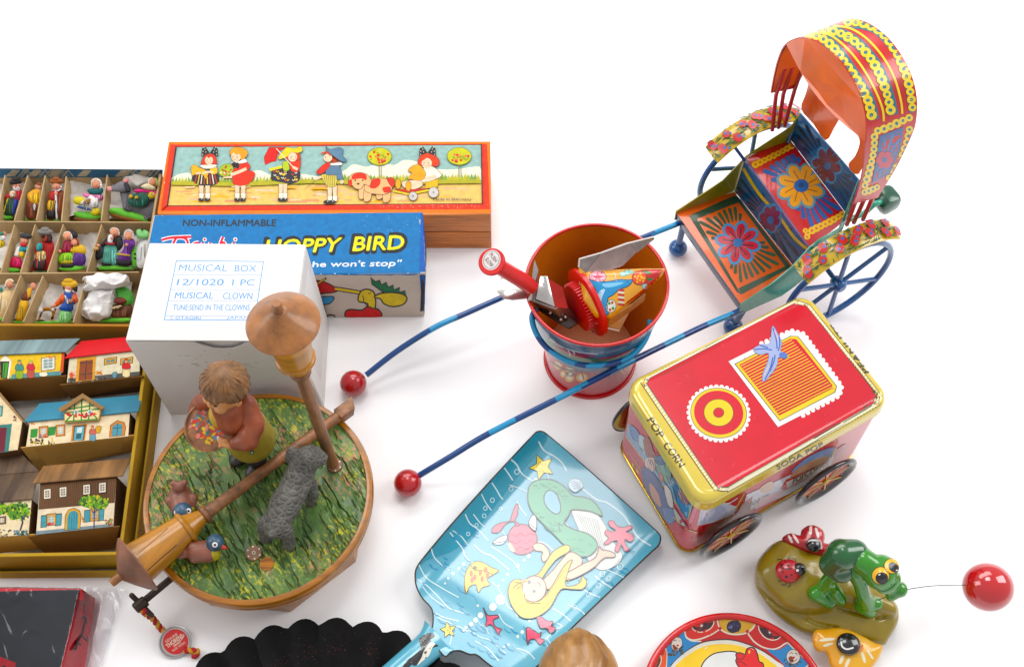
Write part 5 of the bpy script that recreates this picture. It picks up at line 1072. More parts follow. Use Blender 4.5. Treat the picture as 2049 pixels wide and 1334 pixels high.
# broken lamp post lying across the music box
tip, ft = P(*Z4(24, 1188), 4.9), P(*Z4(985, 482), 4.0)
t = thing('broken_lamp_post', 'broken wooden lamp post lying across the round music box', 'lamp post', Vector((tip.x, tip.y, tip.z)))
LM2 = dict(LM, roof=M_ROOFDARK)
ax, k = lamp(tip, ft, t, ('finial', 'roof', 'lantern', 'collar', 'post'), LM2, square=True)
a = Art(Z4); a.c('5c3820', 3.5, [(166, 1140), (215, 1095), (262, 1055), (286, 1034)]); a.c('8a5a2c', 2.5, [(120, 1080), (190, 1020), (250, 968)]); a.lay('drying_crack', t, [bpy.data.objects['lantern.001']] if 'lantern.001' in bpy.data.objects else [bpy.data.objects['lantern']], M_CLAY, sub=6)
u_, v_, _ = frame(ax); e0 = tip + ax * 15.8 * k; e1 = tip + ax * 16.9 * k
obj('post_end', hexa([e0 + (u_ * x + v_ * y) * 0.36 for x, y in ((-1, -1), (1, -1), (1, 1), (-1, 1))], [e1 + (u_ * x + v_ * y) * 0.36 + ax * d for x, y, d in ((-1, -1, -0.2), (1, -1, 0.15), (1, 1, 0.3), (-1, 1, -0.05))], 0.03), M_POST, t)

# ------------------------------------------------------------------ tin pail
bc = Vector((4.9, -1.85, 0))
t = thing('toy_pail', 'small red painted tin pail with orange inside standing between the rickshaw shafts', 'pail', bc)
rim_c = P(1194, 567, 9.0); tilt_ax = (rim_c - bc).normalized()
RO = 4.02; hgt = (rim_c - bc).length
M_ORANGE = mat('orange_enamel', 'de8420', 0.4, var=0.1, scale=26, bump=0.03, coat=0.2); M_REDE = mat('red_enamel', 'd0202c', 0.28, var=0.08, scale=30, bump=0.04, coat=0.4)
M_PAILBLUE = mat('slate_blue_enamel', '50708c', 0.3, var=0.15, scale=20, coat=0.5)
ow = obj('pail_wall', lathe([(3.3, 4.55), (3.36, 4.6), (3.72, 6.9), (RO - 0.05, hgt)], bc, tilt_ax, 64, cap=False), M_PAILBLUE, t, smooth=40)
obj('inside', lathe([(RO - 0.12, hgt - 0.02), (3.6, 6.9), (3.2, 4.6), (2.9, 2.8), (2.7, 1.2), (0.0, 1.15)], bc, tilt_ax, 64, cap=False), M_ORANGE, t, smooth=40)
obj('rim', lathe([(RO + 0.1 * math.cos(k * 0.524) - 0.03, hgt + 0.1 * math.sin(k * 0.524)) for k in range(12)], bc, tilt_ax, 80, closed=True), M_REDE, t, smooth=60)
drum = obj('lower_band', lathe([(3.335, 4.6), (3.04, 2.8), (2.9, 1.9), (2.78, 0.6), (2.76, 0.1), (2.7, 0.0), (0, 0.0)], bc, tilt_ax, 64, cap=False), mat('red_band_enamel', 'c02438', 0.28, var=0.1, scale=30, coat=0.4), t, smooth=40)
obj('foot_ring', lathe([(2.80 + 0.12 * math.cos(k * 0.628), 0.14 + 0.12 * math.sin(k * 0.628)) for k in range(10)], bc, tilt_ax, 64, closed=True), M_REDE, t, smooth=60)
a = Art(Z5)
for cx, cy, rx, ry in ((620, 1085, 30, 34), (708, 1115, 38, 32), (700, 1180, 32, 28), (788, 1175, 40, 30), (1070, 1115, 36, 34), (655, 1150, 20, 26)): a.e('e3b428', cx, cy, rx, ry); a.e('efe9d8', cx, cy, rx * 0.55, ry * 0.55)
a.e('3f6c6c', 705, 1150, 26, 20); a.e('efe9d8', 708, 1150, 12, 9)
for k in range(8): a.c('8a1c30', 9, [(760 + k * 45, 1120), (790 + k * 46, 1150), (800 + k * 45, 1190)])
a.c('4a5a68', 10, [(560, 1060), (650, 1110), (760, 1130), (900, 1128), (1080, 1090)])
a.lay('painted_flowers', drum, [drum], M_ENAMEL, sub=10)
a = Art(Z5)
a.c('2f7a4a', 34, [(540, 905), (620, 975), (740, 1040), (880, 1062), (1020, 1050), (1150, 1000)]); a.c('8a2440', 22, [(590, 930), (680, 985), (780, 1015), (880, 1025)]); a.c('cfd4dc', 8, [(560, 905), (660, 965), (790, 1000), (900, 1010)])
for x in (690, 720): a.c('e8e4e0', 8, [(x, 985), (x + 14, 1005), (x + 10, 1025)])
a.c('2c5c84', 30, [(880, 990), (980, 985), (1080, 950), (1180, 900)]); a.c('6c8cac', 12, [(900, 1000), (1000, 992), (1100, 955)]); a.c('b04050', 12, [(900, 1045), (1010, 1030), (1120, 990)])
a.c('c83848', 10, [(600, 960), (700, 1010), (820, 1036)]); a.c('3a4a5c', 16, [(560, 880), (650, 935), (760, 968), (880, 980)])
a.lay('painted_landscape', ow, [ow], M_ENAMEL, sub=10)
# bail handle hanging in front of the pail
M_DBLUE = mat('dark_blue_enamel', '15457c', 0.25, var=0.1, scale=60, coat=0.5); M_LBLUE = mat('sky_blue_enamel', '3a9ccc', 0.25, var=0.1, scale=60, coat=0.5)
E1, E2, EB = P(*Z5(438, 748), 7.7), P(*Z5(1270, 800), 7.5), PP(*Z5(870, 1098), Vector((0, -6.0, 0)), Vector((0, 1, 0)))
hpn = (E2 - E1).cross(EB - E1).normalized()
hp = catmull([PP(*Z5(*q), E1, hpn) for q in ((470, 690), (438, 748), (452, 830), (500, 920), (570, 990), (680, 1055), (800, 1088), (930, 1090), (1060, 1060), (1150, 1010), (1220, 930), (1262, 830), (1262, 770))], 8)
def striped_rod(name, path, r, cuts, parent, seg=12):
    """a rod painted in blocks of dark and light blue"""
    L = [0.0]
    for i in range(1, len(path)): L.append(L[-1] + (path[i] - path[i - 1]).length)
    V, Fc = tube(path, r, seg); n = len(path); cols = []
    dk, lt = alb('164a86'), alb('3f9fd0')
    for f in Fc[:-2]:
        i = f[0] // seg; k = f[0] % seg; tt_ = (L[i] + 0.35 * math.sin(6.283 * k / seg)) / L[-1]; cols.append(lt if sum(tt_ > c for c in cuts) % 2 else dk)
    cols += [dk, dk]
    return obj(name, (V, Fc), M_ENAMEL, parent, smooth=60, cols=cols)
striped_rod('bail_handle', hp, 0.17, [0.08, 0.2, 0.3, 0.46, 0.52, 0.62, 0.72], t)

# ---- sparkler toy in the pail
t = thing('spark_toy', 'tin spark toy with a red push plunger reading push slow, leaning in the pail', 'spark toy', P(*Z5(500, 620), 8.0))
M_REDPL = mat('red_plastic', 'd8282c', 0.3, var=0.04, scale=60, coat=0.2); M_TIN = mat('bare_tin', 'dcd8d4', 0.2, var=0.1, scale=60, metal=0.9); M_TIN2 = mat('dull_tin', 'b4a8a2', 0.26, var=0.2, scale=60, metal=0.8)
p0, p1 = P(*Z5(155, 365), 12.2), P(*Z5(440, 540), 9.6); ax = (p0 - p1).normalized()
pl = obj('plunger', fuse(join(lathe([(0.46, 0), (0.44, (p0 - p1).length - 0.3)], p1, p0 - p1, 24)), 0.06, 1), M_REDPL, t, smooth=50)
cn = (CAM - p0).normalized() * 0.75 + ax * 0.6; cn.normalize()
cap = obj('push_cap', lathe([(0, -0.14), (0.68, -0.14), (0.75, -0.06), (0.75, 0.04), (0.7, 0.1), (0.0, 0.1)], p0, cn, 48), M_REDPL, pl, smooth=40)
a = Art(Z5); a.s('f2efec', ellipse2(152, 352, 62, 72, 25, n=16)); 
a.ring('5c2c2c', 152, 352, 53, 63, 3.5, 25, n=30)
for s_, cx, cy, w in (('PUSH', 166, 334, 66), ('SLOW', 138, 368, 72)): a.t('7a2c2c', s_, rq(cx, cy, w, 28, 52), 0.028)
a.lay('cap_print', cap, [cap], M_ENAMEL)
obj('spring_clip', slab([P(*Z5(*q), z) for q, z in (((455, 352), 10.8), ((482, 420), 10.6), ((478, 560), 9.6), ((435, 632), 9.4), ((400, 640), 9.4), ((440, 570), 9.6), ((440, 450), 10.4))], 0.06), M_TIN, t, smooth=0)
obj('rounded_plate', slab([P(*Z5(*q), 9.2) for q in ((395, 500), (300, 475), (225, 470), (185, 510), (190, 570), (235, 620), (300, 632), (395, 622))], 0.06, None, 0.02), M_TIN, t)
obj('tin_body', hexa([P(*Z5(x, y), 6.5) for x, y in ((455, 690), (700, 845), (790, 790), (600, 640))], [P(*Z5(x, y), z) for x, y, z in ((430, 640, 9.2), (600, 700, 8.6), (655, 660, 8.6), (500, 480, 9.4))], 0.1), M_TIN2, t)
obj('top_plate', slab([P(*Z5(x, y), z) for x, y, z in ((495, 465, 9.7), (545, 462, 9.7), (600, 680, 8.9), (465, 625, 9.4))], 0.07, None, 0.03), M_TIN, t)
obj('red_side', slab([P(*Z5(x, y), z) for x, y, z in ((548, 480, 9.6), (650, 540, 9.2), (690, 690, 8.6), (602, 682, 8.8))], 0.06), mat('red_lacquer_tin', 'b8342c', 0.3, var=0.2, scale=30, metal=0.4), t, smooth=0)
obj('mechanism', hexa([P(*Z5(x, y), 5.5) for x, y in ((500, 720), (690, 830), (740, 790), (600, 660))], [P(*Z5(x, y), 7.6) for x, y in ((470, 690), (690, 835), (760, 795), (640, 700))], 0.05), mat('dark_mechanism', '3a2018', 0.5, var=0.4, scale=90), t)
for x, y in ((565, 722), (640, 770), (672, 752)): obj('pivot', ell(P(*Z5(x, y), 7.75), 0.12, 10, 8), M_TIN, t, smooth=60)
# ---- twirling tin noisemaker in the pail
t = thing('party_noisemaker', 'crumpled yellow tin noisemaker with dolphin print and a red disc, in the pail', 'noisemaker', P(*Z5(900, 620), 7.5))
dcx = P(*Z5(815, 655), 8.0); dn = (-RT * 0.88 - UP * 0.42 - FW * 0.22).normalized()
obj('red_disc', lathe([(0, -0.28), (1.2, -0.28), (1.3, -0.1), (1.95, -0.1), (2.08, 0.0), (2.08, 0.22), (1.92, 0.26), (1.82, 0.16), (0.9, 0.16), (0.8, 0.3), (0, 0.3)], dcx, -dn, 64), M_REDPL, t, smooth=40)
gear = []
for k in range(44): a_ = 2 * math.pi * k / 44; gear += [(1.32, a_), (1.45, a_ + 0.05), (1.45, a_ + 0.09)]
u_, v_, _ = frame(dn)
obj('toothed_ring', hexa([dcx + (u_ * math.cos(a_) + v_ * math.sin(a_)) * r for r, a_ in gear], [dcx + dn * 0.62 + (u_ * math.cos(a_) + v_ * math.sin(a_)) * r for r, a_ in gear]), M_REDPL, t, smooth=20)
M_YTIN = mat('yellow_printed_tin', 'eeae22', 0.22, var=0.04, scale=30, coat=0.6)
yq = [((812, 430), 9.7), ((1000, 418), 9.9), ((1210, 410), 10.0), ((1378, 412), 9.6), ((1340, 475), 9.2), ((1210, 580), 8.8), ((1080, 690), 8.5), ((985, 765), 8.3), ((885, 755), 8.3), ((790, 640), 8.9), ((785, 520), 9.4)]
pt = P(*Z5(1000, 580), 9.3); nY = Vector((0.05, -0.42, 0.9)).normalized()
vf = puff([q for q, z in yq], pt, nY, 0.6, 0.2, Z5, smooth=False, s=3)
ytin = obj('yellow_panel', vf, M_YTIN, t, smooth=50)
a = Art(Z5)
a.p('c8281f', [(1200, 420), (1370, 416), (1335, 470), (1260, 540), (1170, 610), (1085, 672), (1110, 640), (1215, 560), (1240, 470)]); 
for q in ([(1215, 430), (1245, 425), (1290, 450), (1275, 470)], [(1300, 418), (1350, 418), (1330, 440), (1300, 455)], [(1245, 470), (1290, 480), (1270, 500), (1240, 490)]): a.p('2c7a30', q)
a.o('f0a8b4', '5c3038', 5, ellipse2(898, 470, 60, 40, n=16)); a.s('d04868', [(898, 436), (910, 462), (940, 466), (916, 480), (922, 504), (898, 490), (874, 504), (880, 480), (858, 466), (888, 460)], 2)
for x, y in ((858, 460), (868, 495), (935, 490), (925, 445)): a.e('d04868', x, y, 6, 6)
a.o('3c94c8', '1c3c6c', 6, [(832, 488), (870, 498), (925, 505), (990, 500), (1060, 488), (1105, 492), (1138, 490), (1138, 505), (1112, 535), (1050, 560), (1000, 600), (970, 620), (965, 680), (972, 735), (930, 720), (912, 690), (898, 702), (875, 630), (888, 570), (860, 530), (835, 515)]); a.s('8cc8e8', [(930, 520), (1010, 512), (1080, 510), (1040, 530), (960, 545)]); a.s('bfe0f0', [(900, 600), (925, 560), (950, 560), (930, 610), (915, 680)]); a.e('1c2c4c', 1108, 505, 5, 5)
a.o('e4542c', '5c2c1c', 5, ellipse2(1192, 478, 52, 48, n=16))
for k in range(10): a.e('f0c030', 1192 + 32 * math.cos(k * 0.7) * (0.5 + 0.5 * (k % 2)), 478 + 30 * math.sin(k * 0.7) * (0.5 + 0.5 * (k % 2)), 8, 8)
for x, y in ((1078, 450), (1110, 440), (1230, 535), (1135, 430)): a.o('a8d8d0', '3c6c6c', 3, [(x - 22, y - 15), (x + 12, y - 18), (x + 18, y + 14), (x - 18, y + 18)], False)
a.o('f0eee0', '3c5c3c', 4, ellipse2(992, 675, 34, 45, 10, n=14)); 
for x, y, c_ in ((980, 655, '2c8c3c'), (1005, 690, '2c8c3c'), (1000, 650, 'd04838'), (985, 700, 'd04838')): a.e(c_, x, y, 9, 11)
for k in range(7): a.l(['c8283c', 'f0e8d8'][k % 2], 12, [(1040, 560 + k * 17), (1085, 565 + k * 17)])
a.l('d0d0d0', 5, [(1010, 420), (1030, 500)])
a.lay('dolphin_print', ytin, [ytin], M_LITHO, sub=8)
wing = [P(*Z5(x, y), z) for x, y, z in ((770, 345, 10.4), (930, 300, 10.7), (1110, 235, 11.0), (1290, 190, 11.2), (1298, 205, 11.0), (1175, 300, 10.4), (1075, 400, 10.0), (1000, 425, 10.0), (820, 445, 9.9), (765, 400, 10.1))]
for i, q in enumerate(([0, 1, 8, 9], [1, 2, 5, 6, 7, 8], [2, 3, 4, 5])):
    obj('folded_tin_wing', slab([wing[k] + UPV * (0.12 * (i == 1)) for k in q], 0.05), M_TIN2 if i != 1 else mat('pinkish_bare_tin', 'c8b0aa', 0.24, var=0.2, scale=40, metal=0.8), t, smooth=0)
for q in ((765, 400, 10.15), (770, 345, 10.5)), ((770, 345, 10.5), (930, 300, 10.8), (1110, 235, 11.1), (1290, 190, 11.3)), ((870, 785, 8.05), (965, 830, 7.5), (1050, 850, 7.3)):
    obj('cut_edge', tube([P(*Z5(x, y), z) for x, y, z in q], 0.05, 8), mat('white_cut_edge', 'e8e2dc', 0.3, var=0.05), t, smooth=60)
obj('tin_edge', slab([P(*Z5(x, y), z) for x, y, z in ((765, 400, 10.1), (820, 445, 9.9), (790, 640, 9.2), (830, 725, 8.6), (770, 600, 8.9))], 0.05), M_YTIN, t, smooth=0)
obj('lower_fold', slab([P(*Z5(x, y), z) for x, y, z in ((870, 785, 8.0), (985, 765, 8.4), (1080, 690, 8.6), (1140, 665, 8.6), (1235, 590, 8.9), (1225, 640, 8.3), (1120, 720, 7.8), (1050, 850, 7.2), (965, 830, 7.4))], 0.08), mat('white_yellow_tin', 'd89a30', 0.25, var=0.3, scale=30, hex2='b8b0a4', coat=0.4), t, smooth=0)
# ------------------------------------------------------------------ popcorn tin on wheels
zt = 7.8
cs = [P(*Z7(93, 451), zt), P(*Z7(468, 1062), zt), P(*Z7(1405, 532), zt), P(*Z7(983, 3), zt)]      # left, front, right, back
cc = (cs[0] + cs[1] + cs[2] + cs[3]) / 4; u = ((cs[2] - cs[1]) + (cs[3] - cs[0])).normalized(); v = Vector((-u.y, u.x, 0))
w = ((cs[2] - cs[1]).length + (cs[3] - cs[0]).length) / 2; d = ((cs[0] - cs[1]).length + (cs[3] - cs[2]).length) / 2
t = thing('popcorn_tin', 'red and yellow lidded tin shaped like a popcorn wagon on four wheels', 'tin', Vector((cc.x, cc.y, 0)))
M_GOLD = mat('yellow_gold_lacquer', 'e6d070', 0.16, var=0.06, scale=12, coat=0.8, metal=0.1); M_TINRED = mat('red_lacquered_tin', 'c81840', 0.25, var=0.06, scale=30, coat=0.5); M_GILT = mat('gilt_tin_edge', 'c8aa60', 0.18, var=0.1, metal=0.9)
def rings(spec, r, mtx=None):
    """stacked rounded rectangles: (inset, z)"""
    V, Fc = [], []; n = None
    for i, (ins, z) in enumerate(spec):
        q = rrect(w - 2 * ins, d - 2 * ins, max(r - ins * 0.6, 0.15), 7); n = len(q)
        V += [Vector((*bil(cs, 0.5 - y / d, 0.5 + x / w), z)) for x, y in q]
    for i in range(len(spec) - 1): Fc += [(i * n + k, i * n + (k + 1) % n, (i + 1) * n + (k + 1) % n, (i + 1) * n + k) for k in range(n)]
    Fc += [tuple(reversed(range(n))), tuple(range((len(spec) - 1) * n, len(spec) * n))]
    bm = tobm((V, Fc)); bmesh.ops.recalc_face_normals(bm, faces=bm.faces); return frombm(bm)
tbody = obj('tin_body', rings([(0.35, 0.45), (0.14, 0.45), (0.14, 7.0), (0.4, 7.0)], 0.9), M_TINRED, t, smooth=40)
obj('bottom_seam', rings([(0.2, 0.32), (0.06, 0.36), (0.04, 0.45), (0.06, 0.54), (0.2, 0.56)], 0.95), M_GILT, t, smooth=50)
lid = obj('lid', rings([(0.2, 6.75), (0.0, 6.75), (-0.03, 6.82), (0.0, 6.9), (0.0, 7.4), (0.05, 7.62), (0.16, 7.75), (0.32, 7.81), (0.46, 7.82), (0.56, 7.80), (0.62, 7.79)], 1.0), M_GOLD, t, smooth=50)
def LZ(x, y): return Z7(x, y)
a = Art(Z7)
red = [(205, 455), (218, 430), (250, 412), (870, 92), (920, 72), (965, 78), (1000, 105), (1295, 480), (1312, 520), (1300, 548), (1265, 575), (650, 925), (600, 955), (560, 955), (520, 925), (218, 480)]
out = sm2([(184, 455), (200, 425), (240, 405), (880, 72), (930, 52), (990, 70), (1018, 100), (1318, 475), (1335, 520), (1325, 555), (1280, 590), (660, 945), (595, 975), (540, 970), (500, 930), (196, 485)], 5)
a.p('4a4430', out)
cx, cy = 755, 515
def shr(pts, k): return [(cx + (x - cx) * k, cy + (y - cy) * k) for x, y in pts]
a.p('f4f0d0', shr(out, 0.992))
L_ = [0]; ro = shr(out, 0.978)
for i in range(len(ro)): L_.append(L_[-1] + math.hypot(ro[i][0] - ro[i - 1][0], ro[i][1] - ro[i - 1][1]))
def along(pts, n):
    """n points evenly spaced round a closed line, with tangents"""
    P_ = list(pts) + [pts[0]]; L = [0]
    for i in range(1, len(P_)): L.append(L[-1] + math.hypot(P_[i][0] - P_[i - 1][0], P_[i][1] - P_[i - 1][1]))
    o_, i = [], 0
    for k in range(n):
        s_ = L[-1] * k / n
        while L[i + 1] < s_: i += 1
        f = (s_ - L[i]) / (L[i + 1] - L[i] + 1e-9); x, y = P_[i][0] + (P_[i + 1][0] - P_[i][0]) * f, P_[i][1] + (P_[i + 1][1] - P_[i][1]) * f
        o_.append((x, y, math.atan2(P_[i + 1][1] - P_[i][1], P_[i + 1][0] - P_[i][0])))
    return o_
for x, y, an in along(ro, 190): a.p('e0c040', [(x + 5 * math.cos(an) - 7 * math.sin(an), y + 5 * math.sin(an) + 7 * math.cos(an)), (x + 5 * math.cos(an) + 7 * math.sin(an), y + 5 * math.sin(an) - 7 * math.cos(an)), (x - 1 * math.cos(an) + 7 * math.sin(an), y - 1 * math.sin(an) - 7 * math.cos(an)), (x - 1 * math.cos(an) - 7 * math.sin(an), y - 1 * math.sin(an) + 7 * math.cos(an))])
a.p('4a4430', sm2(red, 4)); a.p('cc083c', shr(sm2(red, 4), 0.994))
def scallop(pts, n, r, c_):
    for x, y, an in along(pts, n): a.e(c_, x, y, r, r, n=10)
ci = ellipse2(552, 602, 146, 130, 12, n=40); scallop(ci, 34, 11, 'f4f2ee'); a.p('f4f2ee', ci); a.e('5a4a30', 552, 600, 138, 122, 12, 40); a.e('e8cc38', 552, 600, 135, 119, 12, 40); a.e('cc083c', 552, 598, 120, 106, 12, 36); a.e('5a4a30', 552, 598, 73, 67, 10, 30); a.e('ecd034', 552, 598, 70, 64, 10, 30); a.e('5a4a30', 552, 598, 27, 25, 0, 20); a.e('cc083c', 552, 598, 24, 22, 0, 20)
sq = [(612, 348), (905, 205), (960, 215), (1145, 470), (1140, 510), (845, 660)]
scallop([(760, 262), (905, 200), (965, 215), (1150, 470), (1140, 515), (960, 612)], 0 or 44, 11, 'f4f2ee')
a.p('f4f2ee', [(600, 350), (900, 200), (965, 212), (1152, 470), (1146, 512), (840, 668)]); a.p('5a4a30', [(628, 362), (900, 226), (938, 228), (1126, 470), (1118, 500), (848, 640)]); a.p('ecd034', [(634, 363), (902, 229), (936, 231), (1122, 470), (1114, 498), (849, 636)]); a.p('cc083c', [(652, 366), (900, 240), (928, 242), (1104, 466), (1098, 484), (846, 612)])
for k in range(21):
    f = k / 20; a.l('e8c838', 4.6, [(660 + (838 - 660) * f, 372 + (604 - 372) * f), (908 + (1104 - 908) * f, 246 + (474 - 246) * f)])
# swallow
a.o('a8b4d8', '7480b4', 2, [(720, 292), (760, 268), (800, 262), (812, 180), (840, 220), (858, 262), (852, 300), (886, 318), (880, 336), (842, 332), (835, 370), (800, 420), (768, 450), (766, 410), (790, 350), (792, 312), (748, 318)])
for q in ([(815, 190), (830, 240), (835, 290)], [(845, 230), (848, 270), (840, 300)], [(775, 440), (800, 390), (815, 330)], [(800, 400), (820, 350), (825, 320)], [(725, 294), (770, 290), (810, 296)], [(750, 272), (790, 285)]): a.c('4868b4', 6, q); 
a.c('e8c8c0', 4, [(822, 200), (840, 250)]); a.c('e8d0a8', 4, [(772, 420), (796, 370)]); a.e('5a78bc', 866, 322, 22, 15, 15); a.p('c8a050', [(884, 318), (902, 332), (884, 336)])
# lettering on the lid edge
def edge_text(s_, p, q, up, bold=0.02, c_='4a4434'):
    a = Art(Z7); a.t(c_, s_, [p, q, (q[0] + up[0], q[1] + up[1]), (p[0] + up[0], p[1] + up[1])], bold)
    a.lay('lettering', t, [lid], M_LITHO, sub=4, step=0.0012, thick=0.03)
for k in range(34): x, y, an_ = rnd.uniform(300, 1230), rnd.uniform(150, 850), rnd.uniform(0, 3.1); l_ = rnd.uniform(4, 26); (inside(x, y, red) and a.l('e8607c', 1.6, [(x, y), (x + l_ * math.cos(an_), y + l_ * math.sin(an_))]))
a.lay('lid_print', t, [lid], M_LITHO, sub=12, step=0.0012, thick=0.02)
a = Art(Z7)
edge_text('POP', (204, 632), (262, 722), (30, -18)); edge_text('CORN', (282, 752), (362, 862), (30, -18)); edge_text('SODA POP', (838, 872), (1062, 756), (-6, -22)); edge_text('PEANUTS', (1284, 400), (1116, 164), (-24, 5), 0.03)
a.c('e88a9c', 2.5, [(1115, 635), (1135, 620), (1150, 632), (1175, 600), (1190, 612), (1215, 580), (1232, 578)]); a.c('e8a0a8', 3, [(836, 725), (856, 722), (872, 735)])
a.lay('signature', t, [lid], M_LITHO, sub=4, step=0.0012, thick=0.03)
# printed sides
a = Art(Y8)
LQ = [(128, 150), (612, 740), (628, 1000), (92, 400)]
a.p('86b0d0', [(140, 170), (600, 735), (590, 905), (118, 270)]); a.p('c83048', [(118, 262), (590, 905), (640, 1060), (600, 1075), (96, 400)]); a.l('e8c860', 5, [(120, 268), (340, 560), (590, 900)]); a.l('c8b088', 4, [(104, 330), (250, 540)])
def pic(c_, pts): a.o(c_, '4a3c48', 3, pts)
pic('4f8cc0', [(150, 180), (210, 230), (215, 300), (170, 280)]); pic('bcd4e0', [(220, 250), (280, 300), (260, 360), (215, 330)])
pic('a05a44', [(250, 290), (280, 270), (310, 330), (325, 420), (295, 440), (265, 380)]); pic('f0e4dc', [(262, 430), (320, 420), (345, 470), (310, 530), (270, 500)])
for k in range(5): a.l('b86a6c', 4, [(272 + k * 14, 432), (290 + k * 12, 510)])
pic('8fb8a8', [(340, 420), (400, 430), (450, 520), (440, 600), (380, 580), (345, 500)]); pic('4a78a0', [(330, 420), (390, 405), (430, 460), (360, 470)]); pic('d88a7c', [(360, 530), (400, 560), (380, 600)])
pic('3c5c98', [(240, 490), (330, 540), (420, 700), (480, 860), (420, 890), (330, 760), (255, 620)]); pic('d8a08c', [(300, 600), (360, 680), (380, 780), (330, 740), (295, 660)]); pic('e0a888', [(270, 640), (330, 760), (320, 790), (265, 700)]); pic('e8e0d8', [(400, 620), (450, 660), (470, 780), (430, 760)])
pic('2c74b0', [(470, 610), (600, 740), (590, 880), (500, 760)]); pic('a85844', [(500, 650), (570, 690), (580, 760), (530, 740)]); pic('5c84b8', [(390, 790), (470, 800), (480, 880), (430, 900)]); pic('d8d0c0', [(470, 780), (520, 850), (560, 920), (500, 890)]); pic('c83040', [(520, 870), (560, 900), (580, 950), (530, 930)])
for k in range(60): f = rnd.random(); a.c(rnd.choice(['3c4c70', '6c4a48', 'f0e8e0', 'b0683c', '7a98b4']), 3, [(x0_ + f * 300, y0_ + f * 400) for x0_, y0_ in ((210 + (k % 6) * 26, 330 + (k % 6) * 8), (222 + (k % 6) * 26, 345 + (k % 6) * 12), (230 + (k % 6) * 25, 372 + (k % 6) * 10))])
a.l('e0c870', 6, [(470, 850), (560, 940), (640, 965)]); a.p('ecc84c', [(168, 455), (215, 520), (205, 560), (158, 500)]); a.t('a03028', 'R', [(172, 510), (196, 540), (202, 506), (178, 474)], 0.03)
a.l('e8d060', 6, [(612, 750), (575, 870)]); a.p('e07a94', [(622, 765), (652, 770), (600, 905), (578, 878)])
a.lay('printed_end', t, [tbody], M_LITHO, sub=20, thick=0.012)
a = Art(Y8)
a.p('d8e0ee', [(670, 785), (960, 690), (900, 860), (640, 920)]); a.s('b8c4e0', [(700, 790), (820, 770), (860, 830), (760, 880), (660, 900)]); a.s('c82840', [(840, 740), (960, 690), (930, 770), (880, 760)]); a.c('f0f0f0', 8, [(835, 755), (880, 750), (935, 715)]); a.l('d8b030', 10, [(985, 680), (920, 800)]); a.p('a01c30', [(650, 940), (930, 820), (1040, 800), (1010, 850), (650, 1000)])
a.p('dfe3f0', [(1000, 690), (1640, 400), (1600, 560), (1300, 690), (960, 830)]); a.s('e8c8b0', [(1100, 640), (1180, 590), (1200, 640), (1120, 680)]); a.p('9c5040', [(960, 760), (1045, 700), (1030, 800), (1000, 850), (920, 850)]); a.t('3a2c2c', 'PEANUTS', [(985, 800), (1170, 712), (1168, 680), (985, 765)], 0.02)
a.s('7ca0d0', [(1330, 520), (1460, 410), (1640, 340), (1660, 400), (1560, 430), (1400, 520)]); a.s('c89a80', [(1330, 540), (1420, 470), (1580, 410), (1580, 470), (1350, 580)]); a.p('c82c3c', [(1250, 640), (1290, 580), (1600, 440), (1600, 500), (1270, 660)]); a.p('ece4e0', [(1290, 600), (1580, 460), (1578, 500), (1300, 640)]); a.t('2c2426', 'POPCORN', [(1335, 615), (1570, 492), (1570, 452), (1345, 570)], 0.03)
a.s('a02434', [(1645, 370), (1720, 320), (1725, 350), (1650, 400)]); a.l('d8a838', 10, [(1660, 350), (1620, 420)]); a.p('f0c8d0', [(1100, 720), (1320, 640), (1180, 740), (1060, 800)])
a.lay('printed_side', t, [tbody], M_LITHO, sub=20, thick=0.012)
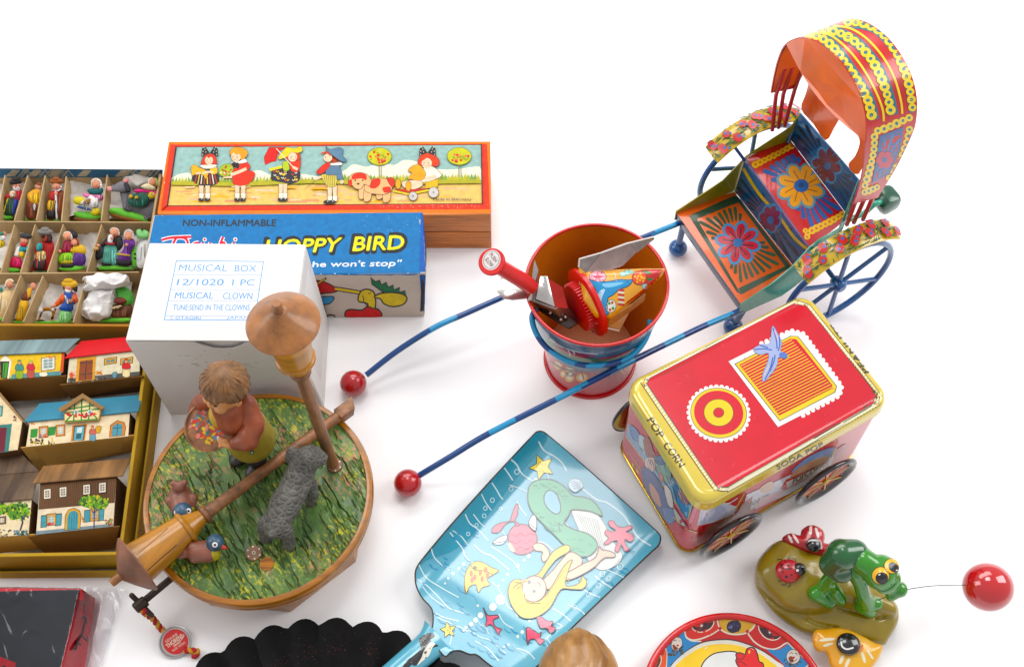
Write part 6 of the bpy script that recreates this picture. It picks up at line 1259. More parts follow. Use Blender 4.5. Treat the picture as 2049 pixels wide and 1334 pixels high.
# wheels with a dished face and yellow spokes
M_TYRE = mat('black_lacquer_rim', '3c383a', 0.2, var=0.2, coat=0.6, metal=0.5); M_HUB = mat('red_wheel_face', 'd01c3c', 0.25, var=0.1, coat=0.4); M_SPOKE = mat('yellow_spoke', 'd8b848', 0.3, var=0.1, coat=0.3)
WR = 2.05
for px, py, side in ((1462, 1070, -1), (1652, 962, -1), (0, 0, 1), (1, 0, 1)):
    if side < 0:
        c = P(px, py, WR); xs = (c - Vector((cc.x, cc.y, 0))).dot(u); off = -(c - cc).dot(v)
        c = Vector((cc.x, cc.y, WR)) + u * xs - v * max(off, d / 2 + 0.35)
        if px < 1500: xa = xs
        else: xb = xs
    else:
        c = Vector((cc.x, cc.y, WR)) + u * (xa if px == 0 else xb) + v * (d / 2 + 0.42)
    ax = v * side
    wh = obj('wheel', lathe([(0.3, -0.42), (0.3, -0.12), (1.4, -0.3), (1.8, -0.16), (WR, 0.0), (WR, 0.1), (1.98, 0.17), (1.75, 0.1), (1.6, -0.06), (1.5, -0.12), (0.0, -0.12)], c, ax, 64), M_GILT, t, smooth=40)
    obj('rim', lathe([(1.5, -0.06), (1.62, 0.02), (1.78, 0.14), (1.96, 0.2), (WR + 0.03, 0.12), (WR + 0.04, 0.0), (WR, -0.06)], c, ax, 64, cap=False), M_TYRE, wh, smooth=60)
    obj('wheel_face', lathe([(1.55, -0.05), (0.5, -0.02), (0.0, 0.0)], c, ax, 48, cap=False), M_HUB, wh, smooth=60)
    uu, vv, _ = frame(ax); 
    for k in range(8):
        a_ = k * math.pi / 4 + 0.2; e = uu * math.cos(a_) + vv * math.sin(a_); g = ax.cross(e); hw0, hw1 = 0.035, 0.055
        obj('spoke', hexa([c + ax * 0.0 + e * r + g * s_ for r, s_ in ((0.35, -hw0), (1.5, -hw1), (1.5, hw1), (0.35, hw0))], [c + ax * 0.045 + e * r + g * s_ for r, s_ in ((0.35, -hw0), (1.7, -hw1), (1.7, hw1), (0.35, hw0))]), M_SPOKE, wh, smooth=0)
    obj('hub', ell(c + ax * 0.05, (0.26, 0.26, 0.1), 20, 10, axes(ax)), M_SPOKE, wh, smooth=60)

# ------------------------------------------------------------------ painted toy rickshaw
RO_ = Vector((12.4, 3.0, 0)); RR = Vector((0.4444, -0.8958, 0)).normalized(); RF = Vector((-0.8958, -0.4444, 0)).normalized()
W3 = lambda f, r, z: RO_ + RF * f + RR * r + UPV * z
z6 = lambda x, y, z: P(*Z6(x, y), z)
side = lambda x, y, r: PP(*Z6(x, y), W3(0, r, 0), RR)
ff = lambda x, y, f: PP(*Z6(x, y), W3(f, 0, 0), RF)
t = thing('toy_rickshaw', 'brightly painted tin toy rickshaw with arched hood and long blue shafts', 'rickshaw', W3(-4, 0, 0))
M_TEAL = mat('teal_enamel', '2cab8c', 0.25, var=0.12, scale=40, coat=0.5, bump=0.02); M_YGREEN = mat('yellow_green_enamel', 'b8a824', 0.3, var=0.25, scale=30, coat=0.5, hex2='6f8c2c'); M_ORE = mat('orange_sheet_enamel', 'ee7418', 0.3, var=0.12, scale=30, coat=0.5, bump=0.03); M_NAVY = mat('navy_enamel', '1f5c98', 0.25, var=0.12, scale=40, coat=0.5); M_REDROD = mat('red_rod_enamel', 'b82034', 0.3, var=0.15, scale=40, coat=0.5)
M_SEATRED = mat('red_seat_enamel', 'c4202c', 0.28, var=0.1, scale=40, coat=0.5); M_SEATBLUE = mat('blue_seat_enamel', '1f6496', 0.28, var=0.15, scale=40, coat=0.5)
fl0, fl1, fl2, fl3 = z6(65, 815, 3.7), z6(332, 1193, 3.7), z6(541, 1036, 3.5), z6(302, 735, 3.5)
def sheet(name, pts, m, th=0.09): return obj(name, slab(pts, th, None, 0.02), m, t, smooth=30)
floor_ = sheet('foot_board', [fl0, fl1, fl2, fl3], M_ORE)
obj('front_edge', hexa([p - UPV * 0.75 for p in (fl0, fl1, fl1 + RF * -0.12, fl0 + RF * -0.12)], [p - UPV * 0.02 for p in (fl0, fl1, fl1 + RF * -0.12, fl0 + RF * -0.12)], 0.02), mat('dark_blue_edge', '2a4466', 0.3, var=0.3, scale=30, coat=0.5), t)
r0, r1 = z6(345, 602, 6.9), z6(606, 966, 6.9)
riser = sheet('seat_riser', [fl3, fl2, r1, r0], M_SEATBLUE)
s2, s3 = z6(764, 838, 6.7), z6(518, 512, 6.7)
seat = sheet('seat', [r0, r1, s2, s3], M_SEATRED)
b2, b3 = z6(806, 690, 9.3), z6(568, 418, 9.3)
backr = sheet('backrest', [s3, s2, b2, b3], M_SEATBLUE)
a = Art(Z6)
# foot board
a.p('2c4a34', [(118, 832), (298, 752), (325, 775), (150, 845)] ); a.p('2c4a34', [(118, 832), (140, 828), (318, 1130), (330, 1150), (312, 1140)]); a.p('2c4a34', [(330, 1150), (318, 1125), (510, 1035), (530, 1040)]); a.p('2c4a34', [(300, 752), (318, 758), (528, 1035), (510, 1040)])
def petals(cx, cy, n, r0_, r1_, w_, c_, ex=1.0, ey=1.0, rot=0, ph=0.0, line=None):
    cr, sr = math.cos(math.radians(rot)), math.sin(math.radians(rot))
    for k in range(n):
        q = 2 * math.pi * k / n + ph; pts = []
        for rr_, ww_ in ((r0_, 0.25), (r0_ * 0.6 + r1_ * 0.4, 0.9), (r0_ * 0.3 + r1_ * 0.7, 1.0), (r1_ * 0.93, 0.6), (r1_, 0.0), (r1_ * 0.93, -0.6), (r0_ * 0.3 + r1_ * 0.7, -1.0), (r0_ * 0.6 + r1_ * 0.4, -0.9), (r0_, -0.25)):
            x = (rr_ * math.cos(q) - ww_ * w_ * math.sin(q)) * ex; y = (rr_ * math.sin(q) + ww_ * w_ * math.cos(q)) * ey; pts.append((cx + x * cr - y * sr, cy + x * sr + y * cr))
        a.s(c_, pts, 2)
        if line: a.c(line, 5, [pts[0], ((pts[2][0] + pts[6][0]) / 2, (pts[2][1] + pts[6][1]) / 2)])
def strokes(cx, cy, n, r0_, r1_, w_, c_, quad, ph=0.0):
    for k in range(n):
        q = 2 * math.pi * k / n + ph; dx, dy = math.cos(q), math.sin(q)
        for e in range(30, 0, -1):
            rr_ = r1_ * e / 30
            if inside(cx + dx * rr_, cy + dy * rr_, quad): break
        if rr_ > r0_ * 1.15: a.s(c_, [(cx + dx * r0_ - dy * w_ * 0.3, cy + dy * r0_ + dx * w_ * 0.3), (cx + dx * (r0_ + rr_) / 2 - dy * w_ * 0.7, cy + dy * (r0_ + rr_) / 2 + dx * w_ * 0.7), (cx + dx * rr_ - dy * w_ * 0.6, cy + dy * rr_ + dx * w_ * 0.6), (cx + dx * rr_ + dy * w_ * 0.6, cy + dy * rr_ - dx * w_ * 0.6), (cx + dx * (r0_ + rr_) / 2 + dy * w_ * 0.5, cy + dy * (r0_ + rr_) / 2 - dx * w_ * 0.5), (cx + dx * r0_ + dy * w_ * 0.3, cy + dy * r0_ - dx * w_ * 0.3)], 2)
strokes(316, 940, 38, 88, 250, 10, '33553a', [(160, 855), (302, 790), (495, 1020), (330, 1105)])
petals(316, 942, 8, 18, 96, 25, '4a90c0', 1, 0.95, 0, 0.2); petals(316, 942, 8, 14, 84, 17, 'c83040', 1, 0.95, 0, 0.2, '3a1c30'); a.e('2c6ca8', 316, 942, 20, 18)
a.lay('painted_floor', t, [floor_], M_ENAMEL, sub=14)
a = Art(Z6)
strokes(438, 830, 34, 60, 330, 9, '1c3c50', [(305, 745), (342, 650), (590, 960), (540, 1020)]); a.c('d8b830', 12, [(338, 640), (400, 740), (480, 830), (545, 920), (600, 968)])
petals(446, 845, 8, 14, 62, 22, '3a86b8', 0.8, 1.1, 20); petals(446, 845, 8, 12, 52, 14, '7a2444', 0.8, 1.1, 20); a.e('2c6ca8', 450, 848, 14, 16)
a.lay('painted_riser', t, [riser], M_ENAMEL, sub=14)
a = Art(Z6)
strokes(570, 708, 34, 85, 240, 14, '2c5ca0', [(415, 645), (545, 575), (735, 800), (612, 882)])
def rosette_chain(pts, n, r, c_='e8c828', hole='c85a24'):
    q = sm2(pts, 6, False); L = [0]
    for i in range(1, len(q)): L.append(L[-1] + math.hypot(q[i][0] - q[i - 1][0], q[i][1] - q[i - 1][1]))
    for k in range(n):
        s_ = L[-1] * (k + 0.5) / n; i = 0
        while L[i + 1] < s_: i += 1
        f = (s_ - L[i]) / (L[i + 1] - L[i]); x, y = q[i][0] + (q[i + 1][0] - q[i][0]) * f, q[i][1] + (q[i + 1][1] - q[i][1]) * f
        rr_ = r * rnd.uniform(0.85, 1.1); a.e(c_, x, y, rr_, rr_ * 0.95, n=12); 
        if hole: a.e(hole, x + rnd.uniform(-1, 1), y, rr_ * 0.36, rr_ * 0.42, rnd.uniform(0, 180), n=8)
rosette_chain([(378, 630), (440, 600), (500, 570), (540, 545)], 9, 14, 'e3bc28', 'd07028'); rosette_chain([(360, 618), (372, 650), (385, 672)], 3, 12, 'e3bc28', 'd07028'); rosette_chain([(590, 905), (640, 880), (700, 850), (745, 822)], 9, 15, 'e3bc28', 'd07028'); rosette_chain([(585, 880), (600, 930)], 2, 12, 'e3bc28', 'd07028')
petals(570, 712, 8, 20, 104, 29, '5c9ab0', 1, 0.95, 0, 0.35); petals(570, 712, 8, 18, 94, 22, 'e8a828', 1, 0.95, 0, 0.35, 'a8702c'); a.e('2a64a8', 572, 712, 30, 26); a.e('1c4478', 572, 710, 12, 11)
a.lay('painted_seat', t, [seat], M_ENAMEL, sub=14)
a = Art(Z6)
strokes(672, 625, 40, 80, 330, 9, '16384e', [(545, 510), (570, 440), (795, 700), (755, 800)]); petals(676, 628, 8, 16, 84, 24, '4a8cb4', 0.8, 1.05, 15); petals(676, 628, 8, 14, 74, 17, '6a2c38', 0.8, 1.05, 15); a.e('2c6090', 680, 630, 15, 16)
a.lay('painted_back', t, [backr], M_ENAMEL, sub=14)
# side panels
topL = [side(x, y, -4.25) for x, y in ((65, 812), (250, 690), (350, 588), (450, 522), (530, 470), (566, 414))]
topR = [side(x, y, 3.8) for x, y in ((330, 1190), (450, 1110), (535, 1040), (605, 962), (645, 930), (745, 874), (806, 686))]
for nm, tp_, m_ in (('side_panel', topL, M_YGREEN), ('side_panel', topR, M_TEAL)):
    n_ = RR * (0.07 if tp_ is topL else -0.07); low = [Vector((p.x, p.y, 3.0 if i < 3 else 3.0 + 0.5 * (i - 2))) for i, p in enumerate(tp_)]
    V = [p for p in tp_] + low + [p + n_ for p in tp_] + [p + n_ for p in low]; k = len(tp_); Fc = []
    for i in range(k - 1): Fc += [(i, i + 1, k + i + 1, k + i), (2 * k + i, 3 * k + i, 3 * k + i + 1, 2 * k + i + 1), (i, 2 * k + i, 2 * k + i + 1, i + 1), (k + i, k + i + 1, 3 * k + i + 1, 3 * k + i)]
    Fc += [(0, k, 3 * k, 2 * k), (k - 1, 3 * k - 1, 4 * k - 1, 2 * k - 1)]
    bm = tobm((V, Fc)); bmesh.ops.recalc_face_normals(bm, faces=bm.faces); obj(nm, frombm(bm), m_, t, smooth=25)
# hood: an arched strip with a half-moon visor in its front
prof = [(-4.35, 12.2), (-4.3, 13.6), (-4.15, 15.2), (-3.8, 16.7), (-3.2, 17.75), (-2.4, 18.55), (-1.2, 19.2), (0.3, 19.5), (1.7, 19.3), (2.8, 18.75), (3.6, 17.8), (4.1, 16.4), (4.35, 14.6), (4.4, 13.2), (4.35, 11.6)]
pr = [(q.x, q.y) for q in catmull([(r, z, 0) for r, z in prof], 4)]
ctr = (0.0, 14.5)
F0, F1 = -4.85, -8.05
V, Fc = [], []; nf = 8
def shape(i, j):
    r, z = pr[i]; s_ = j / nf; tt = min(1, max(0, (16.5 - z) / 4.5)); return r, z - s_ * 0.5 * tt, (F0 - 0.5 * tt) + (F1 - F0 + 1.35 * tt) * s_
for i in range(len(pr)):
    for j in range(nf + 1): r, z, f = shape(i, j); V.append(W3(f, r, z))
for i in range(len(pr)):
    dr = Vector((pr[min(i + 1, len(pr) - 1)][0] - pr[max(i - 1, 0)][0], pr[min(i + 1, len(pr) - 1)][1] - pr[max(i - 1, 0)][1])).normalized(); nn = (dr[1], -dr[0])
    for j in range(nf + 1): r, z, f = shape(i, j); V.append(W3(f, r + nn[0] * 0.09, z + nn[1] * 0.09))
m_ = nf + 1; K = len(pr) * m_
for i in range(len(pr) - 1):
    for j in range(nf): q = (i * m_ + j, i * m_ + j + 1, (i + 1) * m_ + j + 1, (i + 1) * m_ + j); Fc += [q, tuple(K + x for x in reversed(q))]
    Fc += [(i * m_, (i + 1) * m_, K + (i + 1) * m_, K + i * m_), (i * m_ + nf, K + i * m_ + nf, K + (i + 1) * m_ + nf, (i + 1) * m_ + nf)]
for j in range(nf):
    e = (len(pr) - 1) * m_; Fc += [(j, K + j, K + j + 1, j + 1), (e + j, e + j + 1, K + e + j + 1, K + e + j)]
bm = tobm((V, Fc)); bmesh.ops.recalc_face_normals(bm, faces=bm.faces); hood = obj('hood', frombm(bm), M_SEATRED, t, smooth=40)
arc = [(r, z) for r, z in pr if z > 16.75]
lowc = [(arc[-1][0] + (arc[0][0] - arc[-1][0]) * k / 12, arc[-1][1] + (arc[0][1] - arc[-1][1]) * k / 12 - 0.35 * math.sin(math.pi * k / 12)) for k in range(1, 12)]
vis = [W3(F0 + 0.02, r * 0.985, z - 0.02) for r, z in arc] + [W3(F0 + 0.35 * math.sin(math.pi * (k + 1) / 12), r, z) for k, (r, z) in enumerate(lowc)]
obj('visor', slab(vis, 0.08, RF), M_ORE, t, smooth=0)
# inner lining, curtains at the back
inn = [(r * 0.972, z - 0.12 if z > 16 else z) for r, z in pr]
V, Fc = [], []
for i, (r, z) in enumerate(inn): tt = min(1, max(0, (16.5 - z) / 4.5)); V += [W3(F0 - 0.06 - 0.5 * tt, r, z), W3(F1 + 0.06 + 0.85 * tt, r, z)]
for i in range(len(inn) - 1): Fc.append((2 * i, 2 * i + 1, 2 * i + 3, 2 * i + 2))
obj('lining', (V, Fc), M_ORE, t, smooth=40)
for pts in ([(612, 270), (632, 285), (680, 330), (742, 378), (735, 420), (702, 480), (670, 527), (620, 460), (572, 402), (590, 340)], [(768, 425), (800, 440), (862, 478), (852, 545), (802, 664), (762, 628), (790, 590), (808, 540), (798, 505), (760, 476), (755, 450)]):
    q = sm2(pts, 3); obj('curtain_panel', slab([ff(x, y, -8.0) for x, y in q], 0.07, RF), M_ORE, t, smooth=0)
# posts holding the hood
for x0, y0, f0, r0_, x1, y1 in ((470, 345, -5.3, -4.2, 455, 486), (500, 340, -5.9, -4.2, 480, 476), (545, 325, -6.6, -4.2, 505, 468)):
    p, q = side(x0, y0, -4.2), side(x1, y1, -4.2); obj('hood_post', tube([q, q.lerp(p, 0.5) , p, p + UPV * 2.2 + RF * -0.1], 0.13, 10), M_REDROD, t, smooth=60)
for x0, y0, x1, y1 in ((800, 752, 757, 868), (838, 742, 785, 860), (870, 736, 822, 848)):
    p, q = side(x0, y0, 4.15), side(x1, y1, 4.0); obj('hood_post', tube([q, q.lerp(p, 0.5), p, p + UPV * 0.8], 0.13, 10), M_REDROD, t, smooth=60)
# paint on the hood
a = Art(Z6)
TEALD = '2c7484'
for pts, n_, r_ in (([(588, 102), (640, 108), (700, 150), (760, 230), (805, 300), (840, 365), (858, 440)], 15, 20), ([(655, 82), (720, 92), (790, 130), (850, 195), (890, 265), (918, 345), (935, 420)], 15, 20), ([(745, 50), (820, 55), (885, 85), (945, 155), (985, 235), (1010, 320), (1022, 410)], 16, 19)):
    a.c(TEALD, 44, [(x + 8, y + 4) for x, y in pts]); rosette_chain(pts, n_, r_, 'f0d428', TEALD)
a.c('f0d428', 9, [(625, 92), (690, 104), (760, 160), (820, 235), (868, 320), (900, 400), (905, 450)]); a.c('f0d428', 9, [(700, 66), (770, 76), (840, 120), (905, 195), (950, 280), (975, 370), (980, 420)]); a.c('f0d428', 7, [(800, 42), (870, 52), (930, 100), (985, 175)])
rosette_chain([(868, 492), (910, 480), (960, 458), (1020, 430)], 6, 18, 'f0d428', TEALD)
rosette_chain([(868, 500), (866, 560), (850, 640), (825, 720)], 9, 16, 'f0d428', TEALD); rosette_chain([(1012, 470), (1000, 530), (965, 620), (920, 690)], 9, 16, 'f0d428', TEALD); rosette_chain([(820, 738), (850, 728), (885, 712)], 4, 15, 'f0d428', TEALD)
a.p('3a68a0', [(888, 510), (985, 472), (972, 560), (930, 660), (858, 700), (872, 620)]); a.p('c02436', [(900, 520), (975, 490), (962, 560), (922, 650), (872, 685), (884, 610)])
strokes(908, 605, 20, 26, 110, 8, '4a7cb0', [(900, 520), (975, 490), (962, 560), (922, 650), (872, 685), (884, 610)]); petals(908, 605, 6, 6, 36, 14, 'c84a5c'); a.e('3a68a0', 908, 605, 10, 12)
a.lay('painted_hood', t, [hood], M_ENAMEL, sub=14)
# wheels, hubs and mudguards
AXL = W3(-6.0, 0, 4.05); WRK = 3.7
for sgn in (-1, 1):
    c = AXL + RR * (5.1 * sgn); ax = RR * sgn; uu, vv = RF, UPV
    wl = obj('wheel', lathe([(WRK + 0.2 * math.cos(k * 0.628), 0.2 * math.sin(k * 0.628)) for k in range(10)], c, ax, 64, closed=True), M_NAVY, t, smooth=60)
    obj('hub', fuse(lathe([(0.3, -0.5), (0.45, -0.2), (0.45, 0.25), (0.28, 0.45)], c, ax, 20), 0.06, 2), M_NAVY, wl, smooth=60)
    for k in range(6): a_ = k * math.pi / 3 + 0.45; e = uu * math.cos(a_) + vv * math.sin(a_); obj('spoke', tube([c + e * 0.35, c + e * (WRK - 0.05)], 0.15, 10), M_NAVY, wl, smooth=60)
    V, Fc = [], []; gr_ = 4.85; nn_ = 30
    a0_, a1_ = math.radians(43), math.radians(127)
    for i in range(nn_ + 1):
        an = a0_ + (a1_ - a0_) * i / nn_; e = RF * math.cos(an) + UPV * math.sin(an)
        for off, rr_ in ((-0.85, gr_ - 0.05), (-0.4, gr_ + 0.08), (0.2, gr_ + 0.08), (0.65, gr_ - 0.1), (0.65, gr_ - 0.17), (-0.85, gr_ - 0.12)): V.append(c + e * rr_ + ax * off)
    for i in range(nn_): Fc += [(i * 6 + k, i * 6 + (k + 1) % 6, (i + 1) * 6 + (k + 1) % 6, (i + 1) * 6 + k) for k in range(6)]
    Fc += [tuple(range(6)), tuple(nn_ * 6 + k for k in reversed(range(6)))]
    bm = tobm((V, Fc)); bmesh.ops.recalc_face_normals(bm, faces=bm.faces); mg = obj('mudguard', frombm(bm), mat('yellow_enamel', 'e0c022', 0.28, var=0.08, scale=40, coat=0.5), t, smooth=40)
    def mp(x, y, c=c, ax=ax): an = a0_ + (a1_ - a0_) * x; e = RF * math.cos(an) + UPV * math.sin(an); return c + e * (gr_ + 0.09 - 0.14 * max(0, abs(y + 0.1) - 0.3)) + ax * y, e
    a = Art(Z0); rg = random.Random(11)
    for k in range(150):
        x, y = rg.random(), rg.uniform(-0.8, 0.6); an = rg.uniform(0, 6.28); l_ = rg.uniform(0.03, 0.055); a.tri(rg.choice(['2c5c34', '1f4a3a', '2c6c3c']), [((x - l_ * math.cos(an), y - l_ * 6 * math.sin(an)), (x + 0.006, y + 0.1), (x + l_ * math.cos(an), y + l_ * 6 * math.sin(an)))])
    for k in range(13):
        x, y = 0.06 + k * 0.075, (-0.42 if k % 2 else 0.25) + rg.uniform(-0.12, 0.12)
        for c_, s_ in (('c82c34', 1.0), ('c82c34', 0.9)):
            dx_, dy_ = rg.uniform(-0.02, 0.02), rg.uniform(-0.22, 0.22); a.tri(c_, tris_of(ellipse2(x + dx_, y + dy_, 0.034, 0.26, 0, 12)))
        a.tri('3a68a8', tris_of(ellipse2(x, y, 0.014, 0.11, 0, 10))); a.tri('3a68a8', tris_of(ellipse2(x + 0.03, y - 0.2, 0.012, 0.09, 0, 10)))
    # laid straight on the curved guard
    V, Fc, C = [], [], []
    for li, (c_, T) in enumerate(a.items):
        for _ in range(1):
            T = [x for q in T for x in ((q[0], ((q[0][0] + q[1][0]) / 2, (q[0][1] + q[1][1]) / 2), ((q[0][0] + q[2][0]) / 2, (q[0][1] + q[2][1]) / 2)), (((q[0][0] + q[1][0]) / 2, (q[0][1] + q[1][1]) / 2), q[1], q[2]), (((q[0][0] + q[1][0]) / 2, (q[0][1] + q[1][1]) / 2), q[2], ((q[0][0] + q[2][0]) / 2, (q[0][1] + q[2][1]) / 2)))]
        for q in T:
            q = [(min(max(x, 0.0), 1.0), min(max(y, -0.83), 0.63)) for x, y in q]; ids = []
            for x, y in q: p, n_ = mp(x, y); ids.append(len(V)); V.append(p + n_ * (0.012 + 0.0006 * li))
            Fc.append(tuple(ids)); C.append(c_)
    obj('painted_blossoms', (V, Fc), M_ENAMEL, mg, smooth=0, cols=C)
    for an in (60, 120): e = RF * math.cos(math.radians(an)) + UPV * math.sin(math.radians(an)); obj('guard_stay', tube([c + e * (gr_ - 0.1) - ax * 0.6, AXL + e * 3.2 + ax * 4.0], 0.11, 8), M_NAVY, t, smooth=60)
obj('axle', tube([AXL - RR * 5.3, AXL + RR * 5.3], 0.16, 10), M_NAVY, t, smooth=60)
# front legs
for x0, y0, x1, y1 in ((95, 872, 74, 962), (352, 1190, 297, 1278)):
    p0_ = z6(x0, y0, 3.0); ft = z6(x1, y1, 0.55)
    lg = obj('front_leg', tube([p0_, p0_.lerp(ft, 0.5), ft], 0.22, 12), M_NAVY, t, smooth=60); obj('ball_foot', ell(ft, (0.62, 0.62, 0.55), 24, 16), M_NAVY, lg, smooth=60)
# shafts with red balls
M_BALL = mat('red_wooden_ball', 'b81830', 0.25, var=0.12, scale=60, bump=0.08, bscale=200, coat=0.5)
for pts, bx, by, cuts in (([(1385, 436, 3.0), (1345, 452, 3.1), (1290, 474, 3.1), (1150, 532, 3.0), (1000, 597, 2.9), (930, 628, 2.7), (870, 655, 2.5), (795, 702, 1.7), (733, 750, 1.0)], 707, 767, [0.06, 0.13, 0.22, 0.30, 0.38, 0.45, 0.52, 0.575, 0.72, 0.80]), ([(1540, 588, 3.0), (1483, 620, 3.2), (1400, 656, 3.9), (1250, 729, 4.85), (1130, 790, 4.7), (980, 866, 3.4), (900, 914, 2.2), (840, 950, 1.0)], 816, 966, [0.13, 0.20, 0.27, 0.335, 0.42, 0.48, 0.56, 0.63, 0.74, 0.80])):
    path = catmull([P(*q) for q in pts], 8); sh = striped_rod('shaft', path, 0.185, cuts, t)
    obj('red_ball', ell(P(bx, by, 0.82), 0.82, 32, 20), M_BALL, sh, smooth=80)
# push bar behind
pb = catmull([side(x, y, 3.0) for x, y in ((760, 850), (825, 822), (870, 785), (895, 778), (912, 795))], 8)
obj('push_bar', tube(pb, 0.17, 12), M_TEAL, t, smooth=60)
kn = side(918, 778, 3.0); obj('bar_end', hexa([kn + RF * x + UPV * z - RR * 0.9 for x, z in ((-0.9, -0.55), (0.3, -0.9), (0.75, 0.2), (0.3, 0.75), (-0.75, 0.6))], [kn + RF * x + UPV * z + RR * 0.5 for x, z in ((-0.9, -0.55), (0.3, -0.9), (0.75, 0.2), (0.3, 0.75), (-0.75, 0.6))], 0.4), mat('dark_green_enamel', '16644a', 0.3, var=0.2, scale=20, coat=0.5), t)
# ------------------------------------------------------------------ tin sand shovel with an undersea picture
t = thing('sand_shovel', 'blue tin sand shovel printed with a yellow haired mermaid and fish', 'shovel', P(*Z8(700, 700), 0))
LN0, LN1 = (800, 42), (145, 785); RN0, RN1 = (1490, 650), (880, 1250)
def sgnd(p, a, b): dx, dy = b[0] - a[0], b[1] - a[1]; return ((p[0] - a[0]) * dy - (p[1] - a[1]) * dx) / math.hypot(dx, dy)
sL = sgnd((900, 650), LN0, LN1); sR = sgnd((900, 650), RN0, RN1)
def shz(x, y):
    dl = sgnd((x, y), LN0, LN1) * (1 if sL > 0 else -1); dr = sgnd((x, y), RN0, RN1) * (1 if sR > 0 else -1)
    h = 0.85
    e = max(0, (150 - dl)) / 150; h += 0.62 * e * e
    e = max(0, (110 - dr)) / 110; h += 0.40 * e * e
    e = max(0, (y - x * 0.55 - 560)) / 300; h += 0.45 * min(e, 1.6) ** 2 * 0.8
    return h
def shp(x, y, dz=0.0): return P(*Z8(x, y), shz(x, y) + dz)
blade = [(792, 52), (812, 36), (835, 34), (868, 52), (1010, 172), (1200, 340), (1400, 520), (1478, 592), (1493, 622), (1482, 660), (1440, 700), (1300, 832), (1150, 975), (1000, 1120), (900, 1225), (850, 1290), (790, 1345), (730, 1368), (650, 1362), (580, 1340), (530, 1305), (478, 1264), (440, 1262), (385, 1242), (335, 1248), (300, 1270), (225, 1165), (236, 1110), (240, 1055), (228, 1005), (180, 952), (148, 890), (140, 830), (150, 780), (200, 712), (310, 580), (420, 455), (560, 300), (700, 150)]
q2 = Z0.l(sm2(blade, 3)); 
if poly_area(q2) < 0: q2 = q2[::-1]
pv = []
for i in range(len(q2)):
    a_, b_ = q2[i], q2[(i + 1) % len(q2)]; L = math.hypot(b_[0] - a_[0], b_[1] - a_[1]); m_ = max(1, int(L / 26))
    for k in range(m_): pv.append((a_[0] + (b_[0] - a_[0]) * k / m_, a_[1] + (b_[1] - a_[1]) * k / m_))
nb = len(pv); bd = list(pv)
y = 0
while y < 1400:
    x = 100
    while x < 1520:
        if inside(x, y, bd) and edge_dist(x, y, bd) > 10: pv.append((x, y))
        x += 26
    y += 24
r_ = delaunay_2d_cdt([Vector(p) for p in pv], [(i, (i + 1) % nb) for i in range(nb)], [list(range(nb))], 1, 1e-4)
W2 = [(p.x, p.y) for p in r_[0]]; topv = [shp(x, y) for x, y in W2]; n_ = len(W2)
V = topv + [p - UPV * 0.07 for p in topv]; Fc = [tuple(f) for f in r_[2]] + [tuple(n_ + i for i in reversed(f)) for f in r_[2]]
ec = {}
for f in r_[2]:
    for i in range(len(f)): e = (f[i], f[(i + 1) % len(f)]); ec[tuple(sorted(e))] = ec.get(tuple(sorted(e)), 0) + 1
for (i, j), k in ec.items():
    if k == 1: Fc.append((i, j, n_ + j, n_ + i))
bm = tobm((V, Fc)); bmesh.ops.recalc_face_normals(bm, faces=bm.faces)
M_SHOVEL = mat('sea_blue_printed_tin', '78bccf', 0.2, var=0.12, scale=9, coat=0.6, stretch=(1, 1, 1), hex2='58a4bc'); M_RUST = mat('dark_worn_edge', '4c4038', 0.6, var=0.4, scale=90)
bl = obj('blade', frombm(bm), M_SHOVEL, t, smooth=50)
edge_ = tube([shp(*bd[i]) - UPV * 0.03 for i in range(0, nb)], 0.045, 6, closed=True); obj('rolled_edge', edge_, M_RUST, t, smooth=60)
# handle: a rolled tapering channel
hA, hB = P(*Z8(268, 1160), 1.75), P(*Z8(-60, 1430), 2.0)
hd_ = (hB - hA).normalized(); hs = Vector((0, 0, 1)).cross(hd_).normalized(); V, Fc = [], []; nn_ = 24
for i in range(nn_ + 1):
    c = hA.lerp(hB, i / nn_); w_ = 0.88 - 0.18 * i / nn_ + 0.35 * max(0, 1 - i / 5) ** 2; dr_ = 1 - 0.5 * max(0, 1 - i / 6)
    for k in range(13): an = math.pi * (k / 12 * 1.3 - 0.15); V.append(c + hs * (w_ * math.cos(an)) + UPV * (w_ * 0.62 * (math.sin(an) - 0.75) * dr_))
for i in range(nn_):
    for k in range(12): Fc.append((i * 13 + k, i * 13 + k + 1, (i + 1) * 13 + k + 1, (i + 1) * 13 + k))
bm = tobm((V, Fc)); bmesh.ops.solidify(bm, geom=bm.faces[:], thickness=0.06); bmesh.ops.recalc_face_normals(bm, faces=bm.faces)
hnd = obj('handle', frombm(bm), M_SHOVEL, t, smooth=60)
a = Art(Z8); q = random.Random(9)
DT, WH, LB = '2484a8', 'd8f0f4', '9cd8ec'
strip = [(806, 50), (838, 44), (872, 66), (820, 150), (700, 290), (560, 470), (440, 620), (330, 700), (200, 745), (160, 790), (200, 722), (420, 465), (700, 160)]
a.s('3a98b0', strip, 3)  # bent edge outside the softbox sheen, its darker look painted into the colour
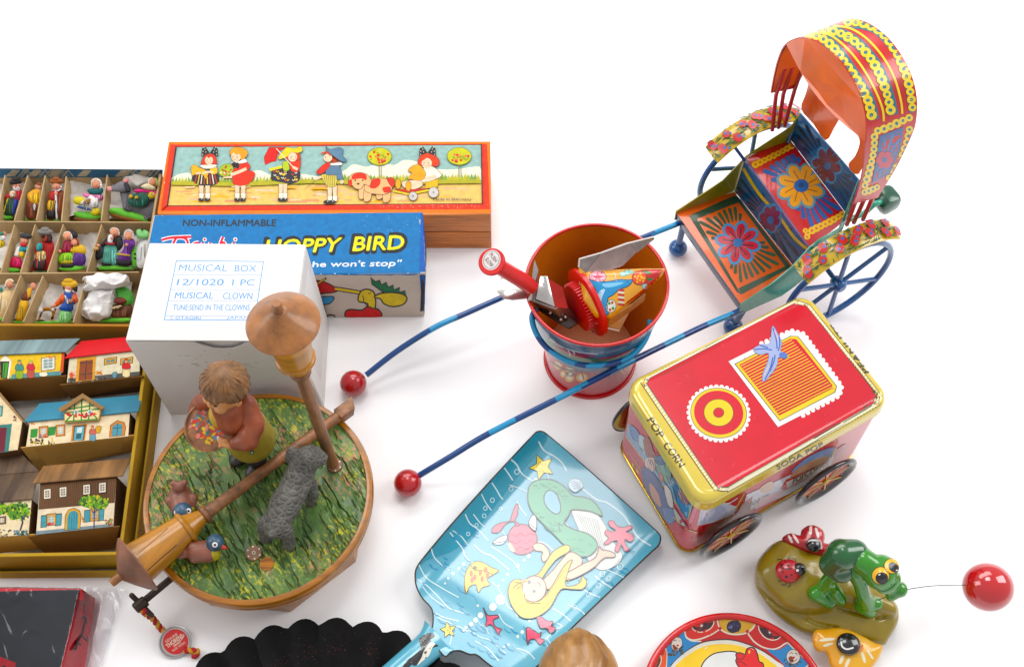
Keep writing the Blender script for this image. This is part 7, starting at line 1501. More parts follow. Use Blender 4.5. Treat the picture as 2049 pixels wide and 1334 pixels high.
# water lines
for pts, c_, w_ in (([(820, 90), (850, 140), (910, 175), (950, 210), (975, 255)], WH, 8), ([(668, 190), (700, 220), (730, 270), (790, 310)], WH, 8), ([(630, 235), (655, 270), (678, 305)], WH, 7), ([(562, 318), (590, 360), (610, 395), (625, 410)], WH, 7), ([(505, 380), (530, 430), (560, 470)], WH, 6), ([(415, 490), (440, 540), (480, 570), (510, 600), (545, 640)], WH, 7), ([(460, 490), (490, 530), (520, 560)], WH, 6), ([(330, 590), (370, 640), (400, 680), (430, 740), (520, 790)], WH, 7), ([(345, 580), (390, 610), (430, 660)], WH, 6), ([(465, 660), (510, 700), (560, 720), (600, 750), (660, 800)], WH, 8), ([(560, 670), (610, 700), (690, 760), (720, 815)], WH, 7),
                    ([(660, 330), (760, 370), (850, 450), (930, 500), (1010, 580), (1100, 640)], WH, 6), ([(800, 640), (850, 650), (900, 690)], WH, 7), ([(700, 420), (730, 470), (755, 500)], WH, 6), ([(1060, 350), (1140, 410), (1200, 430), (1280, 490), (1330, 560), (1370, 620), (1440, 665)], WH, 9), ([(225, 660), (240, 720), (275, 760), (330, 800)], WH, 7), ([(160, 770), (200, 840), (290, 900), (380, 950)], WH, 7), ([(150, 850), (200, 880), (280, 960), (330, 1010), (420, 1040)], WH, 7), ([(180, 890), (230, 950), (300, 1000)], WH, 6), ([(240, 1030), (300, 1060), (380, 1080)], WH, 7), ([(260, 1060), (330, 1090), (400, 1120), (430, 1140)], WH, 6), ([(470, 1190), (540, 1230), (600, 1300)], WH, 7), ([(430, 1130), (500, 1170), (560, 1190), (640, 1260)], WH, 6), ([(560, 860), (600, 900), (620, 940)], WH, 6), ([(600, 1040), (630, 1090), (680, 1120)], WH, 6), ([(900, 1010), (950, 1040), (1000, 1080)], WH, 8), ([(920, 1090), (950, 1110), (900, 1130), (880, 1160), (830, 1200)], WH, 7), ([(1130, 830), (1180, 870), (1230, 900)], WH, 7), ([(1180, 790), (1250, 820), (1290, 840)], WH, 6), ([(980, 990), (1050, 1020), (1080, 1050)], WH, 6), ([(1060, 900), (1110, 930), (1160, 950)], WH, 7), ([(700, 1230), (760, 1250), (800, 1290)], WH, 7), ([(320, 1110), (340, 1160), (330, 1210)], WH, 6)):
    a.c(c_, w_, pts)
for k in range(90):
    x, y = (q.uniform(150, 480), q.uniform(520, 1150)) if k < 46 else ((q.uniform(1050, 1400), q.uniform(640, 880)) if k < 62 else (q.uniform(420, 900), q.uniform(1080, 1290)))
    if inside(x, y, [(160, 790), (420, 480), (520, 700), (430, 1130), (240, 1100), (190, 940)]) or k >= 46:
        l_ = q.uniform(20, 60); a.c('2a92bc', q.uniform(4, 8), [(x, y), (x + l_ * 0.4, y + l_ * 0.5), (x + l_, y + l_ * 0.7)])
for x, y, r in ((805, 305, 13), (610, 962, 27), (568, 1002, 21), (500, 1048, 16), (474, 1074, 14), (448, 1098, 12), (420, 1116, 9), (408, 1132, 7), (650, 822, 9), (705, 775, 11), (765, 722, 11), (740, 745, 8), (625, 855, 7), (600, 885, 6), (348, 818, 9), (380, 790, 8), (408, 765, 9), (322, 845, 7), (305, 872, 6), (730, 1140, 10), (705, 1165, 8), (770, 1080, 7), (655, 1210, 7), (630, 1222, 6), (485, 995, 7)): a.e('eaf4ec', x, y, r, r * 1.08, n=14)
for x, y, r in ((700, 258, 13), (668, 352, 11), (565, 414, 11), (526, 458, 10), (520, 500, 10), (478, 552, 9), (432, 600, 9), (612, 462, 8), (1172, 820, 14), (1208, 846, 12), (1150, 884, 13), (1096, 936, 12), (1018, 1004, 11), (1270, 780, 16)): a.ring(WH, x, y, r, r * 1.1, 4, n=16)
for k in range(30):
    x, y = q.uniform(250, 1380), q.uniform(150, 1250)
    if inside(x, y, [(840, 90), (1440, 640), (760, 1300), (470, 1200), (200, 900), (200, 780)]): a.c(q.choice([WH, 'b8dce8', '58b0d0']), q.uniform(4, 7), [(x, y), (x + 22, y + 34), (x + 50, y + 48), (x + 70, y + 86)])
OL = '2a2c30'
def star(cx, cy, r, rot, c_): 
    pts = []
    for k in range(10): an = math.radians(rot + 36 * k); rr_ = r if k % 2 == 0 else r * 0.48; pts.append((cx + rr_ * math.cos(an), cy + rr_ * math.sin(an)))
    a.p(c_, pts); a.l(OL, 5, pts, True)
    for k in range(12): a.e('a87c20', cx + q.uniform(-r, r) * 0.4, cy + q.uniform(-r, r) * 0.4, 3, 3, n=6)
star(838, 232, 72, -112, 'f4e264'); star(322, 1130, 46, -100, 'f0da2c')
# shell and tail
a.o('f1f3ec', '8c9494', 4, [(1000, 470), (1050, 470), (1120, 470), (1180, 540), (1230, 640), (1280, 710), (1265, 760), (1200, 795), (1140, 790), (1080, 720), (1050, 600)]); 
for k in range(9): a.c('b8c0bc', 3, [(1030 + k * 14, 490 + k * 4), (1070 + k * 16, 580 + k * 18), (1130 + k * 14, 780 - k * 8)])
a.o('63b48c', '2c5444', 7, [(760, 400), (775, 330), (830, 302), (900, 306), (960, 340), (1010, 390), (1075, 400), (1130, 430), (1172, 500), (1110, 478), (1040, 468), (1000, 470), (985, 500), (960, 540), (1010, 575), (1090, 600), (1140, 645), (1135, 690), (1090, 725), (1030, 720), (980, 680), (900, 600), (820, 520), (775, 460)]); a.o('8cc8e4', '2c5444', 7, [(850, 400), (862, 370), (890, 362), (920, 385), (940, 440), (938, 480), (915, 492), (880, 470), (855, 435)])
for k in range(46):
    x, y = q.choice([(q.uniform(790, 940), q.uniform(315, 350)), (q.uniform(780, 860), q.uniform(480, 530)), (q.uniform(860, 940), q.uniform(530, 590)), (q.uniform(970, 1120), q.uniform(600, 700)), (q.uniform(930, 1000), q.uniform(350, 400))]); a.ring('3f8c6c', x, y, 10, 9, 3, 0, 8, 20, 200)
a.c('3c6858', 4, [(985, 500), (950, 555), (930, 540), (940, 590)])
# big pink fish
a.o('ea7084', '6c2434', 7, [(655, 600), (690, 555), (750, 550), (800, 590), (812, 640), (790, 690), (740, 712), (690, 705), (660, 660)]); a.o('e6647c', '6c2434', 7, [(700, 555), (680, 530), (640, 545), (600, 590), (562, 590), (575, 560), (610, 540), (660, 530), (672, 500), (690, 450), (706, 435), (704, 490), (690, 525), (715, 550)])
for pts in ([(565, 652), (600, 620), (645, 605), (640, 640), (610, 660)], [(765, 545), (785, 500), (805, 510), (808, 575), (790, 580)]): a.o('dfe6e4', OL, 4, pts); a.c(OL, 3, [pts[0], pts[3]])
for yy in (600, 640, 675): a.c('a83850', 4, [(668, yy), (700, yy + 12), (720, yy - 4), (750, yy + 12), (775, yy - 4), (800, yy + 8)])
a.c('7c3444', 3, [(740, 690), (760, 680), (768, 690)])
# coral
a.o('ec6c84', '802c44', 6, [(1180, 655), (1205, 625), (1185, 600), (1195, 580), (1225, 590), (1245, 580), (1215, 560), (1205, 535), (1230, 530), (1255, 560), (1290, 565), (1325, 555), (1335, 570), (1300, 590), (1330, 600), (1345, 625), (1325, 645), (1295, 630), (1300, 660), (1320, 690), (1295, 695), (1275, 660), (1260, 700), (1240, 690), (1255, 640), (1220, 645), (1200, 660)], True)
# mermaid
a.o('f5cfb4', '6c4434', 6, [(1000, 700), (1060, 740), (1040, 790), (960, 830), (890, 900), (855, 900), (835, 870), (900, 800), (950, 740)]); a.o('f5cfb4', '6c4434', 6, [(830, 650), (870, 680), (880, 720), (850, 755), (835, 730), (842, 700), (800, 690), (790, 660)]); a.o('f5cfb4', '6c4434', 6, [(960, 830), (1060, 770), (1130, 735), (1150, 690), (1155, 670), (1170, 690), (1205, 695), (1240, 712), (1235, 730), (1180, 735), (1120, 790), (1030, 840), (975, 855)]); a.s('f5cfb4', [(650, 655), (665, 650), (690, 690), (680, 700), (660, 685)])
a.o('f5e13c', '6c5410', 6, [(990, 670), (960, 665), (900, 700), (860, 760), (820, 820), (770, 840), (830, 850), (870, 800), (920, 740), (985, 700)]); a.o('f7e030', '6c5410', 6, [(655, 900), (680, 858), (730, 858), (760, 900), (790, 970), (840, 960), (900, 880), (960, 780), (1005, 745), (985, 800), (965, 880), (1000, 890), (1050, 870), (1062, 835), (1085, 870), (1060, 905), (1000, 905), (940, 910), (880, 1010), (800, 1062), (730, 1062), (680, 1010), (656, 950)])
a.o('f8d4bc', '6c4434', 6, ellipse2(795, 905, 66, 72, 20, n=16)); a.s('f4cc1c', [(660, 890), (690, 856), (735, 858), (770, 850), (725, 900), (760, 985), (700, 1000), (665, 950)])
for pts in ([(690, 868), (725, 880), (700, 910)], [(740, 930), (760, 980), (830, 985)], [(680, 900), (720, 870), (735, 885)]): a.c('3a3420', 4, pts)
for x, y in ((768, 868), (795, 918)): a.e('7c7c80', x, y, 10, 10, n=12)
a.e('f0a08c', 740, 862, 12, 8); a.c('d86c5c', 5, [(812, 868), (826, 876), (828, 892)]); a.e('e8a88c', 800, 884, 4, 4)
for pts in ([(860, 950), (910, 880), (960, 800)], [(800, 1040), (870, 990), (920, 920)], [(960, 840), (990, 850), (980, 870)], [(1020, 890), (1050, 870), (1040, 850)]): a.c('b8982c', 4, pts)
# yellow fish and three small pink ones
a.o('f4d430', '6c5420', 5, [(420, 930), (412, 850), (430, 790), (470, 752), (520, 760), (560, 785), (600, 802), (560, 830), (535, 850), (552, 880), (510, 895), (488, 922), (475, 880), (440, 890)]); 
for x0, y0 in ((440, 810), (460, 830), (490, 805), (520, 790), (500, 840), (530, 820), (445, 845)): a.s('e86a3c', [(x0, y0), (x0 + 14, y0 - 8), (x0 + 18, y0 + 16), (x0 + 4, y0 + 26)], 3)
a.c('6c5420', 4, [(440, 765), (470, 800), (520, 800), (570, 825)]); a.e('6c5420', 470, 786, 12, 9, 30)
for pts in ([(515, 1005), (530, 1035), (545, 1050), (590, 1048), (598, 1060), (570, 1075), (580, 1110), (615, 1125), (605, 1138), (600, 1155), (570, 1110), (550, 1100), (525, 1108), (535, 1070)], [(812, 1065), (830, 1058), (870, 1082), (900, 1085), (890, 1110), (915, 1122), (890, 1150), (862, 1120), (830, 1118)], [(752, 1125), (775, 1120), (820, 1150), (835, 1140), (830, 1175), (852, 1185), (828, 1210), (800, 1180), (770, 1185), (760, 1210)]): a.o('ea5474', '50182c', 6, pts)
# stamp of the maker, illegible in the photo
a.o('cfe6ee', '7c8c94', 3, [(985, 320), (1010, 298), (1050, 305), (1065, 340), (1045, 360), (1020, 372), (990, 350)]); 
for k in range(4): a.c('7c8c94', 3, [(995 + k * 6, 318 + k * 12), (1015 + k * 6, 312 + k * 12), (1035 + k * 5, 322 + k * 12), (1052, 318 + k * 10)])
a.lay('undersea_print', t, [bl], M_LITHO, sub=12, step=0.004, thick=0.012)
a = Art(Z8)
a.s('2a2a2c', [(160, 1180), (200, 1150), (235, 1145), (248, 1165), (225, 1180), (235, 1200), (270, 1215), (240, 1225), (225, 1240), (195, 1290), (140, 1325), (115, 1310), (90, 1300), (130, 1270), (170, 1230)]); a.s('efece0', [(190, 1240), (225, 1195), (250, 1205), (235, 1225), (215, 1270), (180, 1300), (150, 1322), (175, 1280)]); a.s('2a2a2c', [(70, 1330), (110, 1290), (160, 1270), (120, 1320), (90, 1340)]); a.p('e0b840', [(246, 1168), (262, 1165), (252, 1176)])
a.lay('penguin_print', t, [hnd, bl], M_LITHO, sub=12)

# ------------------------------------------------------------------ frog fishing on a rock
y4 = lambda x, y, z: P(*Y4(x, y), z)
M_ROCK = mat('olive_glazed_rock', 'a08c28', 0.3, var=0.22, scale=30, bump=0.15, bscale=120, coat=0.4, hex2='8c7a34'); M_FROG = mat('bright_green_glaze', '489a1c', 0.2, var=0.15, scale=30, coat=0.6, hex2='347c18'); M_FROGB = mat('dark_green_glaze', '1a6030', 0.25, var=0.15, scale=30, coat=0.6); M_YEL = mat('yellow_glaze', 'f0bc1c', 0.28, var=0.12, scale=30, coat=0.5, bump=0.1, hex2='e8a01c'); M_REDF = mat('red_glaze', 'c01c34', 0.28, var=0.12, scale=30, coat=0.5); M_BLK = mat('black_glaze', '1c1a1c', 0.18, var=0.05, coat=0.6); M_WHT = mat('white_paint', 'f0eee8', 0.4, var=0.02)
t = thing('frog_ornament', 'glazed green frog fishing on an olive rock with ladybird and two flowers', 'ornament', y4(750, 700, 0))
n1 = Vector((0.0, -0.12, 1)).normalized()
rk = join(puff([(330, 228), (420, 235), (560, 290), (700, 335), (800, 380), (900, 440), (960, 560), (940, 700), (860, 800), (720, 860), (560, 860), (400, 830), (280, 740), (190, 640), (150, 520), (170, 400), (240, 290)], y4(500, 550, 1.5), n1, 1.25, 1.2, Y4, s=5, k=0.36),
          puff([(300, 300), (600, 320), (900, 430), (1100, 560), (1280, 690), (1370, 800), (1382, 900), (1345, 1000), (1300, 1080), (1265, 1145), (1130, 1130), (1000, 1110), (820, 1090), (640, 1050), (560, 1030), (420, 950), (320, 880), (240, 800), (180, 700), (140, 600), (160, 480)], y4(700, 750, 0.75), n1, 0.75, 1.0, Y4, s=5, k=0.4),
          puff([(850, 470), (1000, 520), (1150, 600), (1290, 710), (1365, 810), (1350, 900), (1240, 900), (1120, 870), (1000, 830), (880, 800), (800, 720), (800, 600)], y4(1080, 720, 1.3), n1, 0.9, 1.0, Y4, s=5, k=0.4))
rk = fuse(rk, 0.1, 8); rk = ([v + noise.noise_vector(v * 0.55) * 0.16 + n1 * 0.05 * noise.noise(v * 1.7) for v in rk[0]], rk[1]); crv = [Y4.l(q) for q in ([(160, 570), (185, 640), (240, 720), (330, 800), (450, 850), (580, 880)], [(820, 760), (900, 820), (1050, 860), (1200, 905), (1330, 890)], [(560, 900), (700, 960), (860, 990)])]
def crease(v):
    x, y = proj(v); d_ = min(edge_dist(x, y, [q[i], q[i + 1]]) for q in crv for i in range(len(q) - 1)); return v - (CAM - v).normalized() * 0.16 * max(0, 1 - d_ / 5.5)
rk = ([crease(v) for v in rk[0]], rk[1])
rk = ([Vector((v.x, v.y, max(v.z, 0.0))) for v in rk[0]], rk[1])
rock = obj('rock', rk, M_ROCK, t, smooth=70)
rt_ = BVHTree.FromPolygons(*GEO[rock.name])
def onrock(x, y, dz=0.0):
    h = rt_.ray_cast(CAM, ray(*Y4(x, y))); return (h[0] if h[0] is not None else y4(x, y, 1.5)) + UPV * dz
# flowers
fr = obj('red_flower', join(puff([(372, 210), (420, 165), (470, 160), (530, 175), (545, 130), (600, 92), (660, 90), (730, 130), (748, 190), (742, 240), (790, 250), (845, 258), (860, 320), (800, 370), (700, 360), (560, 320), (440, 270)], y4(640, 250, 2.5), n1, 0.35, 2.5, Y4, s=4)), M_REDF, t, smooth=70)
cR = y4(650, 262, 2.95); obj('flower_centre', fuse(ell(cR, (0.42, 0.42, 0.3)), 0.05, 1), M_BLK, fr, smooth=70)
fy = obj('yellow_flower', join(puff([(640, 1060), (670, 1005), (760, 995), (860, 985), (960, 1005), (1080, 1060), (1170, 1110), (1255, 1145), (1240, 1220), (1200, 1290), (1150, 1350), (1080, 1390), (980, 1400), (860, 1390), (800, 1330), (760, 1210), (690, 1200), (645, 1140)], y4(930, 1190, 1.15), n1, 0.42, 1.8, Y4, s=4)), M_YEL, t, smooth=70)
cY = y4(955, 1130, 1.75); obj('flower_centre', fuse(ell(cY, (0.66, 0.62, 0.28)), 0.06, 1), M_BLK, fy, smooth=70)
a = Art(Y4)
for x, y, r in ((630, 130, -12), (676, 155, 10)): a.s('f0e4dc', [(x - 16, y - 38), (x + 6, y - 36), (x + 14 + r, y + 34), (x - 6 + r, y + 36)], 3)
for pts in ([(422, 185), (440, 180), (468, 235), (450, 240)], [(460, 170), (480, 172), (522, 235), (505, 242)], [(790, 300), (820, 262), (840, 262), (800, 315)]): a.s('f0e4dc', pts, 3)
a.c('f0f0ec', 16, [(585, 245), (620, 222), (680, 225), (712, 255), (716, 300)]); a.lay('petal_marks', fr, [fr, bpy.data.objects['flower_centre']], M_ENAMEL, sub=8)
a = Art(Y4)
for pts in ([(695, 1100), (740, 1080), (830, 1078), (825, 1095), (740, 1108)], [(735, 1140), (780, 1120), (828, 1122), (800, 1140), (745, 1155)], [(870, 1300), (890, 1240), (915, 1228), (918, 1250), (895, 1300)], [(920, 1330), (945, 1265), (970, 1258), (965, 1290), (940, 1335)], [(1065, 1210), (1085, 1205), (1108, 1270), (1100, 1300), (1080, 1270)], [(1115, 1190), (1130, 1185), (1175, 1250), (1160, 1260)]): a.s('f4ecd0', pts, 3)
a.s('e08c2c', [(1040, 1140), (1075, 1130), (1090, 1170), (1060, 1200), (1040, 1185)], 3); a.c('f4f2ee', 15, [(892, 1108), (900, 1150), (940, 1175), (1000, 1162)]); a.lay('petal_marks', fy, [fy] + [o_ for o_ in bpy.data.objects if o_.name.startswith('flower_centre')], M_ENAMEL, sub=8)
# ladybird
lc = onrock(425, 495, 0.1); lx = Vector((1, 0.0, 0)); LM_ = axes(UPV + Vector((0, -0.1, 0)), lx)
lb = obj('ladybird', fuse(ell(lc, (0.72, 0.66, 0.42), 28, 14, LM_), 0.05, 1), M_REDF, t, smooth=70)
obj('ladybird_head', fuse(join(ell(onrock(512, 486, 0.2), (0.42, 0.36, 0.34), 20, 12, LM_)), 0.05, 1), M_BLK, lb, smooth=70)
a = Art(Y4); a.l('1c1a1c', 9, [(350, 455), (400, 470), (460, 470)])
for x, y, r in ((369, 437, 11), (425, 440, 11), (410, 540, 13), (455, 525, 9), (378, 500, 8), (400, 405, 7)): a.e('1c1a1c', x, y, r, r, n=14)
a.e('f4f4f4', 508, 484, 13, 12); a.lay('spots', lb, [lb] + [o_ for o_ in bpy.data.objects if o_.name.startswith('ladybird_head')], M_ENAMEL, sub=8)
a = Art(Y4)
for pts in ([(385, 400), (360, 388), (330, 392)], [(430, 395), (425, 375), (400, 375)], [(480, 415), (490, 390), (460, 375)], [(385, 570), (350, 580), (340, 572)], [(410, 590), (400, 612), (365, 608)], [(440, 590), (442, 622), (420, 628)]): a.c('2c2a24', 8, pts)
a.e('b84a2c', 500, 630, 5, 5); a.lay('ladybird_legs', lb, [rock], M_ENAMEL, sub=8)
# the frog
B = lambda x, y, z: y4(x, y, z)
shell = fuse(join(chain([B(810, 430, 4.6), B(900, 350, 5.3), B(1010, 330, 5.3)], [0.7, 0.86, 0.74]), ell(B(890, 400, 4.7), (1.2, 0.95, 0.62), rot=axes((0.2, -0.4, 1)))), 0.09, 6)
frog = obj('frog', fuse(join(chain([B(1010, 350, 5.0), B(1080, 400, 5.3), B(1180, 470, 5.2)], [0.8, 0.7, 0.72]), ell(B(1235, 500, 5.1), (0.98, 0.92, 0.8), 24, 16, axes((0.3, -0.35, 0.9))), ell(B(1298, 578, 4.85), (0.8, 0.66, 0.52), 24, 16, axes((0.3, -0.5, 0.8))), ell(B(1236, 525, 5.5), 0.42), ell(B(1330, 448, 5.4), 0.4),
        chain([B(1020, 500, 4.5), B(1060, 600, 3.9), B(1085, 700, 3.2), onrock(1100, 790, 0.3)], [0.5, 0.4, 0.38, 0.54]), chain([onrock(1080, 800, 0.3), onrock(1130, 850, 0.25)], [0.55, 0.4]), chain([onrock(1120, 790, 0.3), onrock(1190, 790, 0.22)], [0.5, 0.36]),
        chain([B(1240, 560, 4.5), B(1330, 660, 4.2), B(1400, 650, 4.3)], [0.4, 0.36, 0.46]), chain([B(1400, 650, 4.3), B(1330, 705, 4.0)], [0.42, 0.32]),
        chain([B(830, 520, 4.2), B(760, 590, 3.5), onrock(690, 690, 0.35)], [0.44, 0.38, 0.34]), chain([onrock(660, 705, 0.3), onrock(780, 792, 0.22)], [0.45, 0.28]), chain([B(790, 590, 3.6), onrock(800, 660, 0.5), onrock(870, 755, 0.28)], [0.4, 0.38, 0.36])), 0.075, 5), M_FROG, t, smooth=75)
obj('frog_back', shell, M_FROGB, frog, smooth=75)
a = Art(Y4)
a.o('f6c21c', '3c2c10', 5, ellipse2(1237, 530, 76, 76, 0, n=20)); a.s('1a181c', ellipse2(1248, 552, 53, 50, 0, n=16)); a.e('f4f4f4', 1228, 522, 9, 6, -30)
a.o('f6c21c', '3c2c10', 5, ellipse2(1333, 448, 66, 62, 35, n=20)); a.s('1a181c', ellipse2(1350, 458, 50, 38, 40, n=16)); a.e('f4f4f4', 1375, 482, 8, 6); 
a.c('1c4418', 4, [(1190, 630), (1260, 670), (1330, 640), (1370, 600)]); a.e('143010', 1335, 610, 6, 5); a.e('143010', 1370, 565, 5, 6); a.lay('painted_eyes', frog, [frog], M_ENAMEL, sub=5, step=0.004, thick=0.012)
# line and ball
M_WIRE = mat('thin_dark_wire', '3a3634', 0.4, var=0.1, metal=0.6)
y1 = lambda x, y, z: P(*Y1(x, y), z)
bq = y1(1857, 383, 3.4)
wr = catmull([y1(1272, 452, 3.2), y1(1330, 430, 3.8), y1(1405, 402, 4.3), y1(1470, 388, 4.4), y1(1560, 377, 4.2), y1(1650, 373, 3.9), y1(1735, 372, 3.6)], 8)
obj('fishing_line', tube(wr, 0.022, 6), M_WIRE, t, smooth=60)
obj('red_ball', fuse(ell(bq, (1.34, 1.3, 1.25), 40, 24), 0.08, 2), mat('glossy_red_ball', 'c01030', 0.12, var=0.03, coat=1.0), t, smooth=80)

# ------------------------------------------------------------------ round tin plate with a clown
pz = 1.1
A3 = [P(1463, 1224, pz), P(1293, 1336, pz), P(1639, 1336, pz)]
ax_, ay_, bx_, by_, cx_, cy_ = A3[0].x, A3[0].y, A3[1].x, A3[1].y, A3[2].x, A3[2].y
dd = 2 * (ax_ * (by_ - cy_) + bx_ * (cy_ - ay_) + cx_ * (ay_ - by_))
pc = Vector((((ax_ ** 2 + ay_ ** 2) * (by_ - cy_) + (bx_ ** 2 + by_ ** 2) * (cy_ - ay_) + (cx_ ** 2 + cy_ ** 2) * (ay_ - by_)) / dd, ((ax_ ** 2 + ay_ ** 2) * (cx_ - bx_) + (bx_ ** 2 + by_ ** 2) * (ax_ - cx_) + (cx_ ** 2 + cy_ ** 2) * (bx_ - ax_)) / dd, 0)); PR = (Vector((ax_, ay_, 0)) - pc).length
t = thing('tin_plate', 'round red rimmed tin plate with a clown on yellow and small circus panels', 'plate', pc)
pw = obj('plate_body', lathe([(0, 0.0), (PR * 0.74, 0.0), (PR * 0.97, 0.85), (PR * 0.985, 0.92), (PR * 0.93, 0.88), (PR * 0.73, 0.28), (PR * 0.70, 0.22), (0, 0.22)], pc, seg=128), mat('red_printed_plate', 'c8141c', 0.25, var=0.06, scale=30, coat=0.5), t, smooth=40)
obj('rim', lathe([(PR * 0.965 + 0.19 * math.cos(k * 0.524), 0.95 + 0.17 * math.sin(k * 0.524)) for k in range(12)], pc, seg=128, closed=True), mat('red_rolled_rim', 'd8181c', 0.25, var=0.12, scale=60, coat=0.5, bump=0.05), t, smooth=60)
a = Art(Y7); CRM = 'f0e8d4'
a.s('f0eede', [(330, 715), (420, 610), (560, 500), (720, 420), (930, 390), (1080, 400), (1250, 450), (1420, 530), (1540, 620), (1650, 715), (1500, 800), (500, 800)], 4); a.c('2c2430', 12, [(330, 715), (420, 610), (560, 500), (720, 420), (930, 390), (1080, 400), (1250, 450), (1420, 530), (1540, 620), (1650, 715)])
a.s('fad41c', [(400, 715), (480, 620), (600, 530), (760, 460), (940, 440), (1080, 450), (1230, 490), (1380, 560), (1490, 640), (1570, 715), (1450, 790), (520, 790)], 4)
a.o('eef0ec', '30282c', 14, [(700, 715), (720, 660), (770, 600), (850, 550), (950, 530), (1040, 525), (1110, 545), (1150, 640), (1170, 760), (700, 780)]); 
a.o('e01c1c', '3c1418', 14, [(1095, 560), (1130, 540), (1170, 550), (1200, 560), (1220, 500), (1265, 480), (1310, 495), (1340, 560), (1360, 640), (1400, 660), (1400, 720), (1250, 730), (1140, 710), (1095, 640), (1105, 600)]); a.p('f4c81c', [(1238, 520), (1250, 508), (1262, 524), (1250, 556), (1236, 545)]); a.c('3c1418', 8, [(1100, 600), (1150, 620), (1200, 580)]); a.c('3c1418', 8, [(1110, 640), (1170, 650), (1220, 690)])
for pts, f_ in (([(505, 290), (560, 250), (600, 225), (850, 150), (875, 200), (905, 265), (840, 320), (760, 360), (680, 385), (600, 390), (540, 350)], 'd8402c'), ([(1240, 320), (1340, 215), (1400, 240), (1610, 350), (1640, 400), (1600, 460), (1520, 490), (1420, 480), (1330, 430)], 'c8242c')): a.s(f_, pts, 3)
a.c(CRM, 17, [(510, 290), (530, 360), (600, 395), (700, 380), (820, 330), (905, 275)]); a.c(CRM, 17, [(1232, 320), (1300, 410), (1400, 475), (1510, 500), (1590, 480), (1650, 440), (1700, 420)])
a.s('3c1c24', [(595, 215), (700, 175), (838, 152), (840, 210), (800, 265), (740, 295), (660, 300), (610, 265)], 3); a.c(CRM, 11, [(590, 225), (605, 270), (660, 303), (740, 300), (805, 265), (842, 210), (840, 160)]); a.s('3c1c24', [(1365, 215), (1450, 240), (1550, 290), (1605, 330), (1580, 375), (1510, 390), (1430, 360), (1375, 290)], 3); a.c(CRM, 11, [(1350, 220), (1365, 290), (1420, 360), (1500, 395), (1570, 385), (1606, 355)])
for x, y in ((708, 232), (1475, 315)): pts = [(x + (26 if k % 2 == 0 else 11) * math.cos(math.radians(36 * k - 90)), y + (26 if k % 2 == 0 else 11) * math.sin(math.radians(36 * k - 90))) for k in range(10)]; a.p('f0e8e0', pts)
a.s('dcae20', [(905, 160), (1000, 150), (1100, 158), (1200, 175), (1310, 205), (1270, 270), (1200, 305), (1100, 325), (1010, 310), (935, 275)], 3); a.c(CRM, 18, [(885, 150), (890, 200), (920, 270), (1000, 318), (1100, 332), (1200, 318), (1280, 270), (1320, 200)]); a.c(CRM, 14, [(885, 150), (1000, 142), (1120, 150), (1230, 172), (1325, 205)]); a.s('241c38', [(990, 250), (1005, 200), (1050, 175), (1110, 172), (1145, 195), (1155, 245), (1130, 290), (1060, 315), (1010, 295)], 3)
for k in range(16): a.e(rnd.choice(['3c3c8c', '5c2c3c', '1c1820', '7c7cb0']), rnd.uniform(1010, 1135), rnd.uniform(190, 295), 14, 9, rnd.uniform(0, 180), n=8)
for pts in ([(890, 265), (912, 238), (938, 262), (915, 288)], [(1200, 300), (1225, 272), (1250, 292), (1225, 320)]): a.p('c01c24', pts)
a.s('3c8cc8', [(305, 490), (360, 430), (430, 370), (500, 305), (530, 370), (600, 410), (690, 415), (600, 470), (500, 540), (420, 610), (340, 690), (290, 720), (310, 600)], 3); a.c(CRM, 15, [(290, 470), (400, 370), (500, 285), (530, 365), (600, 405), (700, 410)]); a.c(CRM, 12, [(290, 470), (308, 560), (300, 720)])
a.s('3c8cc8', [(1450, 505), (1560, 510), (1640, 480), (1700, 440), (1780, 530), (1850, 600), (1915, 665), (1880, 730), (1700, 730), (1580, 610)], 3); a.c(CRM, 15, [(1690, 430), (1780, 520), (1860, 590), (1925, 660), (1885, 715)]); 
for cx0, cy0, fl in ((420, 450, -1), (1745, 590, 1)):
    for k in range(26): a.e(rnd.choice(['3c4c2c', '54402c', '2c3c3c', '6c5c38']), cx0 + rnd.uniform(-95, 85), cy0 + rnd.uniform(10, 130), 16, 10, rnd.uniform(0, 180), n=7)
    a.o('e8e0d4', '4c3428', 6, ellipse2(cx0 + 5 * fl, cy0 - 5, 78, 82, 0, n=14) if fl > 0 else ellipse2(cx0, cy0 - 10, 60, 80, 20, n=14)); a.s('8c4428', [(cx0 - 50, cy0 + 5), (cx0 - 10, cy0 - 10), (cx0 + 10, cy0 + 50), (cx0 - 30, cy0 + 60)], 3)
    for pts in ([(cx0 - 40, cy0 - 40), (cx0 - 15, cy0 - 55), (cx0, cy0 - 35)], [(cx0 + 20, cy0 - 40), (cx0 + 40, cy0 - 45), (cx0 + 50, cy0 - 20)], [(cx0 - 20, cy0 + 30), (cx0 + 20, cy0 + 45), (cx0 + 50, cy0 + 20)]): a.c('3c2c28', 7, pts)
    a.e('d02820', cx0 + 10, cy0 + 5, 15, 14); a.s('d02820', [(cx0 + 60 * fl, cy0 - 60), (cx0 + 95 * fl, cy0 - 65), (cx0 + 90 * fl, cy0 - 35), (cx0 + 70 * fl, cy0 - 30)], 3)
a.s('e8663c', [(200, 560), (290, 490), (305, 560), (290, 720), (220, 720), (240, 620)], 3); a.s('4c3c20', [(140, 715), (190, 600), (235, 560), (240, 640), (200, 720)], 3); a.c(CRM, 10, [(225, 555), (245, 600), (235, 660), (205, 720)])
a.lay('plate_print', t, [pw], M_LITHO, sub=26, step=0.0012)

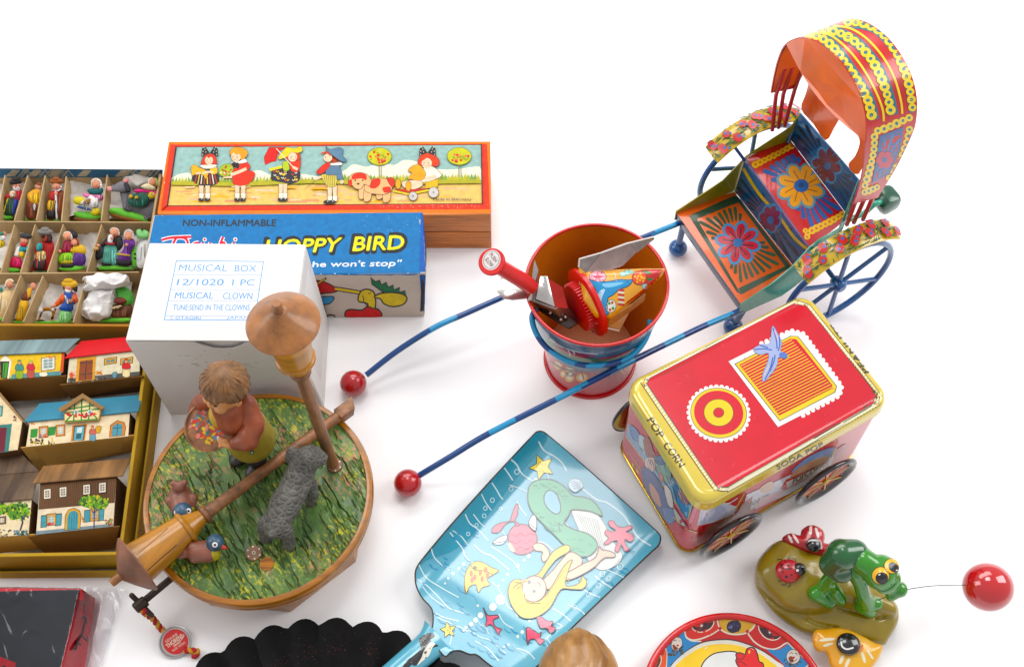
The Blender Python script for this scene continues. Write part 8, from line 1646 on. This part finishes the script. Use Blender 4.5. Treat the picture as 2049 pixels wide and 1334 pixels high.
# ------------------------------------------------------------------ carved wooden nut
nc = P(1157, 1367, 1.9)
prof_n = [(0.0, -2.0), (1.2, -1.75), (1.95, -1.1), (2.22, -0.2), (2.15, 0.6), (1.9, 1.35), (1.45, 2.0), (0.95, 2.45), (0.45, 2.72), (0.12, 2.82), (0.0, 2.83)]
pn = [(q.x, q.y) for q in catmull([(r, h, 0) for r, h in prof_n], 5)]
vf = lathe([(max(r, 0), h) for r, h in pn], nc, (0.02, 0.93, 0.30), 64)
vf = ([v + (v - nc).normalized() * (0.05 * math.sin(math.atan2(v.x - nc.x, v.z - nc.z) * 15 + 5 * noise.noise((v - nc) * 0.7)) * min(1, max(0, (nc.y + 2.9 - v.y))) + 0.07 * noise.noise((v - nc) * 0.8) + 0.03 * noise.noise((v - nc) * 2.5)) for v in vf[0]], vf[1])
mN = mat('streaked_nut_wood', 'cc9e6a', 0.4, var=0.25, scale=70, bump=0.12, bscale=220, stretch=(1.6, 0.28, 1.2), hex2='8c643c', coat=0.2)
t = thing('carved_nut', 'streaked brown wooden nut cut off by the lower edge, over the shovel', 'wooden nut', nc)
sh_ = obj('shell', vf, mN, t, smooth=80)

# ------------------------------------------------------------------ black scalloped dish
dz = 1.3
A3 = [P(445, 1306, dz), P(640, 1250, dz), P(829, 1290, dz)]
ax_, ay_, bx_, by_, cx_, cy_ = A3[0].x, A3[0].y, A3[1].x, A3[1].y, A3[2].x, A3[2].y
dd = 2 * (ax_ * (by_ - cy_) + bx_ * (cy_ - ay_) + cx_ * (ay_ - by_))
pc2 = Vector((((ax_ ** 2 + ay_ ** 2) * (by_ - cy_) + (bx_ ** 2 + by_ ** 2) * (cy_ - ay_) + (cx_ ** 2 + cy_ ** 2) * (ay_ - by_)) / dd, ((ax_ ** 2 + ay_ ** 2) * (cx_ - bx_) + (bx_ ** 2 + by_ ** 2) * (ax_ - cx_) + (cx_ ** 2 + cy_ ** 2) * (bx_ - ax_)) / dd, 0)); DRR = (Vector((ax_, ay_, 0)) - pc2).length
t = thing('scalloped_dish', 'black shell shaped dish with a scalloped edge, beside the shovel handle', 'dish', pc2)
M_BLKD = mat('black_velvety_enamel', '0d0b0b', 0.6, var=0.3, scale=120, spec=0.12, bump=0.05, bscale=300)
b0_ = P(511, 1280, dz) - pc2; b1_ = P(576, 1261, dz) - pc2; th0 = math.atan2(b0_.y, b0_.x); dth = abs(math.atan2(b1_.y, b1_.x) - th0); dth = 2 * math.pi / max(8, round(2 * math.pi / dth))
V, Fc = [], []; na, nr_ = 288, 26
def dish(rr, th, off):
    ph = ((th - th0) / dth) % 1.0; s_ = math.sin(math.pi * ph); R_ = DRR * (0.985 + 0.055 * s_ ** 0.8); fl = 0.32 * (1 - s_) * rr ** 1.5
    z = 0.25 + 1.05 * rr ** 2.2 + fl * 0.8; return pc2 + Vector((math.cos(th), math.sin(th), 0)) * (R_ * rr) + UPV * (z - off)
for off in (0.0, 0.16):
    for i in range(nr_ + 1):
        for k in range(na): V.append(dish(0.02 + 0.98 * i / nr_, 2 * math.pi * k / na, off))
K = (nr_ + 1) * na
for i in range(nr_):
    for k in range(na): q_ = (k + 1) % na; f = (i * na + k, (i + 1) * na + k, (i + 1) * na + q_, i * na + q_); Fc += [f, tuple(K + x for x in reversed(f))]
for k in range(na): q_ = (k + 1) % na; Fc += [(nr_ * na + k, K + nr_ * na + k, K + nr_ * na + q_, nr_ * na + q_), (k, q_, K + q_, K + k)]
dsh = obj('shell_body', (V, Fc), M_BLKD, t, smooth=50)
a = Art(Y3); q = random.Random(21)
for cx0, cy0 in ((1040, 330), (820, 420), (1270, 270), (1540, 300)):
    for k in range(26): a.e(q.choice(['5c1420', '3c1016', '6c1c28']), cx0 + q.gauss(0, 40), cy0 + q.gauss(0, 40), q.uniform(2, 6), q.uniform(1.5, 4), n=6)
for k in range(40): a.e(q.choice(['4c4844', '5c3c3c', '6c6864']), q.uniform(560, 1750), q.uniform(140, 430), q.uniform(1.5, 3.5), 2, n=6)
a.lay('worn_speckles', t, [dsh], M_CLAY, sub=14)
